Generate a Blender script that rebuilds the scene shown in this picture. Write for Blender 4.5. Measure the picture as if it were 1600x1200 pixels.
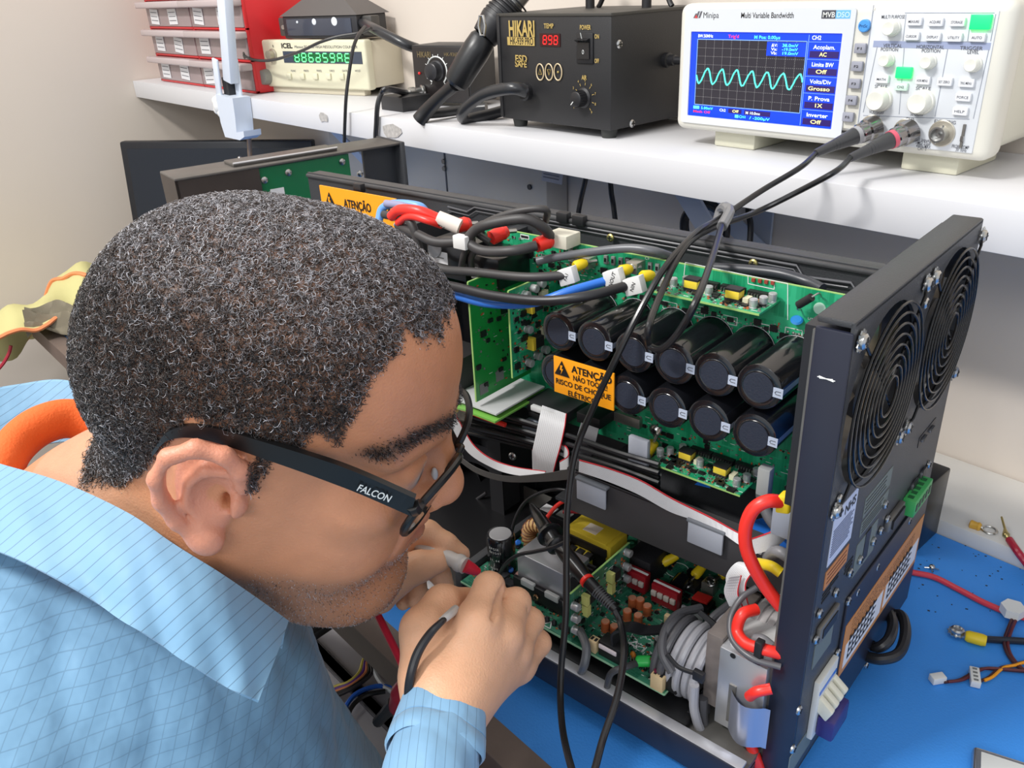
import bpy, bmesh, math, random
import numpy as np
from math import sin, cos, pi, radians, sqrt, atan2
from mathutils import Vector, Matrix
from mathutils.geometry import tessellate_polygon

random.seed(7); RNG = np.random.default_rng(7)
for o in list(bpy.data.objects): bpy.data.objects.remove(o)
SC = bpy.context.scene
COL = SC.collection

# ------------------------------------------------------------------ camera
FPX = 1297.0
PITCH, ROLL, YAW, MANG = radians(26.01), radians(-2.85), radians(49.58), radians(7.54)
CAM = np.array([0.0, 0.0, 1.255])
FW = np.array([-sin(YAW)*cos(PITCH), cos(YAW)*cos(PITCH), -sin(PITCH)])
_r0 = np.array([cos(YAW), sin(YAW), 0.0]); _u0 = np.cross(_r0, FW)
RT = _r0*cos(ROLL)+_u0*sin(ROLL); UP = _u0*cos(ROLL)-_r0*sin(ROLL)
cam_d = bpy.data.cameras.new('camera'); cam = bpy.data.objects.new('camera', cam_d); COL.objects.link(cam)
cam_d.sensor_fit = 'HORIZONTAL'; cam_d.sensor_width = 36.0; cam_d.lens = FPX*36.0/1600.0
cam_d.clip_start = 0.02; cam_d.clip_end = 50
cam.matrix_world = Matrix(((RT[0], UP[0], -FW[0], CAM[0]), (RT[1], UP[1], -FW[1], CAM[1]), (RT[2], UP[2], -FW[2], CAM[2]), (0, 0, 0, 1)))
SC.camera = cam

# ------------------------------------------------------------------ light and exposure
SC.view_settings.view_transform = 'Standard'; SC.view_settings.look = 'None'
SC.view_settings.exposure = 0.0; SC.view_settings.gamma = 1.0
SC.view_settings.use_curve_mapping = False
world = bpy.data.worlds.new('room_light'); SC.world = world; world.use_nodes = True
bg = world.node_tree.nodes['Background']; bg.inputs[0].default_value = (0.93, 0.96, 1.0, 1); bg.inputs[1].default_value = 0.86
def area(name, loc, target, sx, sy, power, col):
    d = bpy.data.lights.new(name, 'AREA'); d.shape = 'RECTANGLE'; d.size = sx; d.size_y = sy; d.energy = power; d.color = col
    o = bpy.data.objects.new(name, d); COL.objects.link(o); o.location = loc
    o.rotation_euler = (Vector(target)-Vector(loc)).to_track_quat('-Z', 'Y').to_euler(); return o
area('ceiling_tube_light', (-0.85, -0.95, 2.62), (-0.45, 0.45, 0.9), 0.50, 0.16, 44, (1.0, 0.975, 0.94))
area('front_fill_light', (0.7, -1.9, 2.4), (-0.4, 0.5, 0.9), 1.4, 0.5, 16, (0.98, 0.99, 1.0))  # added soft fill from behind the camera, standing in for wall bounce
area('ceiling_far_light', (-1.3, -0.2, 2.65), (-1.2, 0.5, 0.9), 0.9, 0.3, 9, (1.0, 0.98, 0.95))

# ------------------------------------------------------------------ coordinates
XM = np.array([cos(MANG), sin(MANG), 0.0]); YM = np.array([-sin(MANG), cos(MANG), 0.0]); ZZ = np.array([0, 0, 1.0])
MS = 0.97                                     # the opened machine: own axes, turned a little on the bench
TZ, SZ = -0.505, -0.165                       # bench top and shelf top below the camera
def ray(x, y): return FW+(RT*(x-800)+UP*(600-y))/FPX
def D(x, y, d): return CAM+ray(x, y)*d        # a point at a given depth
def onp(x, y, n, c):
    r = ray(x, y); return CAM+r*(c/(r@np.array(n, float)))
def RX(x, y, c): return onp(x, y, (1, 0, 0), c)
def RY(x, y, c): return onp(x, y, (0, 1, 0), c)
def RZ(x, y, c): return onp(x, y, (0, 0, 1), c)
def loc_m(p):
    q = (np.array(p)-CAM)/MS; return np.array([q@XM, q@YM, q[2]])
def MX(x, y, c): return loc_m(onp(x, y, XM, c*MS))
def MY(x, y, c): return loc_m(onp(x, y, YM, c*MS))
def MZ(x, y, c): return loc_m(onp(x, y, ZZ, c*MS))
def mw(p): p = np.array(p, float); return CAM+MS*(XM*p[0]+YM*p[1]+ZZ*p[2])

# ------------------------------------------------------------------ materials
MATS = {}
def srgb(c):
    return tuple(((v/255.0)/12.92 if v/255.0 <= 0.04045 else ((v/255.0+0.055)/1.055)**2.4) for v in c)+(1.0,)
def mat(name, rgb, rough=0.5, metal=0.0, bump=0.0, bscale=200, var=0.0, vscale=20, spec=None, emit=None, es=0.0, trans=0.0, alpha=None, coat=0.0, sss=0.0):
    if name in MATS: return MATS[name]
    m = bpy.data.materials.new(name); m.use_nodes = True; nt = m.node_tree; b = nt.nodes['Principled BSDF']
    c = srgb(rgb); b.inputs['Base Color'].default_value = c
    b.inputs['Roughness'].default_value = rough; b.inputs['Metallic'].default_value = metal
    if spec is not None: b.inputs['Specular IOR Level'].default_value = spec
    if emit: b.inputs['Emission Color'].default_value = srgb(emit); b.inputs['Emission Strength'].default_value = es
    if trans: b.inputs['Transmission Weight'].default_value = trans
    if coat: b.inputs['Coat Weight'].default_value = coat
    if alpha is not None: b.inputs['Alpha'].default_value = alpha
    if sss: b.inputs['Subsurface Weight'].default_value = sss; b.inputs['Subsurface Radius'].default_value = (0.006, 0.0025, 0.0012); b.inputs['Subsurface Scale'].default_value = 1.0
    tc = nt.nodes.new('ShaderNodeTexCoord')
    if var:
        n = nt.nodes.new('ShaderNodeTexNoise'); n.inputs['Scale'].default_value = vscale; n.inputs['Detail'].default_value = 5
        nt.links.new(tc.outputs['Object'], n.inputs['Vector'])
        mx = nt.nodes.new('ShaderNodeMix'); mx.data_type = 'RGBA'
        mx.inputs[6].default_value = tuple(max(0, v*(1-var)) for v in c[:3])+(1,); mx.inputs[7].default_value = tuple(min(1, v*(1+var)) for v in c[:3])+(1,)
        nt.links.new(n.outputs['Fac'], mx.inputs[0]); nt.links.new(mx.outputs[2], b.inputs['Base Color'])
    if bump:
        n2 = nt.nodes.new('ShaderNodeTexNoise'); n2.inputs['Scale'].default_value = bscale; n2.inputs['Detail'].default_value = 4
        nt.links.new(tc.outputs['Object'], n2.inputs['Vector'])
        bp = nt.nodes.new('ShaderNodeBump'); bp.inputs['Strength'].default_value = bump; bp.inputs['Distance'].default_value = 0.001
        nt.links.new(n2.outputs['Fac'], bp.inputs['Height']); nt.links.new(bp.outputs['Normal'], b.inputs['Normal'])
    MATS[name] = m; return m

def pcb_mat(name, base, trace):
    if name in MATS: return MATS[name]
    m = bpy.data.materials.new(name); m.use_nodes = True; nt = m.node_tree; b = nt.nodes['Principled BSDF']
    b.inputs['Roughness'].default_value = 0.32
    tc = nt.nodes.new('ShaderNodeTexCoord')
    v = nt.nodes.new('ShaderNodeTexVoronoi'); v.distance = 'CHEBYCHEV'; v.feature = 'F1'; v.inputs['Scale'].default_value = 95
    nt.links.new(tc.outputs['Object'], v.inputs['Vector'])
    w = nt.nodes.new('ShaderNodeTexBrick'); w.inputs['Scale'].default_value = 110; w.inputs['Mortar Size'].default_value = 0.035
    w.inputs['Color1'].default_value = (0, 0, 0, 1); w.inputs['Color2'].default_value = (0.25, 0.25, 0.25, 1); w.inputs['Mortar'].default_value = (1, 1, 1, 1)
    nt.links.new(tc.outputs['Object'], w.inputs['Vector'])
    cr = nt.nodes.new('ShaderNodeValToRGB'); cr.color_ramp.elements[0].position = 0.42; cr.color_ramp.elements[1].position = 0.5
    nt.links.new(v.outputs['Distance'], cr.inputs[0])
    ad = nt.nodes.new('ShaderNodeMix'); ad.data_type = 'RGBA'; ad.blend_type = 'ADD'; ad.inputs[0].default_value = 0.5
    nt.links.new(cr.outputs[0], ad.inputs[6]); nt.links.new(w.outputs['Color'], ad.inputs[7])
    mx = nt.nodes.new('ShaderNodeMix'); mx.data_type = 'RGBA'; mx.inputs[6].default_value = srgb(base); mx.inputs[7].default_value = srgb(trace)
    nt.links.new(ad.outputs[2], mx.inputs[0]); nt.links.new(mx.outputs[2], b.inputs['Base Color'])
    MATS[name] = m; return m

# ------------------------------------------------------------------ mesh builder
def catmull(pts, n=8, closed=False):
    P = [np.array(p, float) for p in pts]
    if len(P) < 3: return P
    if closed: Q = [P[-1]]+P+[P[0], P[1]]
    else: Q = [2*P[0]-P[1]]+P+[2*P[-1]-P[-2]]
    out = []
    for i in range(1, len(Q)-2):
        a, b, c, d = Q[i-1:i+3]
        for k in range(n):
            t = k/n
            out.append(0.5*((2*b)+(-a+c)*t+(2*a-5*b+4*c-d)*t*t+(-a+3*b-3*c+d)*t**3))
    if not closed: out.append(P[-1])
    return out
def nrm(v): v = np.array(v, float); return v/(np.linalg.norm(v)+1e-12)
def basis(d):
    d = nrm(d); a = np.array([0, 0, 1.0]) if abs(d[2]) < 0.9 else np.array([1.0, 0, 0])
    u = nrm(np.cross(a, d)); return u, np.cross(d, u), d
_txt = {}
def text_geo(s, bold=0.0):
    k = (s, bold)
    if k in _txt: return _txt[k]
    cu = bpy.data.curves.new('t', 'FONT'); cu.body = s; cu.size = 1.0; cu.offset = bold; cu.resolution_u = 3; cu.align_x = 'LEFT'
    o = bpy.data.objects.new('t', cu); COL.objects.link(o)
    dg = bpy.context.evaluated_depsgraph_get(); dg.update()
    me = bpy.data.meshes.new_from_object(o.evaluated_get(dg))
    vs = np.array([v.co[:] for v in me.vertices]) if len(me.vertices) else np.zeros((0, 3)); fs = [tuple(p.vertices) for p in me.polygons]
    bpy.data.objects.remove(o); bpy.data.curves.remove(cu); bpy.data.meshes.remove(me)
    _txt[k] = (vs, fs); return _txt[k]

class MB:
    def __init__(s): s.v = []; s.f = []; s.mi = []; s.ms = []; s.O = np.zeros(3); s.B = np.eye(3)
    def frame(s, o, ex, ey, ez): s.O = np.array(o, float); s.B = np.array([ex, ey, ez], float); return s
    def m(s): return s.frame(CAM, XM*MS, YM*MS, ZZ*MS)
    def w(s): return s.frame((0, 0, 0), (1, 0, 0), (0, 1, 0), (0, 0, 1))
    def add(s, vs, fs, mt):
        if mt not in s.ms: s.ms.append(mt)
        k = s.ms.index(mt); n = len(s.v)
        A = np.asarray(vs, float)@s.B+s.O
        s.v += [tuple(p) for p in A]; s.f += [tuple(i+n for i in f) for f in fs]; s.mi += [k]*len(fs); return s
    def box(s, a, b, mt, bev=0.0, seg=2):
        a, b = np.minimum(a, b).astype(float), np.maximum(a, b).astype(float)
        if bev <= 0:
            vs = [(x, y, z) for x in (a[0], b[0]) for y in (a[1], b[1]) for z in (a[2], b[2])]
            return s.add(vs, [(0, 1, 3, 2), (4, 6, 7, 5), (0, 4, 5, 1), (2, 3, 7, 6), (0, 2, 6, 4), (1, 5, 7, 3)], mt)
        bm = bmesh.new(); bmesh.ops.create_cube(bm, size=1.0)
        for v in bm.verts: v.co = [(a[i]+b[i])/2+v.co[i]*(b[i]-a[i]) for i in range(3)]
        bev = min(bev, min(b-a)*0.49)
        bmesh.ops.bevel(bm, geom=list(bm.edges), offset=bev, segments=seg, affect='EDGES', profile=0.5)
        bm.verts.index_update(); vs = [v.co[:] for v in bm.verts]; fs = [tuple(v.index for v in f.verts) for f in bm.faces]; bm.free()
        return s.add(vs, fs, mt)
    def obox(s, c, ex, ey, ez, mt, bev=0.0, seg=2):      # box by centre and three half-axis vectors
        ex, ey, ez = (np.array(q, float) for q in (ex, ey, ez)); l = [np.linalg.norm(q) for q in (ex, ey, ez)]
        t = MB(); t.box([-q for q in l], l, mt, bev, seg)
        A = np.array(t.v)@np.array([nrm(ex), nrm(ey), nrm(ez)])+np.array(c, float); return s.add(A, t.f, mt)
    def tube(s, pts, r, mt, n=8, smooth=8, closed=False, caps=True, r2=None):
        P = catmull(pts, smooth, closed) if smooth else [np.array(p, float) for p in pts]
        K = len(P); rs = np.interp(np.linspace(0, 1, K), np.linspace(0, 1, len(r)), r) if hasattr(r, '__len__') else np.full(K, r)
        T = [nrm(P[(i+1) % K]-P[i-1]) if closed else nrm(P[min(i+1, K-1)]-P[max(i-1, 0)]) for i in range(K)]
        u, v, _ = basis(T[0]); vs = []; fs = []
        for i in range(K):
            u = nrm(u-T[i]*(u@T[i])); v = np.cross(T[i], u)
            for k in range(n):
                a = 2*pi*k/n; vs.append(P[i]+(u*cos(a)+v*sin(a)*(r2 or 1.0))*rs[i])
        for i in range(K if closed else K-1):
            for k in range(n):
                j = (i+1) % K; fs.append((i*n+k, i*n+(k+1) % n, j*n+(k+1) % n, j*n+k))
        if caps and not closed: fs.append(tuple(range(n-1, -1, -1))); fs.append(tuple((K-1)*n+k for k in range(n)))
        return s.add(vs, fs, mt)
    def cyl(s, a, b, r, mt, r2=None, n=16): return s.tube([a, b], [r, r if r2 is None else r2], mt, n=n, smooth=0)
    def lathe(s, o, d, prof, mt, n=24, x=None):           # prof: (distance along d, radius)
        u, v, d = basis(d)
        if x is not None: u = nrm(np.array(x)-d*(np.array(x)@d)); v = np.cross(d, u)
        o = np.array(o, float); vs = []; fs = []; K = len(prof)
        for h, r in prof:
            for k in range(n): a = 2*pi*k/n; vs.append(o+d*h+(u*cos(a)+v*sin(a))*max(r, 1e-6))
        for i in range(K-1):
            for k in range(n): fs.append((i*n+k, i*n+(k+1) % n, (i+1)*n+(k+1) % n, (i+1)*n+k))
        fs.append(tuple(range(n-1, -1, -1))); fs.append(tuple((K-1)*n+k for k in range(n)))
        return s.add(vs, fs, mt)
    def prism(s, o, ex, ey, pts, h, mt, holes=()):         # outline in (ex, ey), pushed h along ex x ey
        ex, ey = np.array(ex, float), np.array(ey, float); ez = nrm(np.cross(ex, ey))*h; o = np.array(o, float)
        loops = [list(pts)]+[list(q) for q in holes]; flat = [p for l in loops for p in l]; n = len(flat)
        tri = tessellate_polygon([[Vector((p[0], p[1], 0)) for p in l] for l in loops])
        vs = [o+ex*p[0]+ey*p[1] for p in flat]+[o+ex*p[0]+ey*p[1]+ez for p in flat]
        fs = [(a, b, c) for a, b, c in tri]+[(c+n, b+n, a+n) for a, b, c in tri]; k = 0
        for l in loops:
            L = len(l)
            for i in range(L): j = (i+1) % L; fs.append((k+i, k+j, k+j+n, k+i+n))
            k += L
        return s.add(vs, fs, mt)
    def poly(s, pts, h, mt):                               # thin plate from four (or more) 3-D corners
        P = [np.array(p, float) for p in pts]; n = nrm(np.cross(P[1]-P[0], P[2]-P[0]))*h; L = len(P)
        return s.add(P+[p+n for p in P], [tuple(range(L-1, -1, -1)), tuple(range(L, 2*L))]+[(i, (i+1) % L, (i+1) % L+L, i+L) for i in range(L)], mt)
    def sph(s, c, r, mt, n=12, sc=(1, 1, 1)):
        K = max(6, n//2); vs = []; fs = []
        for i in range(K+1):
            t = pi*i/K
            for k in range(n): a = 2*pi*k/n; vs.append((c[0]+r*sc[0]*sin(t)*cos(a), c[1]+r*sc[1]*sin(t)*sin(a), c[2]+r*sc[2]*cos(t)))
        for i in range(K):
            for k in range(n): fs.append((i*n+k, (i+1)*n+k, (i+1)*n+(k+1) % n, i*n+(k+1) % n))
        return s.add(vs, fs, mt)
    def ribbon(s, pts, wd, th, mt, smooth=6):              # flat band: centre line, width vectors
        P = catmull(pts, smooth); Wd = catmull(wd, smooth) if len(wd) == len(pts) and len(wd) > 1 else [np.array(wd[0], float)]*len(P)
        vs = []; fs = []; K = len(P)
        for i in range(K):
            t = nrm(P[min(i+1, K-1)]-P[max(i-1, 0)]); w = Wd[i]; nn = nrm(np.cross(t, w))*th/2
            vs += [P[i]-w/2-nn, P[i]+w/2-nn, P[i]+w/2+nn, P[i]-w/2+nn]
        for i in range(K-1):
            for k in range(4): fs.append((i*4+k, i*4+(k+1) % 4, (i+1)*4+(k+1) % 4, (i+1)*4+k))
        fs += [(3, 2, 1, 0), tuple((K-1)*4+k for k in range(4))]
        return s.add(vs, fs, mt)
    def text(s, txt, o, ex, ey, size, mt, bold=0.0, fit=None, center=False, sx=1.0):
        vs, fs = text_geo(txt, bold)
        if not len(vs): return s
        vs = vs.copy(); w = vs[:, 0].max()-vs[:, 0].min()
        if fit: sx = fit/(w*size)
        if center: vs[:, 0] -= vs[:, 0].min()+w/2; vs[:, 1] -= (vs[:, 1].max()+vs[:, 1].min())/2
        ex, ey = nrm(ex), nrm(ey); A = np.array(o, float)+np.outer(vs[:, 0]*size*sx, ex)+np.outer(vs[:, 1]*size, ey)
        return s.add(A, fs, mt)
    def build(s, name, parent=None, label=None, cat=None, group=None, kind=None, ang=35, smooth=True):
        A = np.array(s.v, float); loc = np.zeros(3)
        if parent is not None:
            q = parent; loc = np.zeros(3)
            while q is not None: loc += np.array(q.location[:]); q = q.parent
            off = loc; oloc = np.zeros(3)
        else:
            off = np.array([(A[:, 0].min()+A[:, 0].max())/2, (A[:, 1].min()+A[:, 1].max())/2, A[:, 2].min()]); oloc = off
        A = A-off
        me = bpy.data.meshes.new(name); me.from_pydata([tuple(p) for p in A], [], s.f)
        for mt in s.ms: me.materials.append(mt)
        me.polygons.foreach_set('material_index', s.mi); me.update()
        bm = bmesh.new(); bm.from_mesh(me); bmesh.ops.recalc_face_normals(bm, faces=bm.faces); bm.to_mesh(me); bm.free()
        if smooth: me.shade_smooth(); me.set_sharp_from_angle(angle=radians(ang))
        o = bpy.data.objects.new(name, me); COL.objects.link(o); o.location = oloc
        if parent is not None: o.parent = parent
        tag(o, label, cat, group, kind); return o
def tag(o, label=None, cat=None, group=None, kind=None):
    if label: o['label'] = label
    if cat: o['category'] = cat
    if group: o['group'] = group
    if kind: o['kind'] = kind
    return o
def empty(name, loc, label, cat, group=None):
    o = bpy.data.objects.new(name, None); o.empty_display_size = 0.02; COL.objects.link(o); o.location = tuple(loc)
    return tag(o, label, cat, group)
def ngon(c, r, n=32, a0=0): return [(c[0]+r*cos(2*pi*k/n+a0), c[1]+r*sin(2*pi*k/n+a0)) for k in range(n)]

BLACK = mat('black_plastic', (30, 30, 33), 0.45)
RUB = mat('black_cable_rubber', (33, 33, 36), 0.38)
GREYW = mat('grey_cable', (120, 120, 124), 0.4)
CHAS = mat('black_powder_coat', (56, 57, 60), 0.45, 0.0, bump=0.25, bscale=900, var=0.12, vscale=30)
CHASN = mat('navy_black_steel', (30, 33, 48), 0.42, 0.0, var=0.15, vscale=25)
STEEL = mat('zinc_steel', (190, 190, 188), 0.28, 1.0)
DSTEEL = mat('dull_grey_steel', (120, 118, 114), 0.5, 0.6, var=0.3, vscale=60)
ALU = mat('brushed_aluminium', (205, 206, 210), 0.35, 0.75, var=0.06, vscale=40)
WHITE = mat('white_plastic', (228, 228, 226), 0.45)
PAPER = mat('white_paper_label', (222, 222, 224), 0.6)
RED = mat('red_cable', (228, 48, 38), 0.35)
YEL = mat('yellow_sleeve', (226, 196, 30), 0.45)
BLUEW = mat('blue_cable', (42, 110, 205), 0.35)
ORANGE = mat('orange_label', (244, 158, 18), 0.5)
INK = mat('black_ink', (18, 16, 16), 0.6)
WINK = mat('white_ink', (225, 228, 225), 0.6)
# ================================================================== room
WALL = mat('painted_wall', (207, 197, 186), 0.85, bump=0.15, bscale=60, var=0.03, vscale=3)
def tube_free(): pass
YW = 0.86
m = MB(); m.box((-2.01, YW, 0), (1.6, YW+0.1, 2.75), WALL); m.build('wall_back', kind='structure')
m = MB(); m.box((-2.11, -2.2, 0), (-2.01, YW, 2.75), WALL); m.build('wall_left', kind='structure')
m = MB(); m.box((-2.11, -2.2, -0.05), (1.6, YW+0.1, 0), mat('grey_floor_tile', (120, 116, 110), 0.6, var=0.1, vscale=6)); m.build('floor', kind='structure')

# bench with blue mat, wooden edge and white back ledge
bz = CAM[2]+TZ
BX0, BX1, BY0, BY1 = -1.60, 0.95, 0.255, YW-0.002
bench = empty('workbench', (-0.3, 0.5, 0.0), 'long workbench with wooden front edge under a bright blue mat', 'workbench')
m = MB(); m.box((BX0, BY0, bz-0.030), (BX1, BY1, bz-0.002), mat('bench_board', (150, 140, 128), 0.6, var=0.1, vscale=30)); m.build('bench_top', bench)
EDG = mat('brown_edge_band', (96, 78, 70), 0.45, var=0.25, vscale=40)
m = MB(); m.box((BX0, BY0-0.003, bz-0.030), (BX1, BY0, bz-0.001), EDG); m.box((BX0-0.003, BY0-0.003, bz-0.030), (BX0, BY1, bz-0.001), EDG)
m.box((BX0, BY0-0.003, bz-0.001), (BX1, BY0+0.022, bz+0.0005), mat('grey_brown_laminate', (112, 98, 90), 0.5, var=0.2, vscale=50)); m.build('edge_strip', bench)
for xx in (BX0+0.06, -0.2, BX1-0.08):
    for yy in (BY0+0.06, BY1-0.08):
        m = MB(); m.box((xx-0.025, yy-0.025, 0), (xx+0.025, yy+0.025, bz-0.030), DSTEEL); m.build('leg', bench)
MATB = mat('blue_mat', (64, 146, 232), 0.5, bump=0.3, bscale=500, var=0.07, vscale=4, spec=0.35)
m = MB(); m.box((BX0+0.002, BY0+0.022, bz-0.002), (BX1, 0.735, bz+0.0), MATB); m.build('blue_bench_mat', label='bright blue rubber mat covering the whole workbench top', cat='mat')
LEDG = mat('white_ledge', (224, 222, 216), 0.55, var=0.04, vscale=20)
m = MB(); m.box((-0.60, 0.736, bz-0.002), (BX1, YW-0.002, bz+0.016), LEDG, 0.001); m.build('back_ledge', label='low white ledge strip at the back of the bench against the wall', cat='ledge')

# shelf
SHW = mat('white_laminate', (212, 212, 215), 0.42, var=0.02, vscale=8)
sz = CAM[2]+SZ
sh = empty('wall_shelf', (-0.4, 0.75, sz-0.035), 'long white laminate wall shelf carrying the instruments', 'shelf')
m = MB(); m.box((-2.008, 0.657, sz-0.034), (1.0, YW-0.001, sz), SHW, 0.0008); m.build('shelf_board', sh)
# chips in the laminate
m = MB()
for (px, py, s_) in ((505, 183, 0.011), (612, 205, 0.018)):
    c = RY(px, py, 0.6565); n = 9
    pts = [(s_*(0.8+0.5*random.random())*cos(2*pi*k/n)*1.3, s_*(0.5+0.5*random.random())*sin(2*pi*k/n)*0.9) for k in range(n)]
    m.prism(c, (1, 0, 0), (0, 0, 1), pts, 0.0006, mat('chip_board', (176, 172, 168), 0.8, var=0.5, vscale=200)); m.build('chipped_edge', sh); m = MB()
# grey steel brackets below the shelf
BRK = mat('grey_bracket_steel', (172, 178, 190), 0.5)
def bracket(xc):
    b = MB(); yb = YW-0.002
    b.box((xc-0.016, yb-0.004, sz-0.32), (xc+0.016, yb, sz-0.035), BRK)
    b.box((xc-0.016, 0.69, sz-0.039), (xc+0.016, yb, sz-0.035), BRK)
    b.obox((xc, (0.70+yb)/2, sz-0.035-(yb-0.70)*0.5*1.15), (0.016, 0, 0), (0, (yb-0.70)/2, -(yb-0.70)/2*1.15), (0, 0.0012, 0.001), BRK)
    return b
bracket(RY(1190, 360, YW)[0]-0.0).build('shelf_bracket', sh, 'grey triangular shelf bracket')
bracket(-1.25).build('shelf_bracket', sh, 'grey triangular shelf bracket')
# diagonal flat bar seen under the shelf
m = MB(); a_, b_ = RY(1095, 300, YW-0.03), RY(1180, 385, YW-0.012)
m.obox((a_+b_)/2, (b_-a_)/2*1.25, nrm(np.cross((b_-a_), (0, 1, 0)))*0.012, (0, 0.001, 0), BRK); m.build('brace_bar', sh)

# grey steel cabinet side leaning under the shelf
GP = mat('grey_cabinet_paint', (176, 172, 166), 0.55, var=0.03, vscale=10)
cab = empty('grey_metal_cabinet', (-1.0, 0.83, bz), 'pale grey sheet metal cabinet standing against the wall under the shelf', 'cabinet')
m = MB(); m.box((-1.46, 0.815, bz), (-0.86, YW-0.003, sz-0.045), GP, 0.002); m.build('body', cab)
p = RY(697, 270, 0.815); m = MB(); m.box((p[0]-0.0015, 0.8138, bz), (p[0]+0.0015, 0.8155, sz-0.046), mat('seam_dark', (70, 72, 78), 0.7))
for q in ((695, 263), (699, 318), (694, 252)): c = RY(q[0], q[1], 0.8135); m.cyl(c, c+np.array([0, -0.003, 0]), 0.004, DSTEEL, n=10)
m.build('side_seam', cab)
m = MB()
for q in ((828, 292), (823, 324)): c = RY(q[0], q[1], 0.8135); m.cyl(c, c+np.array([0, -0.002, 0]), 0.004, BLACK, n=10)
m.build('screw', cab)
m = MB(); a_ = [RY(*q, 0.8145) for q in ((848, 260), (880, 266), (878, 289), (846, 282))]; m.poly(a_, 0.0008, mat('grey_sticker', (158, 158, 166), 0.6))
for k in range(3):
    f0 = a_[0]*(0.75-0.22*k)+a_[3]*(0.25+0.22*k); f1 = a_[1]*(0.75-0.22*k)+a_[2]*(0.25+0.22*k)
    m.tube([f0*0.9+f1*0.1-np.array([0, 0.0012, 0]), f0*0.15+f1*0.85-np.array([0, 0.0012, 0])], 0.0006, mat('grey_print', (110, 110, 116), 0.7), n=4, smooth=0)
m.build('rating_label', cab)
# ================================================================== opened inverter
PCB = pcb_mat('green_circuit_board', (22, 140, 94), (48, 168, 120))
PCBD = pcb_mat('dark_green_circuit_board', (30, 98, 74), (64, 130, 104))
PCBE = mat('board_edge', (150, 190, 110), 0.6)
SOLD = mat('solder_tin', (185, 185, 180), 0.3, 0.9)
CHIP = mat('chip_black', (20, 20, 22), 0.5)
GCH = mat('chip_resistor_grey', (120, 122, 120), 0.6)
CAPB = mat('capacitor_sleeve', (20, 21, 25), 0.2, coat=0.6)
CAPT = mat('capacitor_top', (36, 42, 56), 0.55, bump=0.3, bscale=700)
CAPR = mat('capacitor_rim', (70, 74, 84), 0.3)
CSIL = mat('electrolytic_silver', (196, 196, 198), 0.35, 0.5)
CREAM = mat('cream_plastic', (216, 190, 146), 0.5)
TAPE = mat('yellow_tape', (228, 200, 62), 0.3, var=0.1, vscale=80, coat=0.4)
FERR = mat('ferrite_dark', (34, 32, 34), 0.55)
FLATG = mat('ribbon_grey', (206, 206, 208), 0.5)
FLATR = mat('ribbon_red_edge', (190, 40, 50), 0.5)
COP = mat('orange_capacitor', (176, 92, 52), 0.4)
DRED = mat('dark_red_component', (138, 24, 34), 0.35)
inv = empty('open_inverter', mw((-0.4, 0.47, -0.5)), 'large black inverter lying open on the blue mat with circuit boards exposed', 'electronic equipment')
def MBm(): return MB().m()
def scr(parent, p, d, r=0.0042, name='screw', mt=None, washer=True):
    m = MBm(); p = np.array(p, float); d = nrm(d); mt = mt or STEEL; u, v, _ = basis(d)
    if washer:
        pts = [(cos(2*pi*k/24)*r*(1.45 if k % 2 else 1.15), sin(2*pi*k/24)*r*(1.45 if k % 2 else 1.15)) for k in range(24)]
        m.prism(p, u, v, pts, 0.0008, mt)
    m.lathe(p, d, [(0.0006, r), (r*0.5, r), (r*0.75, r*0.7), (r*0.8, 0.0)], mt, n=14)
    q = p+d*r*0.78
    m.obox(q, u*r*0.6, v*r*0.13, d*0.0003, BLACK); m.obox(q, v*r*0.6, u*r*0.13, d*0.0003, BLACK)
    return m.build(name, parent)

# --- side panel with two fans
XP, Y0, Y1, Z0, Z1 = -0.128, 0.402, 0.637, -0.500, -0.164
def yz(px, py): q = MX(px, py, XP); return np.array([q[1], q[2]])
f1 = [yz(*q) for q in ((1349, 539), (1438, 461), (1396, 677), (1310, 774))]; f2 = [yz(*q) for q in ((1462, 442), (1525, 385), (1483, 577), (1420, 651))]
c1 = sum(f1)/4; c2 = sum(f2)/4
c2 = np.array([c2[0], (c1[1]+c2[1])/2]); c1 = np.array([c1[0], c2[1]]); FR = 0.056
m = MBm()
m.prism((XP-0.002, 0, 0), (0, 1, 0), (0, 0, 1), [(Y0, Z0), (Y1, Z0), (Y1, Z1), (Y0, Z1)], 0.002, CHAS, holes=[ngon(c1, FR, 40), ngon(c2, FR, 40)])
m.box((XP-0.020, Y0, Z1-0.003), (XP, Y1, Z1+0.001), CHAS, 0.0012); m.box((XP-0.020, Y0-0.001, Z0), (XP, Y0+0.002, Z1-0.005), CHASN, 0.001)
m.box((XP-0.020, Y1-0.002, Z0), (XP, Y1, Z1), CHAS, 0.001); m.box((XP-0.020, Y0, Z0-0.001), (XP, Y1, Z0+0.002), CHAS)
m.box((XP-0.022, Y0+0.002, Z0), (XP-0.020, Y0+0.010, Z1-0.008), DSTEEL)
side = m.build('side_panel', inv)
m = MBm(); c = MY(1292, 592, Y0-0.001)
for k in range(7):
    a = random.uniform(-0.3, 0.3); l = random.uniform(0.001, 0.005); m.tube([c+np.array([-l*cos(a)-0.0005, -0.0003, l*sin(a)]), c+np.array([l*cos(a), -0.0003, -l*sin(a)])], 0.0003, WINK, n=4, smooth=0)
m.build('paint_scratch', side)
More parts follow.
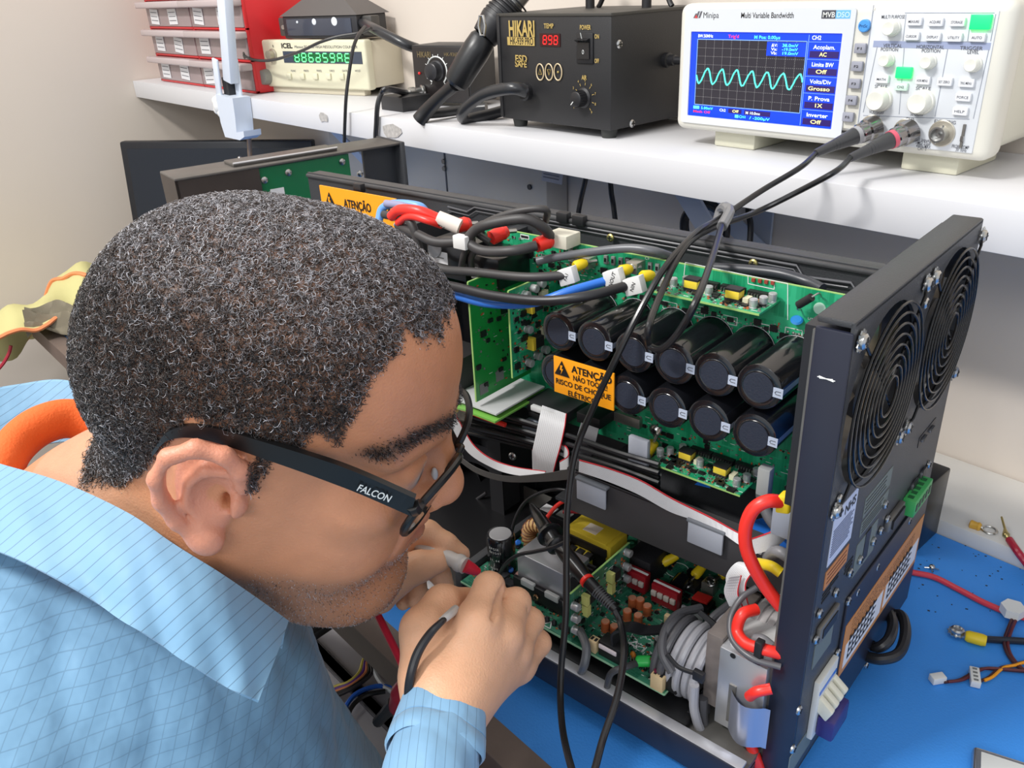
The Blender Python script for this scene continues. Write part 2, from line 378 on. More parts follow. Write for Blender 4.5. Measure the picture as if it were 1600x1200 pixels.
def fan(c, parent):
    R = FR-0.001
    m = MBm(); x1 = XP-0.003
    m.prism((x1-0.024, 0, 0), (0, 1, 0), (0, 0, 1), [(c[0]-R-0.002, c[1]-R-0.002), (c[0]+R+0.002, c[1]-R-0.002), (c[0]+R+0.002, c[1]+R+0.002), (c[0]-R-0.002, c[1]+R+0.002)], 0.024, BLACK, holes=[ngon(c, R, 32)])
    fr = m.build('cooling_fan', parent)
    m = MBm(); m.lathe((x1-0.022, c[0], c[1]), (1, 0, 0), [(0, 0.020), (0.017, 0.020), (0.019, 0.018), (0.019, 0.0)], BLACK, n=28)
    for k in range(7):
        a = 2*pi*k/7; vs = []
        for i in range(5):
            r = 0.019+(R-0.022)*i/4; tw = 0.5+0.25*i/4
            for s_ in (-1, 1):
                b = a+s_*tw*0.42+i*0.07; vs.append((x1-0.012+s_*0.006, c[0]+r*cos(b), c[1]+r*sin(b)))
        fs = [(2*i, 2*i+1, 2*i+3, 2*i+2) for i in range(4)]; n = len(vs); vs += [(v[0]+0.0012, v[1], v[2]) for v in vs]
        fs += [tuple(q+n for q in f[::-1]) for f in fs]+[(0, 2, 2+n, n), (2, 4, 4+n, 2+n), (4, 6, 6+n, 4+n), (6, 8, 8+n, 6+n), (1, 3, 3+n, 1+n), (3, 5, 5+n, 3+n), (5, 7, 7+n, 5+n), (7, 9, 9+n, 7+n), (8, 9, 9+n, 8+n), (0, 1, 1+n, n)]
        m.add(vs, fs, mat('fan_blade', (84, 76, 66), 0.3))
    m.build('fan_rotor', fr)
    m = MBm(); m.prism((x1-0.0025, 0, 0), (0, 1, 0), (0, 0, 1), ngon(c, 0.014, 24), 0.0004, mat('fan_hub_label', (150, 120, 80), 0.4)); m.build('hub_label', fr)
fan(c1, inv); fan(c2, inv)
def guard(c, parent, a0):
    m = MBm(); x = XP+0.003
    for k in range(8):
        r = 0.0125+k*0.0062; P = [(x+0.001*cos(pi*k/14)+0.0012, c[0]+r*cos(t), c[1]+r*sin(t)) for t in np.linspace(0, 2*pi, 41)[:-1]]
        m.tube(P, 0.00085, STEELK, n=6, smooth=0, closed=True)
    for s_ in ((1, 1), (1, -1)):
        L = 0.0525; m.tube([(x-0.0015, c[0]-s_[0]*L, c[1]-s_[1]*L), (x, c[0]-s_[0]*L*0.9, c[1]-s_[1]*L*0.9), (x, c[0]+s_[0]*L*0.9, c[1]+s_[1]*L*0.9), (x-0.0015, c[0]+s_[0]*L, c[1]+s_[1]*L)], 0.0010, STEELK, n=6, smooth=0)
    m.build('fan_guard', parent)
    for a in (-1, 1):
        for b in (-1, 1): scr(parent, (XP+0.001, c[0]+a*0.0525, c[1]+b*0.0525), (1, 0, 0), 0.0045)
STEELK = mat('black_wire_grille', (26, 26, 28), 0.25, 0.4)
guard(c1, side, 0); guard(c2, side, 0)
def P2(px, py): return (1180+px/2.4, 700+py/2.4)
for q in ((310, 187), (482, 210), (465, 308), (570, 272), (437, 348), (490, 265), (387, 418), (450, 443), (349, 465), (296, 540), (235, 618), (343, 572), (222, 715), (303, 765), (158, 980), (282, 1015), (135, 1125), (410, 812), (645, 60), (375, 538)):
    p = MX(*P2(*q), XP); scr(side, (XP, p[1], p[2]), (1, 0, 0), 0.0033, washer=False)
p = MX(1443, 473, XP); scr(side, (XP, p[1], p[2]), (1, 0, 0), 0.0036, washer=False)
def onpanel(pts, h, mt, name, base=0.0, crop=True, label=None):
    m = MBm(); Q = [MX(*(P2(*q) if crop else q), XP) for q in pts]
    m.prism((XP+base, 0, 0), (0, 1, 0), (0, 0, 1), [(q[1], q[2]) for q in Q], h, mt); return m, Q
def rect_on(pa, pb, crop=True):                       # axis-aligned rectangle from two opposite corners
    a, b = (MX(*(P2(*q) if crop else q), XP) for q in (pa, pb)); return min(a[1], b[1]), max(a[1], b[1]), min(a[2], b[2]), max(a[2], b[2])
def plate(name, r, h, mt, base=0.0, bev=0.0, parent=None, label=None):
    m = MBm(); m.box((XP+base, r[0], r[2]), (XP+base+h, r[1], r[3]), mt, bev); return m, r
LAB = mat('grey_print_panel', (108, 116, 110), 0.55)
# spec label (blue-white), orange label, grey printed panels
r = rect_on((297+0, 265), (350, 350)); r = (r[0]-0.001, r[1]+0.002, MX(*P2(262, 455), XP)[2], MX(*P2(372, 160), XP)[2])
m, _ = plate('x', r, 0.0004, mat('blue_white_label', (196, 204, 226), 0.5))
m.text('NHS', (XP+0.0006, r[0]+(r[1]-r[0])*0.45, r[3]-0.010), (0, 1, 0), (0, 0, 1), 0.009, INK, 0.02)
for k in range(11):
    z = r[3]-0.014-k*(r[3]-r[2]-0.018)/11; m.box((XP+0.0004, r[0]+0.002, z), (XP+0.0006, r[1]-0.002-0.006*random.random(), z+0.0007), mat('label_print', (90, 100, 130), 0.7))
m.build('spec_label', side, 'pale blue-white specification label')
r2 = (r[0], r[1]-0.001, MX(*P2(262, 525), XP)[2], r[2]-0.004)
m, _ = plate('x', r2, 0.0004, mat('dull_orange_label', (196, 128, 70), 0.55))
for k in range(3): z = r2[2]+(r2[3]-r2[2])*(0.25+0.25*k); m.box((XP+0.0004, r2[0]+0.003, z), (XP+0.0006, r2[1]-0.003, z+0.0008), mat('label_print_brown', (120, 70, 40), 0.7))
m.build('seal_label', side, 'orange seal label')
ya, yb = MX(*P2(390, 330), XP)[1], MX(*P2(503, 140), XP)[1]; zt = MX(*P2(500, 65+20), XP)[2]; zb = MX(*P2(390, 335), XP)[2]; zm = (zt*0.42+zb*0.58)
for (z0_, z1_) in ((zm+0.002, zt), (zb, zm-0.001)):
    m = MBm(); m.box((XP, ya, z0_), (XP+0.0003, yb, z1_), LAB)
    for k in range(4): z = z0_+(z1_-z0_)*(0.18+0.2*k); m.box((XP+0.0003, ya+0.002, z), (XP+0.0005, yb-0.006-0.008*random.random(), z+0.0008), mat('silk_grey', (60, 64, 62), 0.7))
    m.build('printed_panel', side)
ya, yb = MX(*P2(362, 480), XP)[1], MX(*P2(440, 380), XP)[1]; zt = MX(*P2(455, 270), XP)[2]; zb = MX(*P2(360, 490), XP)[2]
m = MBm(); m.box((XP, ya, zb), (XP+0.0003, yb, zt), LAB); m.box((XP+0.0003, (ya+yb)/2-0.004, (zt+zb)/2-0.010), (XP+0.0006, (ya+yb)/2+0.006, (zt+zb)/2+0.014), BLACK)
m.build('slot_panel', side)
# cut-outs and connectors on the far edge
for (a_, b_) in (((1433, 700), (1462, 652)), ((1418, 768), (1449, 724))):
    r_ = rect_on(a_, b_, False); m = MBm(); m.box((XP-0.0005, r_[0], r_[2]), (XP+0.0004, r_[1], r_[3]), BLACK)
    for k in range(2):
        y = r_[0]+(r_[1]-r_[0])*(0.12+0.45*k); m.box((XP, y, r_[2]+0.003), (XP+0.002, y+(r_[1]-r_[0])*0.3, r_[3]-0.004), mat('port_metal', (110, 112, 116), 0.4, 0.6), 0.0005)
        m.box((XP+0.002, y+0.002, r_[2]+0.005), (XP+0.0022, y+(r_[1]-r_[0])*0.3-0.002, r_[3]-0.006), BLACK)
    m.build('port_opening', side)
# green terminal block
p = MX(1423, 772, XP); GT = mat('green_terminal', (60, 160, 84), 0.4)
m = MBm(); m.box((XP, p[1]-0.020, p[2]-0.007), (XP+0.009, p[1]+0.020, p[2]+0.007), GT, 0.0006)
for k in range(5): y = p[1]-0.017+k*0.0074; m.box((XP+0.0085, y, p[2]-0.003), (XP+0.0093, y+0.004, p[2]+0.003), BLACK); m.box((XP+0.002, y, p[2]+0.0068), (XP+0.006, y+0.004, p[2]+0.0073), mat('green_dark', (24, 90, 46), 0.5))
m.build('terminal_block', side, 'green screw terminal block')
p = MX(1393, 805, XP); m = MBm(); m.box((XP, p[1]-0.016, p[2]-0.005), (XP+0.004, p[1]+0.016, p[2]+0.005), DSTEEL, 0.001); m.box((XP+0.004, p[1]-0.012, p[2]-0.0035), (XP+0.0055, p[1]+0.012, p[2]+0.0035), BLACK); m.build('serial_port', side)
# raised cover plate with the orange and white wiring label
cy0 = MX(*P2(338, 575), XP)[1]; czt = MX(*P2(460, 400), XP)[2]
m = MBm(); m.box((XP, cy0, Z0+0.004), (XP+0.002, Y1-0.001, czt), CHASN, 0.0008); cov = m.build('cover_plate', inv)
la, lb = MX(*P2(345, 665), XP+0.002), MX(*P2(612, 275), XP+0.002); lc, ld = MX(*P2(302, 905), XP+0.002), MX(*P2(598, 395), XP+0.002)
ly0, ly1 = cy0+0.004, Y1-0.004; lz1 = (la[2]+lb[2])/2; lz0 = (lc[2]+ld[2])/2
BRO = mat('label_orange_brown', (206, 136, 66), 0.5)
m = MBm(); x = XP+0.002; m.box((x, ly0, lz0), (x+0.0004, ly1, lz1), BRO)
m.box((x+0.0004, ly0+0.006, lz0+0.005), (x+0.0006, (ly0+ly1)/2-0.003, lz0+(lz1-lz0)*0.56), PAPER)
m.box((x+0.0004, (ly0+ly1)/2+0.003, lz0+0.005), (x+0.0006, ly1-0.004, lz0+(lz1-lz0)*0.56), PAPER)
for s_ in (0, 1):
    yy0 = ly0+0.012+s_*((ly1-ly0)/2-0.003); w_ = (ly1-ly0)/2-0.03
    for k in range(4):
        z = lz0+0.010+k*(lz1-lz0)*0.12; m.box((x+0.0006, yy0, z), (x+0.0008, yy0+w_, z+0.0015), INK)
        for j in range(7): y = yy0+w_*j/7; m.box((x+0.0006, y, z), (x+0.0008, y+0.002, z+(lz1-lz0)*0.09), INK)
for k in range(5):
    z = lz0+(lz1-lz0)*(0.62+0.07*k)
    m.text(('CONEXAO DA BATERIA / REDE', 'ATENCAO: LIGAR SOMENTE', 'NAO ABRIR O EQUIPAMENTO', 'DESLIGAR TODOS OS DISJUNTORES', 'ATENCAO')[k], (x+0.0005, ly0+0.012, z), (0, 1, 0), (0, 0, 1), (lz1-lz0)*0.055, mat('brown_print', (92, 52, 28), 0.7), 0.0, fit=(ly1-ly0)*(0.8 if k < 4 else 0.3))
m.build('wiring_label', cov, 'orange and white wiring label')
# breaker module with white levers and purple-blue handle bar
ba, bb = MX(*P2(178, 935), XP), MX(*P2(284, 790), XP); by0, by1 = Y0+0.022, bb[1]+0.004; bz1 = (ba[2]+bb[2])/2; bz0 = bz1-0.052
m = MBm(); m.box((XP, by0, bz0), (XP+0.004, by1, bz1), mat('breaker_white', (214, 214, 208), 0.5), 0.0008); m.box((XP+0.004, by0+0.002, bz1-0.012), (XP+0.0043, by1-0.002, bz1-0.009), BLUEW)
brk = m.build('circuit_breaker', inv)
for k in range(4):
    y = by0+(by1-by0)*(0.08+0.245*k); m = MBm(); m.obox((XP+0.007, y+0.003, bz1-0.024), (0.005, 0, -0.004), (0, 0.0025, 0), (0.002, 0, 0.005), mat('lever_ivory', (224, 220, 200), 0.45), 0.001); m.build('breaker_lever', brk)
m = MBm(); m.box((XP+0.004, by0+0.004, bz0+0.002), (XP+0.016, by1, bz0+0.020), mat('purple_blue_bar', (52, 44, 110), 0.35), 0.002); m.build('handle_bar', brk, 'purple-blue bar')
for (a_, b_) in (((205, 840), (292, 660)), ((120, 1195), (205, 1095))):
    r_ = rect_on(a_, b_); r_ = (r_[0]+0.002, r_[1], (r_[2]+r_[3])/2-0.008, (r_[2]+r_[3])/2+0.012); m, _ = plate('x', r_, 0.0004, LAB); m.build('printed_panel', side)
r_ = rect_on((225, 710), (290, 615)); m = MBm(); zc = (r_[2]+r_[3])/2; m.box((XP, r_[0], zc-0.006), (XP+0.003, r_[1]+0.004, zc+0.007), DSTEEL, 0.001); m.box((XP+0.003, r_[0]+0.004, zc-0.003), (XP+0.0036, r_[1], zc+0.004), BLACK); m.build('serial_port', side)
for (px, py) in ((1325, 885), (1303, 905), (1290, 930)):
    p = MX(px, py, XP); m = MBm()
    for k in range(3): m.box((XP, p[1]-0.006, p[2]-0.003+0.003*k), (XP+0.0003, p[1]+0.007, p[2]-0.0015+0.003*k), mat('worn_print', (12, 12, 14), 0.8))
    m.build('worn_print', side)
# black cable loops out of the lower edge
for k, P in enumerate((((1345, 985), (1375, 975), (1405, 960), (1415, 985), (1405, 1020), (1375, 1030), (1345, 1022), (1330, 1010)), ((1352, 1000), (1370, 1012), (1388, 1000), (1395, 975), (1385, 955), (1362, 960)))):
    m = MB(); m.tube([RZ(px, py, TZ+0.02+0.018*sin(pi*i/(len(P)-1))+0.006*k) for i, (px, py) in enumerate(P)], 0.0042, RUB, n=10); m.build('output_cable', inv, 'thick black cable loop')

# --- base tray, back panel
XL = -0.80
m = MBm()
m.box((XL, 0.3715, -0.502), (-0.150, 0.3745, -0.476), CHASN, 0.001)
m.box((XL, 0.3725, -0.4775), (-0.150, 0.3815, -0.4755), mat('worn_bare_steel', (186, 186, 190), 0.35, 0.5, var=0.2, vscale=60), 0.0006)
m.box((-0.30, 0.376, -0.488), (-0.150, 0.60, -0.4845), DSTEEL); m.box((XL, 0.374, -0.502), (-0.150, 0.62, -0.490), CHAS)
base = m.build('base_tray', inv)
for fx_, fy_ in ((-0.19, 0.42), (-0.19, 0.59), (-0.74, 0.42), (-0.74, 0.57)):
    m = MBm(); m.lathe((fx_, fy_, TZ/MS+0.0002), (0, 0, 1), [(0, 0.012), (-0.502-TZ/MS, 0.014)], RUB, n=18); m.build('rubber_foot', inv)
m = MBm(); m.box((-0.62, 0.384, -0.4845), (-0.198, 0.56, -0.479), mat('black_insulating_sheet', (18, 18, 20), 0.35), 0.002)
m.box((-0.62, 0.3835, -0.486), (-0.198, 0.3855, -0.479), mat('black_insulating_sheet', (18, 18, 20), 0.35), 0.001); m.box((-0.202, 0.392, -0.482), (-0.198, 0.56, -0.474), mat('black_insulating_sheet', (18, 18, 20), 0.35), 0.001); m.build('insulating_tray', inv)
m = MBm(); m.box((XL, 0.560, -0.49), (-0.150, 0.563, -0.186), CHAS); m.box((XL, 0.557, -0.191), (-0.150, 0.578, -0.187), mat('dusty_black_rail', (66, 66, 68), 0.5, var=0.45, vscale=40, bump=0.2, bscale=300), 0.0015)
back = m.build('back_panel', inv)
# pressed ridge line on the back panel
def ridge(pts, yc=0.5585, r=0.0011):
    m = MBm(); m.tube([MY(px, py, yc) for px, py in pts], r, mat('ridge_edge', (84, 84, 88), 0.35), n=6, smooth=0); m.build('pressed_ridge', back)
ridge(((700, 323), (730, 331), (742, 324), (1245, 415), (1255, 432), (1330, 442), (1338, 455)))
ridge(((700, 329), (733, 337), (744, 330), (1240, 421), (1252, 438), (1325, 449)), 0.5575, 0.0006)
for q in ((955, 371), (1178, 411), (1236, 482)):
    scr(back, MY(*q, 0.5555), (0, -1, 0), 0.0034, mt=mat('brass_screw', (180, 170, 110), 0.35, 0.8), washer=False)
for k, q in enumerate(((880, 333), (905, 338), (560, 288))):
    m = MBm(); c = MZ(*q, -0.183); m.box(c-np.array([0.006, 0.003, 0.008]), c+np.array([0.006, 0.004, 0.001]), BLACK, 0.001); m.build('rail_clip', back)
# warning label on the back panel, upper left
def wl(px, py): return MY(px, py, 0.532)
a, b, c, d = wl(498, 289), wl(617, 312), wl(617, 366), wl(502, 330)
z1 = (a[2]+b[2])/2; z0 = z1-0.040; x0, x1 = a[0], b[0]
m = MBm(); m.box((x0, 0.5325, z0), (x1, 0.5345, z1), ORANGE)
m.text('ATENÇÃO', (x0+(x1-x0)*0.5, 0.532, z1-0.014), (1, 0, 0), (0, 0, 1), 0.0125, INK, 0.025, fit=(x1-x0)*0.36, center=True)
def hazard(m, cx, cz, s_, y, yellow):
    m.prism((cx, y, cz), (1, 0, 0), (0, 0, 1), [(-0.55*s_, -0.45*s_), (0.55*s_, -0.45*s_), (0, 0.5*s_)], 0.0003, INK)
    m.prism((cx, y-0.0004, cz), (1, 0, 0), (0, 0, 1), [(-0.08*s_, 0.22*s_), (0.08*s_, 0.22*s_), (0.0, -0.02*s_), (0.12*s_, 0.0), (-0.06*s_, -0.38*s_), (0.0, -0.1*s_), (-0.12*s_, -0.08*s_)], 0.0003, yellow)
hazard(m, x0+(x1-x0)*0.13, z1-0.014, 0.017, 0.532, ORANGE); hazard(m, x0+(x1-x0)*0.90, z1-0.014, 0.017, 0.532, ORANGE)
m.text('RISCO DE CHOQUE ELÉTRICO', (x0+(x1-x0)*0.5, 0.532, z1-0.031), (1, 0, 0), (0, 0, 1), 0.005, INK, 0.02, fit=(x1-x0)*0.8, center=True)
m.build('warning_label', back, 'orange ATENÇÃO warning label on the back panel')

# --- partition shelf between upper and lower boards, with flange
DARKP = mat('dark_partition', (62, 60, 62), 0.45, var=0.1, vscale=40)
m = MBm(); m.box((-0.365, 0.452, -0.392), (-0.152, 0.558, -0.389), CHAS); m.box((-0.350, 0.449, -0.394), (-0.152, 0.452, -0.354), DARKP, 0.0008)
m.box((-0.350, 0.449, -0.356), (-0.152, 0.462, -0.354), DARKP); part = m.build('partition_shelf', inv)
for x in (-0.58, -0.485):
    m = MBm(); m.box((x, 0.50, -0.488), (x+0.012, 0.556, -0.20), CHAS); m.box((x-0.001, 0.499, -0.488), (x+0.016, 0.5, -0.20), BLACK); m.build('upright_bracket', inv)
# vent grille at left, beyond the uprights
m = MBm()
for k in range(7): m.box((-0.56, 0.535, -0.345-0.012*k), (-0.50, 0.54, -0.340-0.012*k), DSTEEL)
m.build('slotted_bracket', inv)
scr(inv, MY(802, 712, 0.50), (0.2, -1, 0.1), 0.004, 'standoff_bolt', washer=False)

# --- lower left fan with round label
cf = MY(744, 795, 0.52); m = MBm()
m.prism((0, 0.548, 0), (1, 0, 0), (0, 0, 1), [(cf[0]-0.06, cf[2]-0.055), (cf[0]+0.06, cf[2]-0.055), (cf[0]+0.06, cf[2]+0.06), (cf[0]-0.06, cf[2]+0.06)], 0.020, BLACK, holes=[ngon((cf[0], cf[2]), 0.052, 32)])
lf = m.build('cooling_fan', inv)
m = MBm(); m.lathe((cf[0], 0.546, cf[2]), (0, -1, 0), [(0, 0.021), (0.022, 0.021), (0.024, 0.019), (0.024, 0)], BLACK, n=28)
for k in range(7):
    a = 2*pi*k/7; vs = []
    for i in range(4):
        r = 0.02+0.03*i/3
        for s_ in (-1, 1): b = a+s_*0.28+i*0.08; vs.append((cf[0]+r*cos(b), 0.536+s_*0.006, cf[2]+r*sin(b)))
    n = len(vs); fs = [(2*i, 2*i+1, 2*i+3, 2*i+2) for i in range(3)]; vs += [(v[0], v[1]+0.0015, v[2]) for v in vs]; fs += [tuple(q+n for q in f[::-1]) for f in fs]; m.add(vs, fs, BLACK)
m.build('fan_rotor', lf)
m = MBm(); m.prism((cf[0], 0.5215, cf[2]), (1, 0, 0), (0, 0, 1), ngon((0, 0), 0.0185, 28), 0.0004, mat('grey_hub_label', (126, 130, 128), 0.4)); m.prism((cf[0], 0.5208, cf[2]), (1, 0, 0), (0, 0, 1), [(-0.0175, -0.006), (-0.006, -0.0172), (-0.001, -0.018), (-0.001, 0.018), (-0.006, 0.0172), (-0.0175, 0.006)], 0.0004, mat('gold_label', (178, 138, 60), 0.45))
m.text('C UL US', (cf[0]-0.012, 0.5202, cf[2]-0.008), (0, 0, 1), (-1, 0, 0), 0.005, INK); m.build('hub_label', lf, 'round grey and gold hub label')

# --- board clutter
def smd(m, o, u, v, n, w, h, cnt, seed, big=0.3):
    g = random.Random(seed); o, u, v, n = (np.array(q, float) for q in (o, u, v, n))
    for i in range(cnt):
        a, b = g.random()*w, g.random()*h; t = g.random(); s1, s2 = (0.0009, 0.0005) if g.random() < 0.5 else (0.0005, 0.0009)
        c = o+u*a+v*b
        if t < big*0.35:
            s_ = g.uniform(0.0014, 0.003); m.obox(c+n*0.0008, u*s_, v*s_*g.uniform(0.6, 1), n*0.0008, CHIP)
            for k in range(3):
                for q in (-1, 1): m.obox(c+u*q*(s_+0.0006)+v*(k-1)*s_*0.5+n*0.0003, u*0.0005, v*0.0002, n*0.0003, SOLD)
        elif t < 0.6: m.obox(c+n*0.0004, u*s1, v*s2, n*0.0004, (CHIP, GCH, COP)[g.randrange(3)]); m.obox(c+u*s1*1.2+n*0.0003, u*0.0003, v*s2, n*0.0003, SOLD)
        elif t < 0.85: m.obox(c+n*0.00015, u*s1*1.2, v*s2*0.5, n*0.00015, SOLD)
        else: m.obox(c+n*0.00012, u*s1*2.2, v*0.00018, n*0.0001, WINK)
def silk(m, o, u, v, n, pts, t=0.00025):
    o, u, v, n = (np.array(q, float) for q in (o, u, v, n)); P = [o+u*a+v*b+n*0.0002 for a, b in pts]
    for i in range(len(P)-1):
        d = P[i+1]-P[i]; L = np.linalg.norm(d); m.obox((P[i]+P[i+1])/2, d/2, np.cross(n, d/L)*t, n*0.0001, WINK)
def ecap(m, c, d, r, h, body=CSIL, top=CSIL):
    m.lathe(c, d, [(0, r), (h*0.12, r), (h*0.18, r*0.93), (h*0.25, r), (h*0.97, r), (h, r*0.9)], body, n=16); m.lathe(np.array(c)+nrm(d)*h, d, [(0, r*0.85), (0.0003, r*0.85)], top, n=16)

# --- main vertical board
YB = 0.520; bx0, bx1, bz0, bz1 = -0.515, -0.166, -0.362, -0.194
m = MBm(); m.box((bx0, YB, bz0), (bx1, YB+0.0016, bz1), PCB); m.box((bx0, YB, bz1), (bx1, YB+0.0016, bz1+0.0006), PCBE)
main = m.build('main_board', inv)
m = MBm(); N = (0, -1, 0)
smd(m, (-0.50, YB, -0.232), (1, 0, 0), (0, 0, 1), N, 0.17, 0.034, 260, 1); smd(m, (-0.33, YB, -0.235), (1, 0, 0), (0, 0, 1), N, 0.15, 0.012, 120, 2)
smd(m, (-0.36, YB, -0.36), (1, 0, 0), (0, 0, 1), N, 0.185, 0.055, 320, 3); smd(m, (-0.42, YB, -0.33), (1, 0, 0), (0, 0, 1), N, 0.04, 0.12, 160, 4)
m.build('surface_mount_parts', main, kind='stuff')
m = MBm()
for k, (px, py) in enumerate(((1220, 425), (1187, 418))): pass
o = lambda px, py: MY(px, py, YB)
def skl(pts): 
    P = [o(*q) for q in pts]; silk(m, (0, YB, 0), (1, 0, 0), (0, 0, 1), N, [(p[0], p[2]) for p in P])
skl(((1071, 410), (1231, 443), (1231, 500))); skl(((1071, 410), (1069, 430))); skl(((1169, 430), (1169, 443), (1210, 452), (1210, 440)))
for (px, py) in ((1047, 478), (1090, 488), (1140, 500), (1190, 512), (1240, 520)):
    p = o(px, py); silk(m, (p[0], YB, p[2]), (1, 0, 0), (0, 0, 1), N, [(-0.006, 0.003), (-0.006, -0.003), (0.006, -0.003), (0.006, 0.003), (-0.006, 0.003)])
    for k in range(3): m.lathe((p[0]-0.004+0.004*k, YB-0.0002, p[2]), N, [(0, 0.0012), (0.0008, 0.0009), (0.0012, 0.0)], SOLD, n=8)
for k, t in enumerate(('UTILIZE', 'SOMENTE', 'FUSIVEIS', 'ORIGINAIS')):
    p = o(1262, 499+k*7); m.text(t, (p[0], YB-0.0002, p[2]), (1, 0, 0), (0, 0, 1), 0.0024, WINK, 0.0, fit=0.0095)
p = o(888, 389); m.box((p[0], YB-0.0003, p[2]-0.010), (p[0]+0.016, YB, p[2]), PAPER)
for k, t in enumerate(('LAOL(4R1', '465102', '01/2021')): m.text(t, (p[0]+0.001, YB-0.0005, p[2]-0.003-0.003*k), (1, 0, 0), (0, 0, 1), 0.0028, INK)
for (px, py, t) in ((1008, 405, 'C9'), (900, 470, 'C3'), (935, 480, 'C5'), (1062, 488, 'C9'), (1128, 505, 'C10'), (1195, 532, 'C11')): q = o(px, py); m.text(t, (q[0], YB-0.0003, q[2]), (1, 0, 0), (0, 0, 1), 0.0032, WINK)
m.build('silkscreen', main)
for (px, py) in ((1281, 482), (1044, 421)):
    p = o(px, py); m = MBm(); m.lathe((p[0], YB, p[2]), N, [(0, 0.0042), (0.0005, 0.0042), (0.0006, 0.0036)], mat('white_rivet', (170, 205, 185), 0.5), n=20); m.build('rivet', main)
for k in range(9):
    p = o(880+68+k*11.5, 404+k*1.9); m = MBm(); m.box((p[0]-0.0016, YB-0.0022, p[2]-0.004), (p[0]+0.0016, YB, p[2]+0.003), GCH, 0.0003); m.box((p[0]-0.001, YB-0.0025, p[2]-0.002), (p[0]+0.001, YB-0.002, p[2]+0.001), CHIP); m.build('power_resistor', main)
for k in range(4):
    p = o(1178+k*10, 437+k*1.5); m = MBm(); m.box((p[0]-0.0012, YB-0.0015, p[2]-0.0012), (p[0]+0.0012, YB, p[2]+0.0012), mat('red_led', (150, 60, 50), 0.4)); m.build('red_led', main)
# cut-outs/slots in the board, upper left
for (px, py) in ((820, 370), (822, 400)):
    p = o(px, py); m = MBm(); m.box((p[0]-0.004, YB-0.0004, p[2]-0.001), (p[0]+0.004, YB, p[2]+0.001), BLACK); m.box((p[0]-0.0048, YB-0.0002, p[2]-0.0018), (p[0]+0.0048, YB, p[2]+0.0018), WINK); m.build('board_slot', main)
# twelve big capacitors
RC, YF = 0.0160, 0.462
row1 = [-0.366, -0.3325, -0.298, -0.265, -0.2335, -0.202]; row2 = [-0.369, -0.3365, -0.303, -0.269, -0.236, -0.202]
for xs, zc, rr in ((row1, -0.2445, RC), (row2, -0.2805, RC)):
    for x in xs:
        m = MBm(); m.lathe((x, YB-0.0004, zc), N, [(0, RC*0.99), (0.001, RC*1.04), (0.002, RC), (YB-YF-0.002, RC), (YB-YF-0.0006, RC*0.97), (YB-YF, RC*0.90), (YB-YF, RC*0.72), (YB-YF+0.0003, RC*0.70), (YB-YF+0.0001, RC*0.66), (YB-YF, 0)], CAPB, n=40)
        m.lathe((x, YF-0.0001, zc), N, [(0, RC*0.66), (0.0007, RC*0.64)], CAPT, n=32)
        P = [(x+RC*0.72*cos(t), YF-0.0002, zc+RC*0.72*sin(t)) for t in np.linspace(0, 2*pi, 33)[:-1]]; m.tube(P, 0.00022, CAPR, n=4, smooth=0, closed=True)
        P = [(x+RC*1.02*cos(t), YB-0.0018, zc+RC*1.02*sin(t)) for t in np.linspace(0, 2*pi, 33)[:-1]]; m.tube(P, 0.0003, mat('white_ring_print', (170, 172, 176), 0.5), n=4, smooth=0, closed=True)
        # white negative stripe along the sleeve, with its end mark
        vs = []; a0 = radians(-8); n_ = 5
        for yy in (YF-0.0004, YB-0.004):
            for k in range(n_): a = a0+radians(15)*k/(n_-1); vs.append((x+(RC+0.0002)*cos(a), yy, zc+(RC+0.0002)*sin(a)))
        m.add(vs, [(k, k+1, k+1+n_, k+n_) for k in range(n_-1)], mat('stripe_grey_blue', (128, 134, 150), 0.4))
        for s_ in (0,):
            ca, sa = cos(a0+radians(7)), sin(a0+radians(7)); c = np.array([x+RC*0.84*ca, YF-0.0006, zc+RC*0.84*sa]); e1, e2 = np.array([ca, 0, sa]), np.array([-sa, 0, ca])
            m.obox(c, e1*0.0033, e2*0.0034, (0, 0.0002, 0), mat('stripe_end', (176, 186, 204), 0.4)); m.tube([c+e1*0.002+e2*0.0011-np.array([0, 0.0004, 0]), c-e1*0.0012+e2*0.0011-np.array([0, 0.0004, 0]), c-e1*0.002-np.array([0, 0.0004, 0]), c-e1*0.0012-e2*0.0011-np.array([0, 0.0004, 0]), c+e1*0.002-e2*0.0011-np.array([0, 0.0004, 0])], 0.0002, INK, n=4, smooth=0)
        m.build('storage_capacitor', main)
# orange warning sign across the capacitors
q = [MY(*t, YF-0.004) for t in ((864, 557), (957, 583), (953, 640), (862, 612))]
x0, x1, z1, z0 = q[0][0], q[1][0]+0.001, (q[0][2]+q[1][2])/2, (q[2][2]+q[3][2])/2; yy = YF-0.0035
m = MBm(); m.box((x0, yy, z0), (x1, yy+0.0015, z1), ORANGE, 0.0004); W_ = x1-x0; H_ = z1-z0
hazard(m, x0+W_*0.15, z0+H_*0.72, H_*0.42, yy-0.0004, ORANGE)
m.text('ATENÇÃO', (x0+W_*0.64, yy-0.0004, z0+H_*0.80), (1, 0, 0), (0, 0, 1), H_*0.26, INK, 0.03, fit=W_*0.66, center=True)
m.text('NÃO TOQUE!', (x0+W_*0.62, yy-0.0004, z0+H_*0.57), (1, 0, 0), (0, 0, 1), H_*0.2, INK, 0.02, fit=W_*0.56, center=True)
m.text('RISCO DE CHOQUE', (x0+W_*0.5, yy-0.0004, z0+H_*0.33), (1, 0, 0), (0, 0, 1), H_*0.2, INK, 0.02, fit=W_*0.92, center=True)
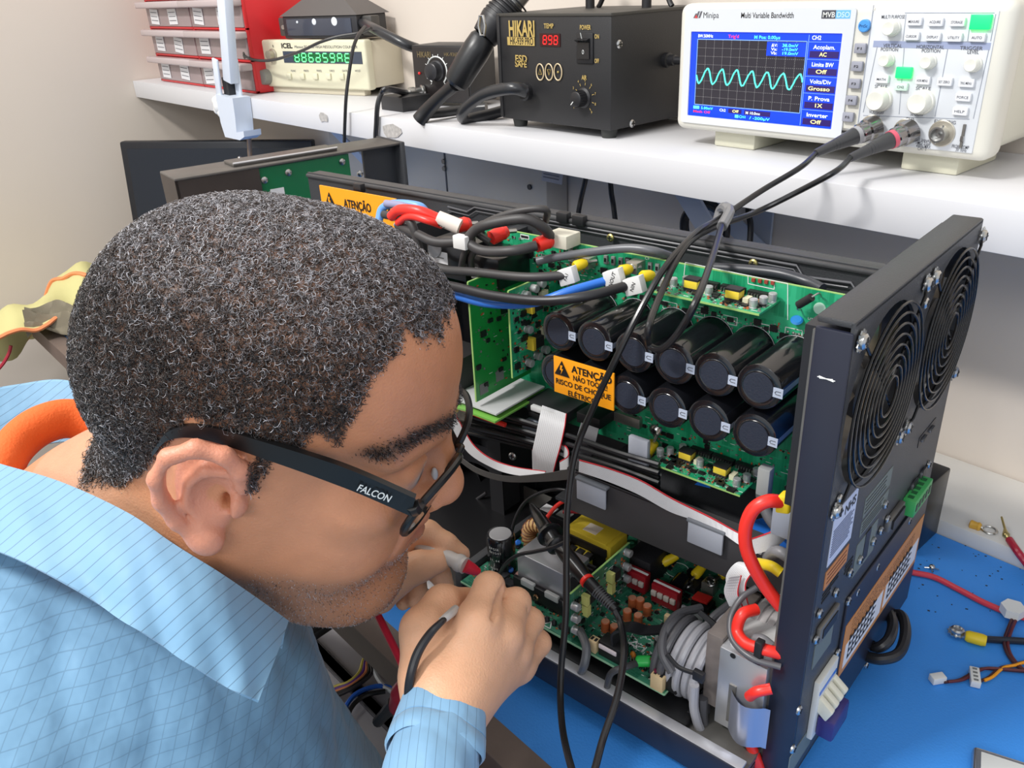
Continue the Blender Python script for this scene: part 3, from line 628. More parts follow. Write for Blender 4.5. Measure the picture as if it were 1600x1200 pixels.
m.text('ELÉTRICO!', (x0+W_*0.5, yy-0.0004, z0+H_*0.12), (1, 0, 0), (0, 0, 1), H_*0.2, INK, 0.02, fit=W_*0.5, center=True)
m.build('warning_sign', inv, 'orange ATENÇÃO sign lying over the capacitors')

def driver(z, x0, x1, y0, y1, name):
    m = MBm(); m.box((x0, y0, z), (x1, y1, z+0.0014), PCB); m.box((x0, y0-0.0004, z), (x1, y0, z+0.0014), PCBE); b = m.build(name, inv)
    L = x1-x0; W = y1-y0
    for (fx, fy, s_) in ((0.04, 0.35, 1), (0.11, 0.5, 1), (0.18, 0.75, 1), (0.46, 0.45, 1), (0.90, 0.25, 1), (0.94, 0.5, 1), (0.965, 0.8, 1)):
        m = MBm(); ecap(m, (x0+L*fx+0.003*0, y0+W*fy, z+0.0014), (0, 0, 1), 0.0029, 0.0062); m.build('small_capacitor', b)
    for fx, fy in ((0.30, 0.5), (0.70, 0.42)):
        m = MBm(); c = np.array([x0+L*fx, y0+W*fy, z+0.0014]); m.box(c+[-0.0055, -0.004, 0], c+[0.0055, 0.004, 0.003], FERR); m.box(c+[-0.0052, -0.0042, 0.0025], c+[0.0052, 0.0042, 0.008], TAPE, 0.0004); m.box(c+[-0.0055, -0.004, 0.008], c+[0.0055, 0.004, 0.0095], FERR)
        for k in range(5): m.box(c+[-0.005+k*0.0023, -0.0055, 0], c+[-0.0045+k*0.0023, 0.0055, 0.001], SOLD)
        m.build('pulse_transformer', b)
        m = MBm(); m.box(c+[0.007, -0.002, 0], c+[0.011, 0.005, 0.004], mat('cream_white', (214, 210, 180), 0.5)); m.build('film_capacitor', b)
    for fx in (0.36, 0.6, 0.85):
        m = MBm(); c = np.array([x0+L*fx, y1-W*0.12, z+0.0014]); m.box(c+[-0.009, -0.0025, 0], c+[0.009, 0.002, 0.0045], CHIP)
        for k in range(8): m.box(c+[-0.008+k*0.0022, -0.0036, 0], c+[-0.0072+k*0.0022, -0.0025, 0.003], SOLD)
        m.build('driver_chip', b)
    m = MBm(); smd(m, (x0+0.002, y0+0.001, z+0.0014), (1, 0, 0), (0, 1, 0), (0, 0, 1), L-0.004, W*0.75, 230, int(-z*1000)); m.build('surface_mount_parts', b, kind='stuff')
    return b
def P7(px, py): return (990+px/4.848, 400+py/4.848)
a = MZ(1024, 455, -0.207); b = MZ(1190, 491, -0.207)
driver(-0.207, a[0]-0.002, b[0], a[1]-0.003, YB-0.0005, 'driver_board')
a = MZ(1018, 722, -0.345); b = MZ(1165, 768, -0.345)
driver(-0.345, a[0]-0.002, b[0], a[1]-0.003, YB-0.0005, 'driver_board')

# --- left: vertical cards, relays
def card(x, y0, y1, z0, z1, seed, comps=True):
    m = MBm(); m.box((x, y0, z0), (x+0.0015, y1, z1), PCB if comps else mat('glossy_green_board', (34, 142, 62), 0.25, coat=0.4, var=0.12, vscale=60)); m.box((x, y0-0.0006, z0), (x+0.0015, y0, z1), PCBE); m.box((x, y0, z1), (x+0.0015, y1, z1+0.0006), PCBE); b = m.build('vertical_card', inv)
    m = MBm(); smd(m, (x+0.0015, y0+0.003, z0+0.003), (0, 1, 0), (0, 0, 1), (1, 0, 0), y1-y0-0.006, z1-z0-0.006, 330 if comps else 110, seed); m.build('surface_mount_parts', b, kind='stuff')
    if comps:
        for k, (fy, fz) in enumerate(((0.28, 0.90), (0.45, 0.93), (0.6, 0.95), (0.3, 0.50), (0.3, 0.10), (0.48, 0.13), (0.64, 0.16))):
            m = MBm(); ecap(m, (x+0.0015, y0+(y1-y0)*fy, z0+(z1-z0)*fz), (1, 0, 0), 0.0034, 0.0055); m.build('small_capacitor', b)
        for fz in (0.70, 0.27):
            m = MBm(); c = np.array([x+0.0015, y0+(y1-y0)*0.35, z0+(z1-z0)*fz]); m.box(c, c+[0.008, 0.010, 0.009], FERR); m.box(c+[0, -0.003, -0.001], c+[0.0075, 0.0, 0.010], TAPE); m.build('pulse_transformer', b)
            m = MBm(); m.box(c+[0, 0.014, 0.003], c+[0.004, 0.022, 0.012], mat('cream_white', (214, 210, 180), 0.5)); m.build('film_capacitor', b)
    else:
        for fy, fz in ((0.5, 0.64), (0.62, 0.36), (0.7, 0.17)):
            m = MBm(); c = np.array([x+0.0015, y0+(y1-y0)*fy, z0+(z1-z0)*fz]); m.box(c, c+[0.0016, 0.009, 0.008], CHIP)
            for k in range(5): m.box(c+[0, k*0.0018, -0.0014], c+[0.0008, k*0.0018+0.0007, 0], SOLD)
            m.build('logic_chip', b)
        for fy, fz in ((0.06, 0.04), (0.35, 0.08)):
            m = MBm(); c = np.array([x+0.0015, y0+(y1-y0)*fy, z0+(z1-z0)*fz]); m.box(c, c+[0.0003, 0.010, 0.010], GCH); m.build('test_pad', b)
a = MY(730, 441, 0.447); bq = MY(734, 624, 0.447); card(a[0], 0.447, 0.519, bq[2], a[2], 21, False)
a = MY(793, 455, 0.457); bq = MY(799, 590, 0.457); card(a[0], 0.457, 0.519, bq[2], a[2], 22, True)
a = MY(778, 421, 0.488); m = MBm(); m.box((a[0], 0.488, a[2]-0.10), (a[0]+0.0015, 0.519, a[2]), PCB); m.box((a[0], 0.4875, a[2]-0.10), (a[0]+0.0015, 0.519, a[2]+0.0006), PCBE); m.build('vertical_card', inv)
# bright plate and board under the cards
m = MBm(); a = MZ(793, 630, -0.328); m.box((a[0]-0.052, 0.447, -0.329), (a[0]+0.006, 0.512, -0.3275), mat('white_shield', (206, 206, 208), 0.35, 0.2)); m.box((a[0]-0.07, 0.443, -0.334), (a[0]+0.008, 0.514, -0.3322), mat('board_lime_edge', (110, 170, 70), 0.5)); m.build('shield_plate', inv, 'white shield plate over a small green board')
m = MBm(); a = MY(700, 585, 0.46); m.box((a[0]-0.02, 0.455, a[2]-0.035), (a[0]+0.012, 0.50, a[2]+0.012), TAPE, 0.001); m.box((a[0]-0.022, 0.46, a[2]-0.04), (a[0]+0.014, 0.495, a[2]+0.017), FERR); m.build('side_transformer', inv)
def relay(px, py, w, h, d, lab=True):
    p = MY(px, py, YB-d); m = MBm(); m.box((p[0]-w/2, YB-d, p[2]-h/2), (p[0]+w/2, YB, p[2]+h/2), mat('relay_black', (20, 20, 23), 0.3, coat=0.3), 0.0008); r = m.build('relay', main)
    if lab: m = MBm(); m.box((p[0]-w*0.45, YB-d-0.0003, p[2]-h*0.1), (p[0]+w*0.05, YB-d, p[2]+h*0.25), PAPER); m.box((p[0]-w*0.4, YB-d-0.0005, p[2]+h*0.05), (p[0]-w*0.05, YB-d-0.0003, p[2]+h*0.08), GCH)
    else: m = MBm(); m.box((p[0]-w*0.4, YB-d-0.0003, p[2]-h*0.3), (p[0]-w*0.1, YB-d, p[2]+h*0.1), PAPER)
    m.build('relay_label', r) if False else m.build('rating_sticker', main)
relay(697, 408, 0.045, 0.030, 0.045); relay(755, 425, 0.035, 0.026, 0.04, False); relay(672, 440, 0.03, 0.03, 0.03)
m = MBm(); p = MY(680, 388, 0.475); m.lathe((p[0], 0.475, p[2]), (0, -1, 0.3), [(0, 0.008), (0.001, 0.008)], mat('clear_disc', (150, 152, 156), 0.2), n=20); m.build('round_cap', inv)
p = MY(872, 372, 0.505); m = MBm(); m.box((p[0]-0.010, 0.500, p[2]-0.007), (p[0]+0.012, 0.519, p[2]+0.004), mat('ivory_connector', (206, 202, 186), 0.5), 0.001); m.build('plug_connector', inv, 'ivory plug connector')
p = MY(776, 405, 0.50); m = MBm(); m.box((p[0]-0.012, 0.492, p[2]-0.006), (p[0]+0.012, 0.519, p[2]+0.004), mat('dark_beige_part', (92, 84, 74), 0.5), 0.001); m.build('socket', inv)
for (px, py) in ((925, 405), (1000, 412), (975, 425)):
    p = MY(px, py, YB); m = MBm(); m.box((p[0]-0.005, YB-0.012, p[2]-0.005), (p[0]+0.005, YB, p[2]+0.004), mat('nickel_block', (170, 168, 160), 0.35, 0.8), 0.0006); m.lathe((p[0], YB-0.012, p[2]), N, [(0, 0.0032), (0.003, 0.0032), (0.0035, 0.002)], STEEL, n=12); m.build('terminal_stud', main)
# resistor with bent leads near the right corner and blue disc capacitor
p = MY(1260, 470, YB-0.008); m = MBm(); q1, q2 = p+np.array([-0.005, 0, -0.004]), p+np.array([0.004, -0.002, 0.004])
m.tube([q1, q2], 0.0028, FERR, n=12, smooth=0); m.tube([q2, q2+[0.003, 0.004, 0.002], q2+[0.003, 0.009, -0.002]], 0.0006, SOLD, n=6); m.tube([q1, q1+[-0.001, 0.002, -0.004], q1+[-0.001, 0.008, -0.006]], 0.0006, SOLD, n=6); m.build('diode', main)
p = MY(1245, 500, YB-0.003); m = MBm(); m.lathe(p, (0.2, -0.6, 1), [(-0.001, 0.003), (0, 0.0042), (0.001, 0.003)], mat('blue_disc', (30, 120, 190), 0.4), n=16); m.build('disc_capacitor', main)
# --- lower board and what stands on it
ZB = -0.466
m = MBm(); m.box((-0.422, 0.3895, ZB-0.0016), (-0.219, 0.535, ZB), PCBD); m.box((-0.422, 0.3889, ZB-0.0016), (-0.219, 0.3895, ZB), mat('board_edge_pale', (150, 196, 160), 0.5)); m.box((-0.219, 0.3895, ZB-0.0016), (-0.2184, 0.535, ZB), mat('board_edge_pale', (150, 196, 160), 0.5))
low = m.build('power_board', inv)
UPV = (0, 0, 1)
m = MBm(); smd(m, (-0.42, 0.393, ZB), (1, 0, 0), (0, 1, 0), UPV, 0.07, 0.13, 240, 11); smd(m, (-0.35, 0.394, ZB), (1, 0, 0), (0, 1, 0), UPV, 0.125, 0.06, 420, 12, 0.3); smd(m, (-0.30, 0.45, ZB), (1, 0, 0), (0, 1, 0), UPV, 0.08, 0.08, 240, 13)
m.build('surface_mount_parts', low, kind='stuff')
m = MBm()
def lz(px, py, z=ZB): return MZ(px, py, z)
for (px, py, a) in ((992, 985, 0), (965, 1002, 1), (1000, 1012, 2), (1020, 990, 0), (1055, 1005, 1)):
    p = lz(px, py)
    silk(m, (p[0], p[1], ZB), (1, 0, 0), (0, 1, 0), UPV, [(-0.004, -0.003), (0.004, -0.003), (0.004, 0.003), (-0.004, 0.003), (-0.004, -0.003)]); silk(m, (p[0], p[1], ZB), (1, 0, 0), (0, 1, 0), UPV, [(-0.002, 0), (0.003, 0.002)])
g = random.Random(5)
for k in range(60):
    p = lz(g.uniform(975, 1060), g.uniform(990, 1030)); a = g.uniform(0, 6.28); l = g.uniform(0.0006, 0.0022); m.obox((p[0], p[1], ZB+0.0002), (l*cos(a), l*sin(a), 0), (-0.0002*sin(a), 0.0002*cos(a), 0), (0, 0, 0.0001), WINK)
for (cx_, cy_, r) in ((-0.283, 0.515, 0.010),):
    P = [(r*cos(t), r*sin(t)) for t in np.linspace(0.3, 5.6, 22)]; silk(m, (cx_, cy_, ZB), (1, 0, 0), (0, 1, 0), UPV, P, 0.0003)
p = lz(992, 1006); m.prism((p[0], p[1], ZB), (1, 0, 0), (0, 1, 0), [(-0.005, -0.003), (0.004, -0.003), (0, 0.004)], 0.0003, WINK); m.prism((p[0], p[1], ZB+0.0003), (1, 0, 0), (0, 1, 0), [(-0.002, -0.0015), (0.0015, -0.0015), (0, 0.001)], 0.0002, PCBD)
p = lz(857, 976); silk(m, (p[0], p[1], ZB), (1, 0, 0), (0, 1, 0), UPV, [(-0.004, -0.003), (0.004, -0.003), (0, 0.004), (-0.004, -0.003)], 0.0004)
m.build('silkscreen', low)
def part(name, base=None, label=None): 
    return lambda mm: mm.build(name, base if base is not None else low, label)
m = MBm(); m.box((-0.432, 0.392, -0.488), (-0.4235, 0.56, ZB+0.006), CHAS, 0.001); m.build('board_guide', inv)
# standing electrolytic
p = lz(785, 886); m = MBm(); m.lathe((p[0], p[1], ZB), UPV, [(0, 0.0125), (0.002, 0.0118), (0.003, 0.0125), (0.034, 0.0125), (0.036, 0.0115), (0.036, 0.0098)], CAPB, n=28); m.lathe((p[0], p[1], ZB+0.036), UPV, [(0, 0.0098), (0.0004, 0.0095)], CSIL, n=24)
for k, (t, z) in enumerate((('EPCOS', 0.027), ('B43501', 0.023), ('21.44', 0.015), ('450V', 0.006))):
    for j, ch in enumerate(t):
        a = -1.75+0.16*j; m.text(ch, (p[0]+0.0127*cos(a), p[1]+0.0127*sin(a), ZB+z), (-sin(a), cos(a), 0), (0, 0, 1), 0.0032, WINK, 0.0)
m.build('electrolytic_capacitor', low, 'tall black standing capacitor with silver top')
# silver heatsink with black plate in front
a, b = lz(808, 927), lz(880, 965); yv = (a[1]+b[1])/2; x0, x1 = a[0], b[0]; zt = MY(807, 903, yv)[2]; zs = MY(811, 864, yv+0.004)[2]
m = MBm(); m.box((x0-0.002, yv+0.004, ZB+0.004), (x1+0.002, yv+0.034, zs), ALU, 0.0008)
for k in range(6): m.box((x1+0.002, yv+0.008+k*0.0045, ZB+0.004), (x1+0.010, yv+0.010+k*0.0045, zs-0.004), FERR)
hs = m.build('heatsink', low, 'block heatsink of bare aluminium')
m = MBm(); m.box((x0-0.004, yv, ZB+0.001), (x1+0.003, yv+0.0035, zt), mat('black_clamp_plate', (24, 24, 26), 0.45), 0.0005); m.build('clamp_plate', low)
for fx in (0.10, 0.62):
    m = MBm(); xx = x0+(x1-x0)*fx; m.box((xx, yv-0.001, zt-0.004), (xx+0.014, yv+0.003, zt+0.002), mat('mica_film', (190, 192, 190), 0.3), 0.001); m.build('mica_pad', low)
m = MBm(); m.box((x1+0.001, yv-0.002, ZB+0.004), (x1+0.004, yv+0.003, zt+0.003), mat('mica_film', (190, 192, 190), 0.3), 0.0008); m.build('mica_pad', low)
scr(low, ((x0*0.55+x1*0.45), yv-0.0005, (ZB+zt)/2), (0, -1, 0), 0.0028, mt=mat('copper_screw', (200, 160, 120), 0.3, 1.0), washer=False)
for k in range(9):
    p = lz(800+k*11, 943+k*5.5); m = MBm(); m.lathe((p[0], p[1], ZB), UPV, [(0, 0.0022), (0.003, 0.0022), (0.0045, 0.0012)], BLACK, n=10); m.build('transistor_lead', low)
# transformer in yellow tape
a = MZ(947, 852, ZB+0.036); zt2 = ZB+0.036; xr, yf = a[0], a[1]
wx = 0.040; m = MBm(); m.box((xr-wx, yf, zt2-0.011), (xr, yf+0.026, zt2), TAPE, 0.0015); m.box((xr-0.001, yf, ZB+0.006), (xr+0.0045, yf+0.026, zt2-0.001), TAPE, 0.0015); m.box((xr-wx-0.004, yf, ZB+0.006), (xr-wx+0.001, yf+0.026, zt2-0.001), TAPE, 0.0015); tr = m.build('transformer', low, 'large transformer wrapped in yellow tape')
m = MBm(); m.box((xr-wx+0.001, yf+0.001, ZB+0.004), (xr-0.001, yf+0.025, zt2-0.011), FERR); m.box((xr-wx-0.001, yf-0.0015, zt2-0.012), (xr+0.001, yf+0.001, zt2-0.005), FERR); m.build('core', tr)
m = MBm(); m.box((xr-wx+0.006, yf-0.010, ZB+0.004), (xr-0.012, yf+0.001, zt2-0.012), TAPE, 0.005, 4)
for k in range(4): m.tube([(xr-wx+0.008, yf-0.0104, ZB+0.009+k*0.005), (xr-wx+0.02, yf-0.0108, ZB+0.008+k*0.005), (xr-0.014, yf-0.0104, ZB+0.009+k*0.0052)], 0.0004, mat('tape_wrinkle', (190, 160, 40), 0.4), n=5)
m.build('winding', tr)
for k in range(3): m = MBm(); m.box((xr-wx+0.007+k*0.0085, yf-0.011, zt2-0.016), (xr-wx+0.0135+k*0.0085, yf-0.004, zt2-0.011), FERR, 0.0006); m.build('bobbin_tab', tr)
m = MBm(); m.box((xr-wx*0.72, yf+0.006, zt2), (xr-wx*0.38, yf+0.018, zt2+0.0003), mat('pale_sticker', (226, 214, 196), 0.6)); m.build('sticker', tr)
# toroid with striped winding, left of the transformer
c = MZ(838, 852, ZB+0.020); m = MBm(); R_ = 0.017
m.tube([(c[0]+R_*cos(t), c[1]+0.010, ZB+0.018+R_*0.95*sin(t)) for t in np.linspace(0, 2*pi, 25)[:-1]], 0.0065, mat('toroid_varnish', (216, 176, 120), 0.4), n=12, smooth=0, closed=True)
for k in range(26):
    t = 2*pi*k/26; cc = np.array([c[0]+R_*cos(t), c[1]+0.010, ZB+0.018+R_*0.95*sin(t)]); e = np.array([cos(t), 0, sin(t)])
    m.tube([cc+0.0068*(e*cos(q)+np.array([0, 1, 0])*sin(q)) for q in np.linspace(0, 2*pi, 11)[:-1]], 0.0007, mat('toroid_wire', (120, 70, 42), 0.4), n=5, smooth=0, closed=True)
m.build('toroid_coil', low, 'toroid coil with brown wire')
m = MBm(); p = MZ(852, 852, ZB+0.02); m.obox(p, (0.003, 0, 0.001), (0, 0.002, 0), (0, 0, 0.004), mat('bright_green_sleeve', (52, 190, 84), 0.4), 0.001); m.build('green_sleeve', low)
# vertical control card with capacitors
a, b = lz(893, 1003), lz(966, 950); zt3 = MY(893, 930, a[1])[2]; xc = a[0]
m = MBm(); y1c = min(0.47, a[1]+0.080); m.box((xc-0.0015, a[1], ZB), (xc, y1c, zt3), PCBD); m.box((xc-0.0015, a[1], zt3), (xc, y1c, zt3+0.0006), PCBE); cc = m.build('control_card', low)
m = MBm(); smd(m, (xc, a[1]+0.002, ZB+0.003), (0, 1, 0), (0, 0, 1), (1, 0, 0), y1c-a[1]-0.004, zt3-ZB-0.006, 200, 33); m.build('surface_mount_parts', cc, kind='stuff')
for k, (fy, fz) in enumerate(((0.03, 0.75), (0.03, 0.5), (0.03, 0.25), (0.92, 0.9), (0.9, 0.62), (0.9, 0.36))):
    m = MBm(); ecap(m, (xc, a[1]+(y1c-a[1])*fy, ZB+(zt3-ZB)*fz), (1, 0, 0), 0.0034, 0.0055); m.build('small_capacitor', cc)
for fy in (0.2, 0.62):
    m = MBm(); c = np.array([xc, a[1]+(y1c-a[1])*fy, ZB+(zt3-ZB)*0.62]); m.box(c, c+[0.006, 0.009, 0.008], FERR); m.box(c+[0, -0.003, 0], c+[0.006, 0.001, 0.009], mat('pale_yellow_part', (216, 214, 130), 0.45)); m.box(c+[0, -0.002, -0.012], c+[0.005, 0.003, -0.002], mat('pale_yellow_part', (216, 214, 130), 0.45)); m.build('pulse_transformer', cc)
# dark red film capacitors with grey tabs
for (px, py) in ((990, 925), (1038, 952)):
    p = lz(px, py); m = MBm(); m.box((p[0]-0.012, p[1]-0.002, ZB+0.004), (p[0]+0.012, p[1]+0.007, ZB+0.022), DRED, 0.001); m.box((p[0]-0.012, p[1]+0.0015, ZB+0.0218), (p[0]+0.012, p[1]+0.0035, ZB+0.0224), WINK); f = m.build('film_capacitor', low, 'dark red film capacitor')
    for k in range(4): m = MBm(); m.box((p[0]-0.011+k*0.0058, p[1]-0.0045, ZB+0.012), (p[0]-0.0062+k*0.0058, p[1]-0.0018, ZB+0.017), mat('grey_ceramic_tab', (176, 168, 160), 0.5), 0.0008); m.build('ceramic_tab', low)
for (px, py) in ((980, 968), (988, 948), (997, 975), (1011, 960), (946, 985), (960, 992), (1000, 950)):
    p = lz(px, py); m = MBm(); ecap(m, (p[0], p[1], ZB), UPV, 0.0036, 0.0095, COP, mat('orange_cap_top', (214, 150, 120), 0.35, 0.3)); m.build('orange_capacitor', low)
a, b = MZ(1040, 940, ZB+0.009), MZ(1068, 905, ZB+0.009); m = MBm(); d = nrm(np.array(b)-a); ecap(m, a, d, 0.0072, np.linalg.norm(np.array(b)-a), CAPB); m.lathe(a-d*0.0002, -d, [(0, 0.0062), (0.0003, 0.006)], CSIL, n=20); m.build('lying_capacitor', low, 'black capacitor lying on its side')
p = MZ(1078, 912, ZB+0.006); m = MBm(); m.box((p[0]-0.008, p[1]-0.006, ZB+0.002), (p[0]+0.008, p[1]+0.010, ZB+0.008), CHIP, 0.0005); m.build('power_module', low)
p = lz(1098, 948); m = MBm(); m.box((p[0]-0.008, p[1]-0.006, ZB), (p[0]+0.008, p[1]+0.006, ZB+0.006), CHIP, 0.0005); m.obox((p[0]-0.001, p[1], ZB+0.0085), (0.007, 0, 0.0006), (0, 0.005, 0), (0, 0, 0.0014), mat('red_cover', (206, 44, 40), 0.45), 0.0008); m.build('red_part', low)
p = lz(1082, 965); m = MBm(); m.box((p[0]-0.010, p[1]-0.0015, ZB), (p[0]+0.010, p[1]+0.0015, ZB+0.008), mat('grey_chip_plate', (176, 178, 182), 0.4), 0.0008); m.build('sensor_plate', low)
p = lz(1044, 975); m = MBm(); m.box((p[0]-0.003, p[1]-0.002, ZB), (p[0]+0.003, p[1]+0.002, ZB+0.009), CREAM, 0.0004); m.build('pin_socket', low)
# dark block behind the transformer
p = lz(975, 880, ZB+0.0); m = MBm(); m.box((xr+0.012, yf+0.012, ZB), (xr+0.036, yf+0.040, ZB+0.026), mat('potted_block', (32, 32, 36), 0.5, bump=0.4, bscale=600), 0.001); m.build('potted_module', low)
p = MZ(872, 806, ZB+0.03); m = MBm(); m.box((p[0]-0.02, p[1]-0.006, ZB+0.012), (p[0]+0.022, p[1]+0.020, ZB+0.032), mat('relay_black', (20, 20, 23), 0.3), 0.001)
m.box((p[0]-0.018, p[1]-0.004, ZB+0.032), (p[0]-0.004, p[1]+0.006, ZB+0.0326), PAPER); m.box((p[0]-0.001, p[1]-0.002, ZB+0.032), (p[0]+0.012, p[1]+0.008, ZB+0.0326), GCH); m.build('fuse_block', low, 'black fuse block with white stickers')
# rear terminals with screws and yellow sleeved lugs
NIK = mat('nickel_block', (170, 168, 160), 0.35, 0.8)
def lug(parent, p, d, L=0.014, r=0.0042, sleeve=YEL, wire=GREYW, wr=0.0026, tail=None):
    m = MBm(); p = np.array(p, float); d = nrm(d); m.lathe(p, d, [(0, r*0.85), (0.001, r), (L*0.5, r), (L, r*0.8)], sleeve, n=12)
    u, v, _ = basis(d); m.tube([p-d*0.0095+0.0036*(d*cos(t)+np.cross(d, (0, 0, 1))*sin(t)) for t in np.linspace(0, 2*pi, 13)[:-1]], 0.0012, STEEL, n=6, smooth=0, closed=True); m.tube([p-d*0.006, p], 0.0014, STEEL, n=6, smooth=0)
    if tail: m.tube([p+d*L]+[np.array(q, float) for q in tail], wr, wire, n=8)
    return m.build('crimp_lug', parent, 'crimp lug')
def stud(px, py, h=0.011, z=ZB):
    p = lz(px, py, z); m = MBm(); m.box((p[0]-0.0055, p[1]-0.0045, z), (p[0]+0.0055, p[1]+0.0045, z+h), NIK, 0.0006); m.lathe((p[0], p[1], z+h), UPV, [(0, 0.0042), (0.0008, 0.0042), (0.001, 0.0034), (0.003, 0.0034), (0.0035, 0.0026)], STEEL, n=14); m.obox((p[0], p[1], z+h+0.0036), (0.0024, 0, 0), (0, 0.0004, 0), (0, 0, 0.0002), BLACK); m.build('screw_terminal', low); return p
p1 = stud(1016, 900); p2 = stud(1108, 925); p3 = stud(1008, 868, 0.02)
lug(low, p1+np.array([0.008, 0.006, 0.014]), (0.5, 0.6, 0.35), tail=[p1+np.array([0.03, 0.04, 0.026])])
lug(low, p2+np.array([0.006, 0.006, 0.016]), (0.3, 0.8, 0.3), tail=[p2+np.array([0.02, 0.03, 0.03])])
for (px, py, dx, mt) in ((975, 808, 0.3, YEL), (920, 800, 0.4, YEL), (940, 820, 0.35, YEL), (988, 830, 0.4, YEL), (880, 795, 0.4, mat('yellow_dull', (176, 152, 30), 0.5)), (1085, 900, 0.1, YEL)):
    p = MZ(px, py, ZB+0.012); lug(low, p, (dx, 0.8, 0.25), sleeve=mt, tail=[p+np.array([0.02, 0.032, 0.010]), p+np.array([0.035, 0.045, 0.006])])
# cream connectors, pin rows, black connector with flat cable on the front edge
for (px, py, w, h) in ((928, 1016, 0.007, 0.011), (1028, 1075, 0.010, 0.013)):
    p = lz(px, py); m = MBm(); m.box((p[0]-w/2, p[1]-0.003, ZB), (p[0]+w/2, p[1]+0.004, ZB+h), CREAM, 0.0004)
    for k in (-1, 1): m.box((p[0]+k*w*0.25-0.001, p[1]-0.0012, ZB+h-0.0002), (p[0]+k*w*0.25+0.001, p[1]+0.0022, ZB+h+0.0003), BLACK)
    m.build('cream_connector', low)
p = lz(1050, 1068); m = MBm(); m.box((p[0]-0.006, p[1]-0.008, ZB), (p[0]+0.008, p[1]+0.014, ZB+0.014), CHIP, 0.0004); m.build('black_relay', low)
p = lz(955, 1028); m = MBm(); m.box((p[0]-0.010, p[1]-0.003, ZB), (p[0]+0.010, p[1]+0.009, ZB+0.014), CHIP, 0.0008); m.box((p[0]-0.009, p[1]-0.0042, ZB+0.008), (p[0]+0.007, p[1]-0.0028, ZB+0.012), mat('pinkish_white_bar', (226, 214, 216), 0.4), 0.001); m.build('ribbon_socket', low)
p = np.array([p[0]+0.002, p[1]+0.004, ZB+0.014])
m = MBm(); m.ribbon([p, p+[-0.001, 0.002, 0.010], p+[0.008, 0.006, 0.015], MZ(1010, 985, ZB+0.022), MZ(1050, 982, ZB+0.022), MZ(1085, 978, ZB+0.018)], [(0, 0.012, 0.0)]*6, 0.002, RUB); m.build('flat_black_cable', inv)
for k in range(14):
    pass
m = MBm()
for i in range(8):
    for j in range(2): p = lz(986+i*7.5, 1035+i*4.0+j*-5); m.obox((p[0], p[1], ZB+0.002), (0.0003, 0, 0), (0, 0.0003, 0), (0, 0, 0.003), SOLD); m.obox((p[0], p[1], ZB+0.0008), (0.0011, 0, 0), (0, 0.0011, 0), (0, 0, 0.0008), CHIP)
m.build('pin_header', low, kind='stuff')
m = MBm()
for i in range(6): p = lz(965+i*5, 1022+i*3.2); m.obox((p[0], p[1], ZB+0.003), (0.0003, 0, 0), (0, 0.0003, 0), (0, 0, 0.004), SOLD)
m.build('pin_header', low, kind='stuff')
p = lz(1027, 1015); m = MBm(); ecap(m, (p[0], p[1], ZB), UPV, 0.003, 0.011, CAPB); m.build('small_capacitor', low)
p = lz(989, 1030); m = MBm(); m.sph((p[0], p[1], ZB+0.004), 0.0032, mat('tantalum_orange', (176, 108, 34), 0.4), sc=(0.8, 0.6, 1.2)); m.build('tantalum_capacitor', low)
# green tipped grey lead and striped lead going over the front lip
m = MBm(); P = [MZ(906, 985, ZB+0.012), MZ(916, 1010, ZB+0.012), MZ(914, 1035, ZB+0.004), MZ(907, 1052, -0.478)]; m.tube([np.array(q) for q in P], 0.0034, mat('spiral_grey', (92, 94, 98), 0.35), n=10); m.build('spiral_wrapped_lead', inv)
m = MBm(); P = [MZ(1000, 1035, ZB+0.008), MZ(975, 1043, ZB+0.012), MZ(955, 1052, ZB+0.006), MZ(948, 1075, -0.477)]; m.tube([np.array(q) for q in P], 0.0025, mat('dark_grey_lead', (66, 66, 68), 0.4), n=10); ld = m.build('sensor_lead', inv)
c = MZ(1006, 1033, ZB+0.010); m = MBm(); m.obox(c, (0.0055, 0.003, 0.001), (-0.002, 0.0035, 0.001), (0, -0.001, 0.0032), mat('green_cap', (34, 176, 74), 0.35), 0.0028, 4); m.build('green_tip', ld, 'bright green sleeve tip')
m = MBm(); m.tube([MZ(1013, 1025, ZB+0.012), MZ(1020, 1035, ZB+0.014), MZ(1025, 1052, ZB+0.013)], 0.001, mat('wine_wire', (110, 30, 60), 0.4), n=6); m.tube([MZ(1016, 1024, ZB+0.012), MZ(1024, 1034, ZB+0.014), MZ(1030, 1054, ZB+0.013)], 0.001, RUB, n=6); m.build('thin_wire_pair', inv)
p = MZ(830, 800, -0.46); m = MBm(); a_ = MY(806, 755, 0.53); b_ = MY(862, 820, 0.53); m.box((a_[0], 0.53, b_[2]), (b_[0], 0.532, a_[2]), DSTEEL); m.box((a_[0]+0.02, 0.5285, b_[2]+0.004), (b_[0]-0.006, 0.53, a_[2]-0.020), BLACK); m.build('steel_bracket', inv)
p = MZ(776, 880, ZB+0.003); m = MBm(); m.tube([p, p+[0.006, 0.003, 0]], 0.0026, mat('olive_resistor', (122, 140, 90), 0.4), n=10, smooth=0)
for k in range(3): m.tube([p+[0.001+0.002*k, 0.0005+0.001*k, 0], p+[0.0016+0.002*k, 0.0008+0.001*k, 0]], 0.0027, (DRED, ORANGE, INK)[k], n=10, smooth=0)
m.build('banded_resistor', low)
for (px, py, mt) in ((795, 888, BLUEW), (808, 895, mat('pink_resistor', (206, 160, 150), 0.4)), (807, 846, BLUEW)):
    p = MZ(px, py, ZB+0.003); m = MBm(); m.lathe(p-[0, 0, 0.003], (0.5, -0.2, 0.6), [(0, 0.002), (0.001, 0.0028), (0.006, 0.0028), (0.007, 0.002)], mt, n=10); m.build('small_resistor', low)
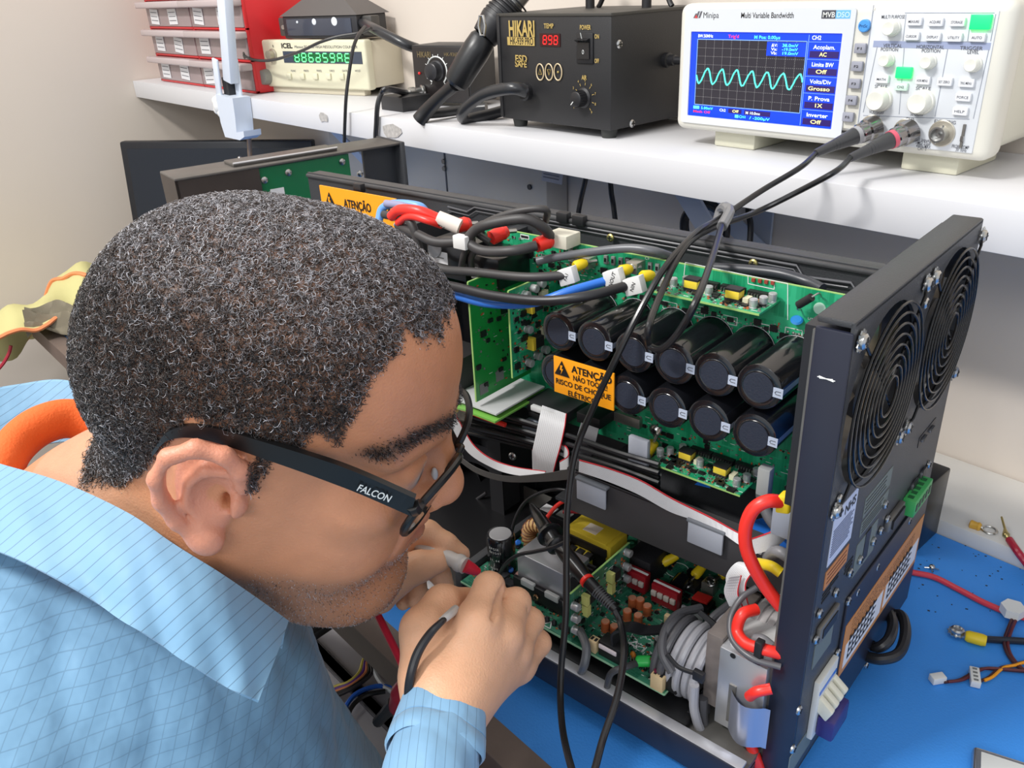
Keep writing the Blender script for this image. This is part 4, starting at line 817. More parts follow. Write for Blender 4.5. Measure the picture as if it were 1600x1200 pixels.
for (px, py) in ((786, 902), (795, 915), (805, 925), (780, 918), (770, 905)):
    p = lz(px, py); m = MBm(); m.box((p[0]-0.005, p[1]-0.003, ZB), (p[0]+0.005, p[1]+0.004, ZB+0.004), mat('dark_grey_chip', (48, 50, 54), 0.4), 0.0004)
    for k in (-1, 1): m.box((p[0]+k*0.006-0.001, p[1]-0.002, ZB), (p[0]+k*0.006+0.001, p[1]+0.003, ZB+0.001), SOLD)
    m.build('power_transistor', low)
# --- right: coil of grey cable around a ferrite, filter box in aluminium
FB = MY(1120, 1040, 0.400)
fx0, fx1, fy0, fy1, fz0, fz1 = FB[0]-0.010, -0.150, 0.398, 0.46, -0.476, -0.408
m = MBm(); m.box((fx0+0.012, fy0, fz0), (fx1, fy1, fz1+0.001), ALU, 0.001); m.box((fx0+0.016, fy0+0.006, fz1), (fx1, fy1+0.02, fz1+0.007), mat('pale_filter_cover', (196, 196, 196), 0.45), 0.001); box_ = m.build('filter_box', inv, 'aluminium filter box')
m = MBm(); m.box((fx0, fy0+0.004, fz0+0.008), (fx0+0.012, fy1, fz1+0.004), mat('grimy_brown_block', (112, 104, 100), 0.5, var=0.4, vscale=90), 0.001); m.build('end_block', inv)
p = MY(1155, 1100, fy0); m = MBm(); n_ = 9; vs = []
for k in range(n_):
    t = k/(n_-1); xx = p[0]-0.006+0.028*t; yy = fy0-0.001-0.008*sin(pi*min(1, t*1.1)); vs += [(xx, yy, p[2]-0.026), (xx, yy, p[2]+0.010)]
fs = [(2*k, 2*k+2, 2*k+3, 2*k+1) for k in range(n_-1)]; m.add(vs, fs, mat('zinc_clip', (170, 174, 190), 0.3, 0.7)); m.box((p[0]-0.008, fy0-0.001, p[2]-0.020), (p[0]-0.003, fy0, p[2]+0.014), DSTEEL); m.build('cable_clip', box_)
m = MBm(); p = MY(1145, 1028, fy0); m.lathe((p[0], fy0-0.0002, p[2]+0.002), (0, -1, 0), [(0, 0.002), (0.0003, 0.002)], INK, n=12); m.build('hole', box_)
# ferrite and cable turns
def ytube(pts, r, mt, name, label=None, n=10, parent=None, group=None):
    m = MBm(); m.tube([MY(px, py, y) for px, py, y in pts], r, mt, n=n); return m.build(name, parent or inv, label)
LG = mat('light_grey_cable', (162, 162, 168), 0.35); DG = mat('mid_grey_cable', (84, 84, 88), 0.35)
cc = MY(1085, 1035, 0.415)
m = MBm(); m.lathe((cc[0]-0.022, cc[1]+0.006, cc[2]-0.002), (1, 0, 0), [(0, 0.019), (0.030, 0.019)], mat('ferrite_ring_grey', (150, 150, 152), 0.4), n=28); m.build('ferrite_core', inv)
for k in range(6):
    xk = cc[0]-0.022+k*0.0064; R_ = 0.0245+0.0015*(k % 2); mt = (DG, DG, LG, LG, LG, LG)[k]
    m = MBm(); m.tube([(xk+0.002*sin(t), cc[1]+0.004+R_*cos(t)*0.95, cc[2]-0.002+R_*1.05*sin(t)) for t in np.linspace(0, 2*pi, 29)[:-1]], 0.0031, mt, n=10, smooth=0, closed=True); m.build('cable_turn', inv, 'grey cable turn around the ferrite')
ytube(((1095, 950, 0.45), (1060, 960, 0.43), (1040, 985, 0.41), (1035, 1020, 0.395), (1050, 1050, 0.392)), 0.0034, DG, 'cable_turn')
ytube(((1140, 945, 0.455), (1115, 965, 0.44), (1100, 985, 0.43)), 0.0034, DG, 'grey_power_cable'); ytube(((1150, 955, 0.455), (1128, 970, 0.44), (1115, 995, 0.43)), 0.0030, LG, 'grey_power_cable')
m = MBm(); c = MY(1112, 972, 0.425); m.tube([c+[-0.010, 0, 0.004], c, c+[0.008, 0, -0.003]], 0.0022, BLACK, n=8, smooth=0); m.build('cable_tie', inv)
m = MBm(); m.tube([MY(px, py, 0.386) for px, py in ((1042, 1022), (1060, 1042), (1085, 1052), (1098, 1056))], 0.0016, BLACK, n=8); c = MY(1092, 1056, 0.386); m.obox(c, (0.004, 0, 0), (0, 0.002, 0), (0, 0, 0.004), BLACK, 0.0006); m.build('cable_tie', inv)
ytube(((1085, 1070, 0.392), (1085, 1110, 0.392), (1100, 1150, 0.395), (1130, 1172, 0.40), (1162, 1165, 0.42), (1178, 1150, 0.44)), 0.0034, LG, 'grey_power_cable')
ytube(((1098, 1090, 0.40), (1100, 1130, 0.40), (1120, 1165, 0.40), (1150, 1180, 0.41), (1172, 1172, 0.43), (1185, 1150, 0.44)), 0.0036, DG, 'dark_power_cable')
ytube(((1103, 1080, 0.41), (1106, 1125, 0.41), (1128, 1158, 0.41)), 0.003, DG, 'dark_power_cable')
# red power leads on the right
def mcab(pts, r, mt, name, label=None, parent=None): return ytube(pts, r, mt, name, label, 12, parent)
mcab(((1226, 785, 0.415), (1200, 783, 0.405), (1178, 795, 0.400), (1166, 820, 0.398), (1165, 850, 0.398), (1175, 880, 0.400), (1195, 915, 0.405), (1220, 948, 0.41)), 0.0042, RED, 'red_power_lead', 'thick red power lead')
m = MBm(); a, b = MY(1217, 783, 0.413), MY(1240, 786, 0.416); m.obox((a+b)/2, (b-a)/2, (0, 0.005, 0), np.array([0, 0, 1.0])*0.006, YEL, 0.0015); m.build('yellow_sleeve', inv)
mcab(((1182, 952, 0.42), (1160, 960, 0.41), (1152, 985, 0.405), (1165, 1005, 0.40), (1195, 1015, 0.40), (1222, 1022, 0.405)), 0.0040, RED, 'red_power_lead', 'thick red power lead')
mcab(((1182, 918, 0.43), (1158, 935, 0.42), (1142, 965, 0.41), (1145, 1000, 0.40), (1175, 1028, 0.395), (1220, 1042, 0.40)), 0.0022, DG, 'grey_power_cable')
mcab(((1171, 1088, 0.392), (1182, 1081, 0.39), (1205, 1076, 0.395)), 0.0036, RED, 'red_power_lead'); mcab(((1168, 1132, 0.40), (1172, 1160, 0.40), (1185, 1195, 0.40), (1190, 1215, 0.40)), 0.0040, RED, 'red_power_lead')
m = MBm(); c = MY(1186, 1018, 0.398); m.obox(c, (0.0026, 0, 0), (0, 0.003, 0), (0, 0, 0.009), BLACK, 0.0008); m.build('cable_tie', inv)
# grey corrugated sleeve, blue box at the right edge, grey plug, blue sheet
a, b = MY(1180, 965, 0.44), MY(1215, 985, 0.44); m = MBm(); d = nrm(b-a); m.lathe(a, d, [(q*0.0055+s_, 0.0125+0.001*t) for q in range(6) for s_, t in ((0, 0), (0.0008, 1), (0.0045, 1), (0.0053, 0))], mat('grey_corrugated', (170, 166, 166), 0.4), n=24); m.build('corrugated_sleeve', inv)
m = MBm(); a, b = MY(1240, 600, 0.49), MY(1238, 850, 0.46); m.box((-0.172, 0.45, b[2]), (-0.160, 0.50, a[2]), mat('blue_case', (28, 104, 200), 0.35), 0.001); m.build('blue_varistor_box', inv, 'blue case edge beside the panel')
m = MBm(); a = MZ(1140, 760, -0.388); m.poly([MZ(*q, -0.3885) for q in ((1170, 815), (1195, 808), (1222, 838), (1215, 850), (1180, 842))], 0.0006, mat('blue_sheet', (40, 120, 220), 0.5)); m.build('blue_film', inv)
for q in (((1085, 757), (1100, 745), (1110, 763)), ((893, 772), (925, 770), (920, 778))): m = MBm(); m.poly([MY(*t, 0.50) for t in q], 0.0006, mat('blue_sheet', (40, 120, 220), 0.5)); m.build('blue_film', inv)
mcab(((1195, 745, 0.47), (1190, 775, 0.47), (1200, 805, 0.46), (1215, 825, 0.45), (1228, 832, 0.44)), 0.0040, DG, 'spiral_wrapped_lead')
m = MBm(); a = MY(1196, 745, 0.47); m.box((a[0]-0.0045, 0.466, a[2]-0.014), (a[0]+0.0045, 0.474, a[2]+0.008), mat('grey_plug', (150, 152, 150), 0.45), 0.001); m.build('grey_plug', inv)
m = MBm(); a = MY(1225, 815, 0.43); m.box((a[0]-0.008, 0.428, a[2]-0.012), (a[0]+0.006, 0.440, a[2]+0.010), mat('grey_connector', (140, 146, 158), 0.4), 0.002); m.build('grey_connector', inv)
for (pts) in (((1220, 895, 0.42), (1205, 885, 0.42), (1185, 880, 0.43)), ((1205, 1010, 0.41), (1192, 1000, 0.41), (1180, 998, 0.41))): mcab(pts, 0.0036, YEL if pts[0][0] == 1220 else GREYW, 'crimp_lug')
mcab(((1235, 872, 0.43), (1215, 862, 0.43), (1200, 870, 0.44)), 0.004, GREYW, 'grey_power_cable'); mcab(((1225, 935, 0.43), (1212, 945, 0.43)), 0.0035, mat('ivory_sleeve', (206, 202, 190), 0.5), 'ivory_sleeve')
# --- ribbon cables
def ribbon(pts, wpx, name='ribbon_cable', mt=None, edge=True, label=None, lines=True):
    # pts: (px, py, y) centre line; wpx: width vectors in machine axes per point
    C = [MY(px, py, y) for px, py, y in pts]; Wd = [np.array(w, float) for w in wpx]
    m = MBm(); m.ribbon(C, Wd, 0.0007, mt or FLATG)
    if edge: m.tube([c+w/2 for c, w in zip(C, Wd)], 0.0006, FLATR, n=5, smooth=6)
    if lines:
        for k in range(1, 14):
            f = k/14-0.5; m.tube([c+w*f+nrm(np.cross(C[1]-C[0], w))*0.0 for c, w in zip(C, Wd)], 0.00046, mat('ribbon_groove', (168, 168, 172), 0.5), n=4, smooth=6)
    return m.build(name, inv, label)
X_ = np.array([1.0, 0, 0]); Zv = np.array([0, 0, 1.0])
ribbon([(866, 640, 0.488), (862, 662, 0.478), (856, 690, 0.474), (850, 715, 0.474), (848, 738, 0.48)], [X_*0.026, X_*0.027, X_*0.027, X_*0.026, X_*0.022], label='wide grey ribbon cable from the black socket')
p = MY(866, 634, 0.50); m = MBm(); m.box((p[0]-0.022, 0.488, p[2]-0.006), (p[0]+0.022, 0.519, p[2]+0.004), mat('idc_black', (42, 42, 44), 0.4), 0.001); m.box((p[0]-0.014, 0.484, p[2]-0.002), (p[0]+0.014, 0.490, p[2]+0.003), mat('idc_white', (206, 206, 206), 0.45), 0.001); m.box((p[0]-0.018, 0.486, p[2]-0.010), (p[0]+0.018, 0.496, p[2]-0.005), CHIP, 0.0006); m.build('ribbon_socket', inv)
p = MY(845, 665, 0.50); m = MBm(); m.lathe((p[0], 0.50, p[2]), (0, -1, 0), [(0, 0.012), (0.012, 0.012), (0.014, 0.010)], mat('grey_round_plug', (134, 142, 156), 0.45), n=16); m.build('round_plug', inv)
p = MY(925, 655, 0.50); m = MBm(); m.box((p[0]-0.012, 0.494, p[2]-0.004), (p[0]+0.012, 0.519, p[2]+0.006), CHIP, 0.001); m.build('ribbon_socket', inv)
ribbon([(922, 665, 0.49), (915, 690, 0.482), (907, 715, 0.478), (898, 735, 0.472)], [X_*0.018, X_*0.019, X_*0.019, X_*0.02], mt=mat('dark_sleeved_ribbon', (74, 74, 78), 0.25), edge=False, lines=False, label='dark sleeved ribbon cable')
ribbon([(700, 625, 0.46), (715, 665, 0.46), (735, 700, 0.462), (765, 722, 0.464), (800, 735, 0.466), (850, 742, 0.466)], [(0.006, 0, 0.014), (0.008, 0, 0.014), (0.006, 0, 0.012), (0.002, 0, 0.009), (0.001, 0.004, 0.006), (0, 0.005, 0.004)], lines=False, label='white ribbon cable sweeping to the left')
ribbon([(712, 712, 0.452), (745, 735, 0.45), (790, 748, 0.45), (850, 746, 0.45), (895, 740, 0.45)], [Zv*0.006, Zv*0.006, Zv*0.006, Zv*0.008, Zv*0.010], mt=mat('dark_tape_sleeve', (70, 68, 66), 0.4), edge=False, lines=False, label='dark flat cable')
ribbon([(832, 720, 0.485), (842, 725, 0.485), (836, 715, 0.485)], [Zv*0.024, Zv*0.024, Zv*0.024], lines=True)
ribbon([(870, 700, 0.482), (885, 708, 0.476), (888, 722, 0.472), (875, 728, 0.472)], [Zv*0.010, Zv*0.012, Zv*0.012, Zv*0.008])
# long ribbon along the partition flange
ribbon([(905, 728, 0.4465), (950, 742, 0.4465), (1000, 762, 0.4465), (1050, 790, 0.4465), (1110, 815, 0.4465), (1160, 845, 0.4455), (1195, 858, 0.443)], [(0, 0.001, 0.010), (0, 0.001, 0.011), (0, 0.001, 0.012), (0, 0.001, 0.011), (0, 0.001, 0.006), (0, 0.004, 0.006), (0.002, 0.006, 0.007)], label='long grey ribbon cable along the partition')
for (px, py) in ((925, 770), (1103, 838)):
    p = MY(px, py, 0.446); m = MBm(); m.box((p[0]-0.014, 0.4440, p[2]-0.010), (p[0]+0.014, 0.4462, p[2]+0.009), mat('grey_ribbon_clamp', (164, 168, 178), 0.35), 0.001); m.box((p[0]-0.015, 0.4436, p[2]+0.008), (p[0]+0.015, 0.449, p[2]+0.0105), mat('clamp_grey_dark', (112, 116, 122), 0.4), 0.0006); m.build('ribbon_clamp', inv, 'grey ribbon clamp')
ribbon([(1160, 858, 0.44), (1190, 850, 0.435), (1215, 840, 0.44), (1235, 825, 0.45)], [Zv*0.012, Zv*0.014, Zv*0.014, Zv*0.010])
ribbon([(1185, 880, 0.44), (1165, 885, 0.43), (1150, 905, 0.425), (1152, 930, 0.425), (1160, 948, 0.43)], [X_*0.012+Zv*0.008, X_*0.013, X_*0.014, X_*0.014, X_*0.012], label='looped ribbon cable')
ribbon([(1148, 900, 0.42), (1142, 925, 0.418), (1150, 948, 0.42)], [(0.006, 0.006, 0), (0.008, 0.004, 0), (0.008, 0.004, 0)])
# dark flat partition clamps behind and black wire bundle under the board
for k in range(9):
    g = random.Random(40+k); y = 0.47+0.008*(k % 3); m = MBm()
    m.tube([MY(715, 632+5*k+g.uniform(-2, 2), y), MY(790, 650+5*k, y), MY(870, 672+5*k+g.uniform(-3, 3), y+0.01), MY(960, 705+4*k, y), MY(1030, 730+4*k+g.uniform(-4, 4), y)], 0.0022, RUB, n=7); m.build('harness_wire', inv)
m = MBm(); m.tube([MY(725, 640, 0.462), MY(755, 652, 0.462), MY(790, 664, 0.466)], 0.0022, RED, n=8); m.build('harness_wire', inv, 'red harness wire')
p = MY(998, 705, 0.475); m = MBm(); m.box((p[0]-0.009, 0.473, p[2]-0.012), (p[0]+0.009, 0.478, p[2]+0.012), mat('grey_ribbon_clamp', (164, 168, 178), 0.35), 0.0015); m.build('adhesive_clamp', inv)
lug(inv, MY(1022, 690, 0.50), (-0.3, -0.3, -1), L=0.014, r=0.0045, tail=[MY(1010, 715, 0.49), MY(1013, 735, 0.485), MY(1030, 745, 0.49)], wire=mat('white_wire', (206, 206, 202), 0.4), wr=0.0034)
scr(main, MY(1024, 672, YB-0.001), (0, -1, 0), 0.004)
p = MY(982, 652, YB); m = MBm(); m.box((p[0]-0.016, YB-0.005, p[2]-0.005), (p[0]+0.014, YB, p[2]+0.004), NIK, 0.0005); m.build('terminal_rail', main)
# --- cables across the top left
def top(pts, r, mt, name, label=None): return mcab(pts, r, mt, name, label)
GC = mat('dusty_black_cable', (58, 56, 56), 0.5, var=0.3, vscale=80)
top(((600, 335, 0.47), (640, 345, 0.46), (660, 400, 0.46), (690, 420, 0.46), (740, 425, 0.46), (820, 433, 0.465), (885, 430, 0.48)), 0.0036, GC, 'black_power_cable', 'black cable with white sleeve')
top(((640, 435, 0.44), (710, 448, 0.44), (770, 462, 0.44), (850, 470, 0.445), (920, 462, 0.46), (985, 445, 0.49)), 0.0038, RUB, 'black_power_cable', 'black cable below')
top(((700, 458, 0.445), (760, 474, 0.445), (830, 474, 0.45), (890, 455, 0.465), (950, 438, 0.49)), 0.0034, BLUEW, 'blue_power_cable', 'blue cable')
for (px, py, a_, y) in ((888, 431, 0.1, 0.480), (960, 434, 0.3, 0.489), (992, 446, 0.3, 0.488)):
    p = MY(px, py, y); m = MBm(); m.obox(p, (0.0070, 0, 0.003), (0, 0.0035, 0), (-0.002, 0, 0.006), mat('white_tag', (216, 216, 214), 0.5), 0.0006)
    m.text('NIN' if px == 992 else 'NOUT' if px == 960 else 'FA1', p+np.array([0.0005, -0.0038, 0]), (0.3, 0, 1), (-1, 0, 0.3), 0.0042, INK, 0.01, center=True); m.build('cable_tag', inv, 'white printed cable tag')
for (px, py, px2, py2, y) in ((897, 417, 916, 410, 0.495), (968, 424, 985, 420, 0.495), (1002, 432, 1020, 430, 0.495)):
    a, b = MY(px, py, y), MY(px2, py2, y+0.01); m = MBm(); m.lathe(a, b-a, [(0, 0.0036), (0.002, 0.0045), (0.008, 0.0042), (0.011, 0.003)], YEL, n=12); m.tube([b, b+[0.004, 0.008, 0]], 0.0015, STEEL, n=6, smooth=0); m.build('crimp_lug', inv, 'yellow sleeved crimp lug')
top(((840, 408, 0.495), (870, 402, 0.50), (930, 393, 0.505), (980, 388, 0.51), (1020, 392, 0.515), (1050, 402, 0.53)), 0.0034, mat('spiral_grey', (92, 94, 98), 0.35), 'spiral_wrapped_lead', 'grey spiral wrapped cable')
top(((1110, 418, 0.54), (1170, 422, 0.54), (1220, 428, 0.54), (1260, 440, 0.54), (1285, 452, 0.535)), 0.0040, mat('spiral_dark', (50, 52, 58), 0.35), 'spiral_wrapped_lead', 'dark spiral wrapped cable behind the board')
m = MBm()
for k in range(11):
    t = k/10; c = MY(850+200*t, 406-22*sin(t*2.6)+2*t, 0.5-0.0005+0.02*t); m.tube([c+0.0037*np.array([0.25*sin(q), -cos(q)*0.9, sin(q)]) for q in np.linspace(0, 2*pi, 11)[:-1]], 0.0004, BLACK, n=4, smooth=0, closed=True)
m.build('spiral_wrap_gap', inv, kind='stuff') if False else None
# red and blue loops with lugs, upper left
top(((592, 345, 0.47), (598, 325, 0.475), (620, 318, 0.48), (655, 322, 0.485), (668, 335, 0.49)), 0.0036, mat('pale_blue_cable', (110, 160, 226), 0.35), 'blue_power_cable', 'pale blue cable loop')
top(((612, 338, 0.462), (625, 328, 0.460), (655, 330, 0.462), (685, 342, 0.47)), 0.0046, RED, 'red_power_lead', 'thick red battery lead')
top(((622, 348, 0.462), (640, 338, 0.458), (670, 345, 0.46), (690, 352, 0.47)), 0.0032, RED, 'red_power_lead')
top(((603, 318, 0.475), (630, 322, 0.475), (655, 335, 0.478)), 0.0034, mat('violet_grey_cable', (140, 140, 170), 0.4), 'grey_power_cable')
a, b = MY(684, 340, 0.468), MY(712, 352, 0.475); m = MBm(); d = nrm(b-a); m.lathe(a, d, [(0, 0.006), (0.02, 0.0066)], mat('white_sleeve', (226, 216, 206), 0.45), n=14); m.text('+BAT', (a+b)/2+np.array([-0.002, -0.0068, -0.001]), d, (0.1, 0, 1), 0.0048, INK, 0.02, center=True); m.build('sleeve_marker', inv, 'white sleeve printed +BAT')
def redlug(px, py, px2, py2, y):
    a, b = MY(px, py, y), MY(px2, py2, y+0.012); m = MBm(); m.lathe(a, b-a, [(0, 0.0058), (0.003, 0.0062), (0.010, 0.006), (0.011, 0.0064), (0.015, 0.005)], RED, n=14); m.tube([b, b+[0.004, 0.01, -0.001]], 0.002, STEEL, n=6, smooth=0); m.build('red_lug_boot', inv, 'red lug boot')
redlug(710, 354, 728, 350, 0.478); redlug(768, 372, 788, 362, 0.485); redlug(838, 383, 858, 376, 0.488)
top(((622, 352, 0.465), (650, 365, 0.460), (680, 378, 0.460), (715, 378, 0.465), (740, 374, 0.47)), 0.0040, GC, 'black_power_cable')
top(((765, 378, 0.48), (745, 362, 0.475), (765, 345, 0.475), (810, 330, 0.48), (852, 327, 0.49), (853, 345, 0.50)), 0.0028, GC, 'grey_signal_cable', 'thin looped cable reaching the rail')
top(((838, 384, 0.485), (800, 392, 0.47), (755, 392, 0.465), (732, 378, 0.465), (742, 360, 0.468), (765, 350, 0.47), (820, 342, 0.48), (848, 355, 0.49), (860, 370, 0.50)), 0.0042, GC, 'black_power_cable', 'thick black cable loop')
top(((730, 382, 0.465), (724, 400, 0.465), (720, 420, 0.47)), 0.0026, GC, 'black_power_cable'); top(((742, 390, 0.468), (736, 405, 0.47), (738, 422, 0.475)), 0.0026, GC, 'black_power_cable')
m = MBm(); p = MY(722, 377, 0.462); m.box((p[0]-0.007, 0.458, p[2]-0.006), (p[0]+0.007, 0.466, p[2]+0.005), mat('white_tag', (216, 216, 214), 0.5), 0.001); m.build('cable_tag', inv)
top(((618, 350, 0.468), (640, 385, 0.462), (655, 410, 0.455), (690, 432, 0.45)), 0.0022, LG, 'grey_signal_cable'); top(((610, 355, 0.468), (628, 385, 0.462), (650, 415, 0.455)), 0.0018, GREYW, 'grey_signal_cable')
# black wires inside, lower left, thin red/black pairs
top(((700, 1010 - 150, 0.47), (712, 830, 0.48), (735, 790, 0.50), (760, 770, 0.51)), 0.002, RUB, 'fan_wire')
top(((808, 868, 0.455), (800, 830, 0.46), (820, 785, 0.47), (862, 765, 0.475), (905, 770, 0.48)), 0.0016, RUB, 'thin_black_wire')
top(((852, 812, 0.455), (870, 790, 0.465), (890, 783, 0.47), (930, 800, 0.475), (965, 805, 0.48)), 0.0018, RED, 'thin_red_wire'); top(((880, 800, 0.46), (905, 800, 0.465), (940, 808, 0.47), (985, 800, 0.48)), 0.0016, DRED, 'thin_red_wire')
for k in range(5):
    p0, p1_ = MZ(890+28*k, 790+14*k, ZB+0.016), MZ(930+30*k, 765+14*k, ZB+0.03); m = MBm(); m.tube([p0, (p0+p1_)/2+[0, 0, 0.004], p1_], 0.003, mat('grey_white_sleeve', (176, 174, 170), 0.45) if k % 2 else RUB, n=8); m.build('sleeved_lead', inv)
# ================================================================== instruments on the shelf
# --- digital oscilloscope
OY = 0.720; BEI = mat('oscilloscope_cream', (212, 210, 200), 0.45); BEI2 = mat('oscilloscope_panel', (208, 212, 217), 0.45)
osc = empty('oscilloscope', (-0.41, 0.78, sz), 'white digital oscilloscope with a blue screen showing a turquoise waveform', 'oscilloscope')
def S(px, py, y=OY): return RY(px, py, y)
tl, br, tr_, bl_ = S(1066, 6), S(1532, 258), S(1592, 6), S(1048, 198)
ox0, ox1, oz0, oz1 = (tl[0]+bl_[0])/2, (br[0]+tr_[0])/2+0.002, (bl_[2]+br[2])/2, tl[2]
m = MB(); m.box((ox0, OY, oz0), (ox1, OY+0.030, oz1), BEI, 0.009, 4); m.box((ox0+0.008, OY+0.020, oz0+0.004), (ox1-0.006, OY+0.125, oz1-0.006), mat('oscilloscope_back', (206, 204, 190), 0.5), 0.008, 3); m.build('body', osc)
m = MB()
for px in (1130, 1442): p = S(px, 228); m.box((p[0]-0.024, OY+0.018, sz), (p[0]+0.024, OY+0.10, oz0+0.003), mat('foot_cream', (208, 206, 186), 0.5), 0.002); m.build('foot', osc); m = MB()
A = np.array
def fr(px0, py0, px1, py1): a, b = S(px0, py0), S(px1, py1); return min(a[0], b[0]), max(a[0], b[0]), min(a[2], b[2]), max(a[2], b[2])
# bezel of the display
sx0, sx1 = (S(1084, 50)[0]+S(1073, 182)[0])/2, (S(1320, 54)[0]+S(1298, 200)[0])/2; sz1, sz0 = S(1084, 49)[2], (S(1073, 181)[2]+S(1298, 200)[2])/2
def rr(x0, x1, z0, z1, r, n=5):
    P = []
    for cx_, cz_, a0 in ((x1-r, z1-r, 0), (x0+r, z1-r, 90), (x0+r, z0+r, 180), (x1-r, z0+r, 270)):
        for k in range(n+1): a = radians(a0+90*k/n); P.append((cx_+r*cos(a), cz_+r*sin(a)))
    return P
m = MB(); m.prism((0, OY-0.0001, 0), (1, 0, 0), (0, 0, 1), rr(sx0-0.008, sx1+0.010, sz0-0.007, sz1+0.020, 0.003), 0.0016, BEI2, holes=[rr(sx0, sx1, sz0, sz1, 0.0005, 1)])
m.build('screen_bezel', osc)
SBL = mat('screen_blue', (20, 60, 215), 0.15, emit=(16, 60, 225), es=0.55); SDK = mat('screen_dark', (42, 40, 48), 0.12, emit=(40, 38, 46), es=0.35); SPU = mat('screen_purple', (40, 26, 90), 0.15, emit=(40, 26, 90), es=0.6)
SCY = mat('screen_cyan', (90, 235, 215), 0.3, emit=(90, 240, 215), es=0.8); SWH = mat('screen_white', (225, 235, 245), 0.3, emit=(215, 230, 245), es=0.7); SYE = mat('screen_yellow', (245, 235, 150), 0.3, emit=(245, 235, 150), es=0.7); SRE = mat('screen_red', (225, 60, 80), 0.3, emit=(225, 50, 70), es=0.7); SGD = mat('screen_grid', (150, 150, 150), 0.3, emit=(130, 130, 130), es=0.5)
ys = OY-0.0003; W_, H_ = sx1-sx0, sz1-sz0
def sb(u0, v0, u1, v1, mt, l=1): m.box((sx0+W_*u0, ys-0.00012*(l+1), sz0+H_*(1-v1)), (sx0+W_*u1, ys-0.00012*l, sz0+H_*(1-v0)), mt)
def st(t, u, v, s_, mt, fit=None, l=2, bold=0.012): m.text(t, (sx0+W_*u, ys-0.00012*(l+1)-0.0001, sz0+H_*(1-v)), (1, 0, 0), (0, 0, 1), H_*s_, mt, bold, fit=fit*W_ if fit else None)
m = MB(); sb(0, 0, 1, 1, SBL, 0); sb(0.05, 0.09, 0.79, 0.855, SDK, 1)
for k in range(1, 12):
    u = 0.05+0.74*k/12
    for j in range(44): v = 0.095+0.76*j/44; sb(u-0.0012, v, u+0.0012, v+0.006, SGD, 2) if True else 0
for k in range(1, 8):
    v = 0.09+0.765*k/8
    for j in range(60): u = 0.052+0.738*j/60; sb(u, v-0.002, u+0.004, v+0.002, SGD, 2)
for (a0, b0, a1, b1) in ((0.048, 0.084, 0.792, 0.092), (0.048, 0.853, 0.792, 0.861), (0.046, 0.084, 0.05, 0.861), (0.79, 0.084, 0.794, 0.861), (0.80, 0.02, 0.803, 0.99)): sb(a0, b0, a1, b1, mat('screen_line', (120, 160, 240), 0.3, emit=(120, 170, 250), es=0.5), 2)
P = []
for i in range(141):
    t = i/140; ph = t*7.0-0.2; f_ = ph-math.floor(ph); y_ = (f_/0.62 if f_ < 0.62 else (1-f_)/0.38); y_ = 0.5-0.5*cos(pi*min(1, y_)); P.append((sx0+W_*(0.052+0.738*t), ys-0.0006, sz0+H_*(1-(0.545-0.175*(y_-0.3)+0.012*t+0.006*random.uniform(-1, 1)))))
m.tube(P, H_*0.0095, SCY, n=5, smooth=0)
sb(0.54, 0.10, 0.79, 0.25, SBL, 3)
st('BW.50MHz', 0.05, 0.066, 0.05, SWH, 0.11); st('Trig\'d', 0.27, 0.066, 0.05, SRE, 0.075); st('M Pos: 0.00µs', 0.45, 0.07, 0.05, SCY, 0.17)
for k, (a_, b_) in enumerate((('ΔV:', '38.0mV'), ('Va:', '-19.0mV'), ('Vb:', '19.0mV'))): st(a_, 0.57, 0.15+0.042*k, 0.045, SWH, 0.04, 4); st(b_, 0.64, 0.15+0.042*k, 0.045, SCY, 0.10, 4)
st('CH2', 0.82, 0.068, 0.06, SWH, 0.055)
for k, (t, v_) in enumerate((('Acoplam.', 'AC'), ('Limite BW', 'Off'), ('Volts/Div', 'Grosso'), ('P. Prova', '1X'), ('Inverter', 'Off'))):
    y_ = 0.09+0.18*k; sb(0.803, y_, 1.0, y_+0.004, mat('screen_line', (120, 160, 240), 0.3), 2); st(t, 0.835, y_+0.075, 0.062, SWH, 0.13); sb(0.815, y_+0.095, 0.99, y_+0.165, SPU, 2); st(v_, 0.90-0.012*len(v_), y_+0.148, 0.058, SYE, 0.022*len(v_), 3)
sb(0.04, 0.875, 0.085, 0.91, SCY, 2); st('5.00mV', 0.10, 0.908, 0.045, SCY, 0.09); st('Math Off', 0.04, 0.955, 0.04, SRE, 0.13); st('Ch2', 0.24, 0.915, 0.045, SWH, 0.045); sb(0.305, 0.875, 0.40, 0.925, SPU, 2); st('Off', 0.335, 0.915, 0.045, SYE, 0.045, 3); sb(0.42, 0.875, 0.60, 0.93, SPU, 2); st('M 10.0ms', 0.43, 0.92, 0.045, SWH, 0.10, 3); sb(0.355, 0.94, 0.38, 0.975, SCY, 2); st('CH1', 0.385, 0.972, 0.042, SCY, 0.045); st('/ -200µV', 0.46, 0.975, 0.045, SCY, 0.14)
m.build('screen', osc, 'blue display with turquoise waveform')
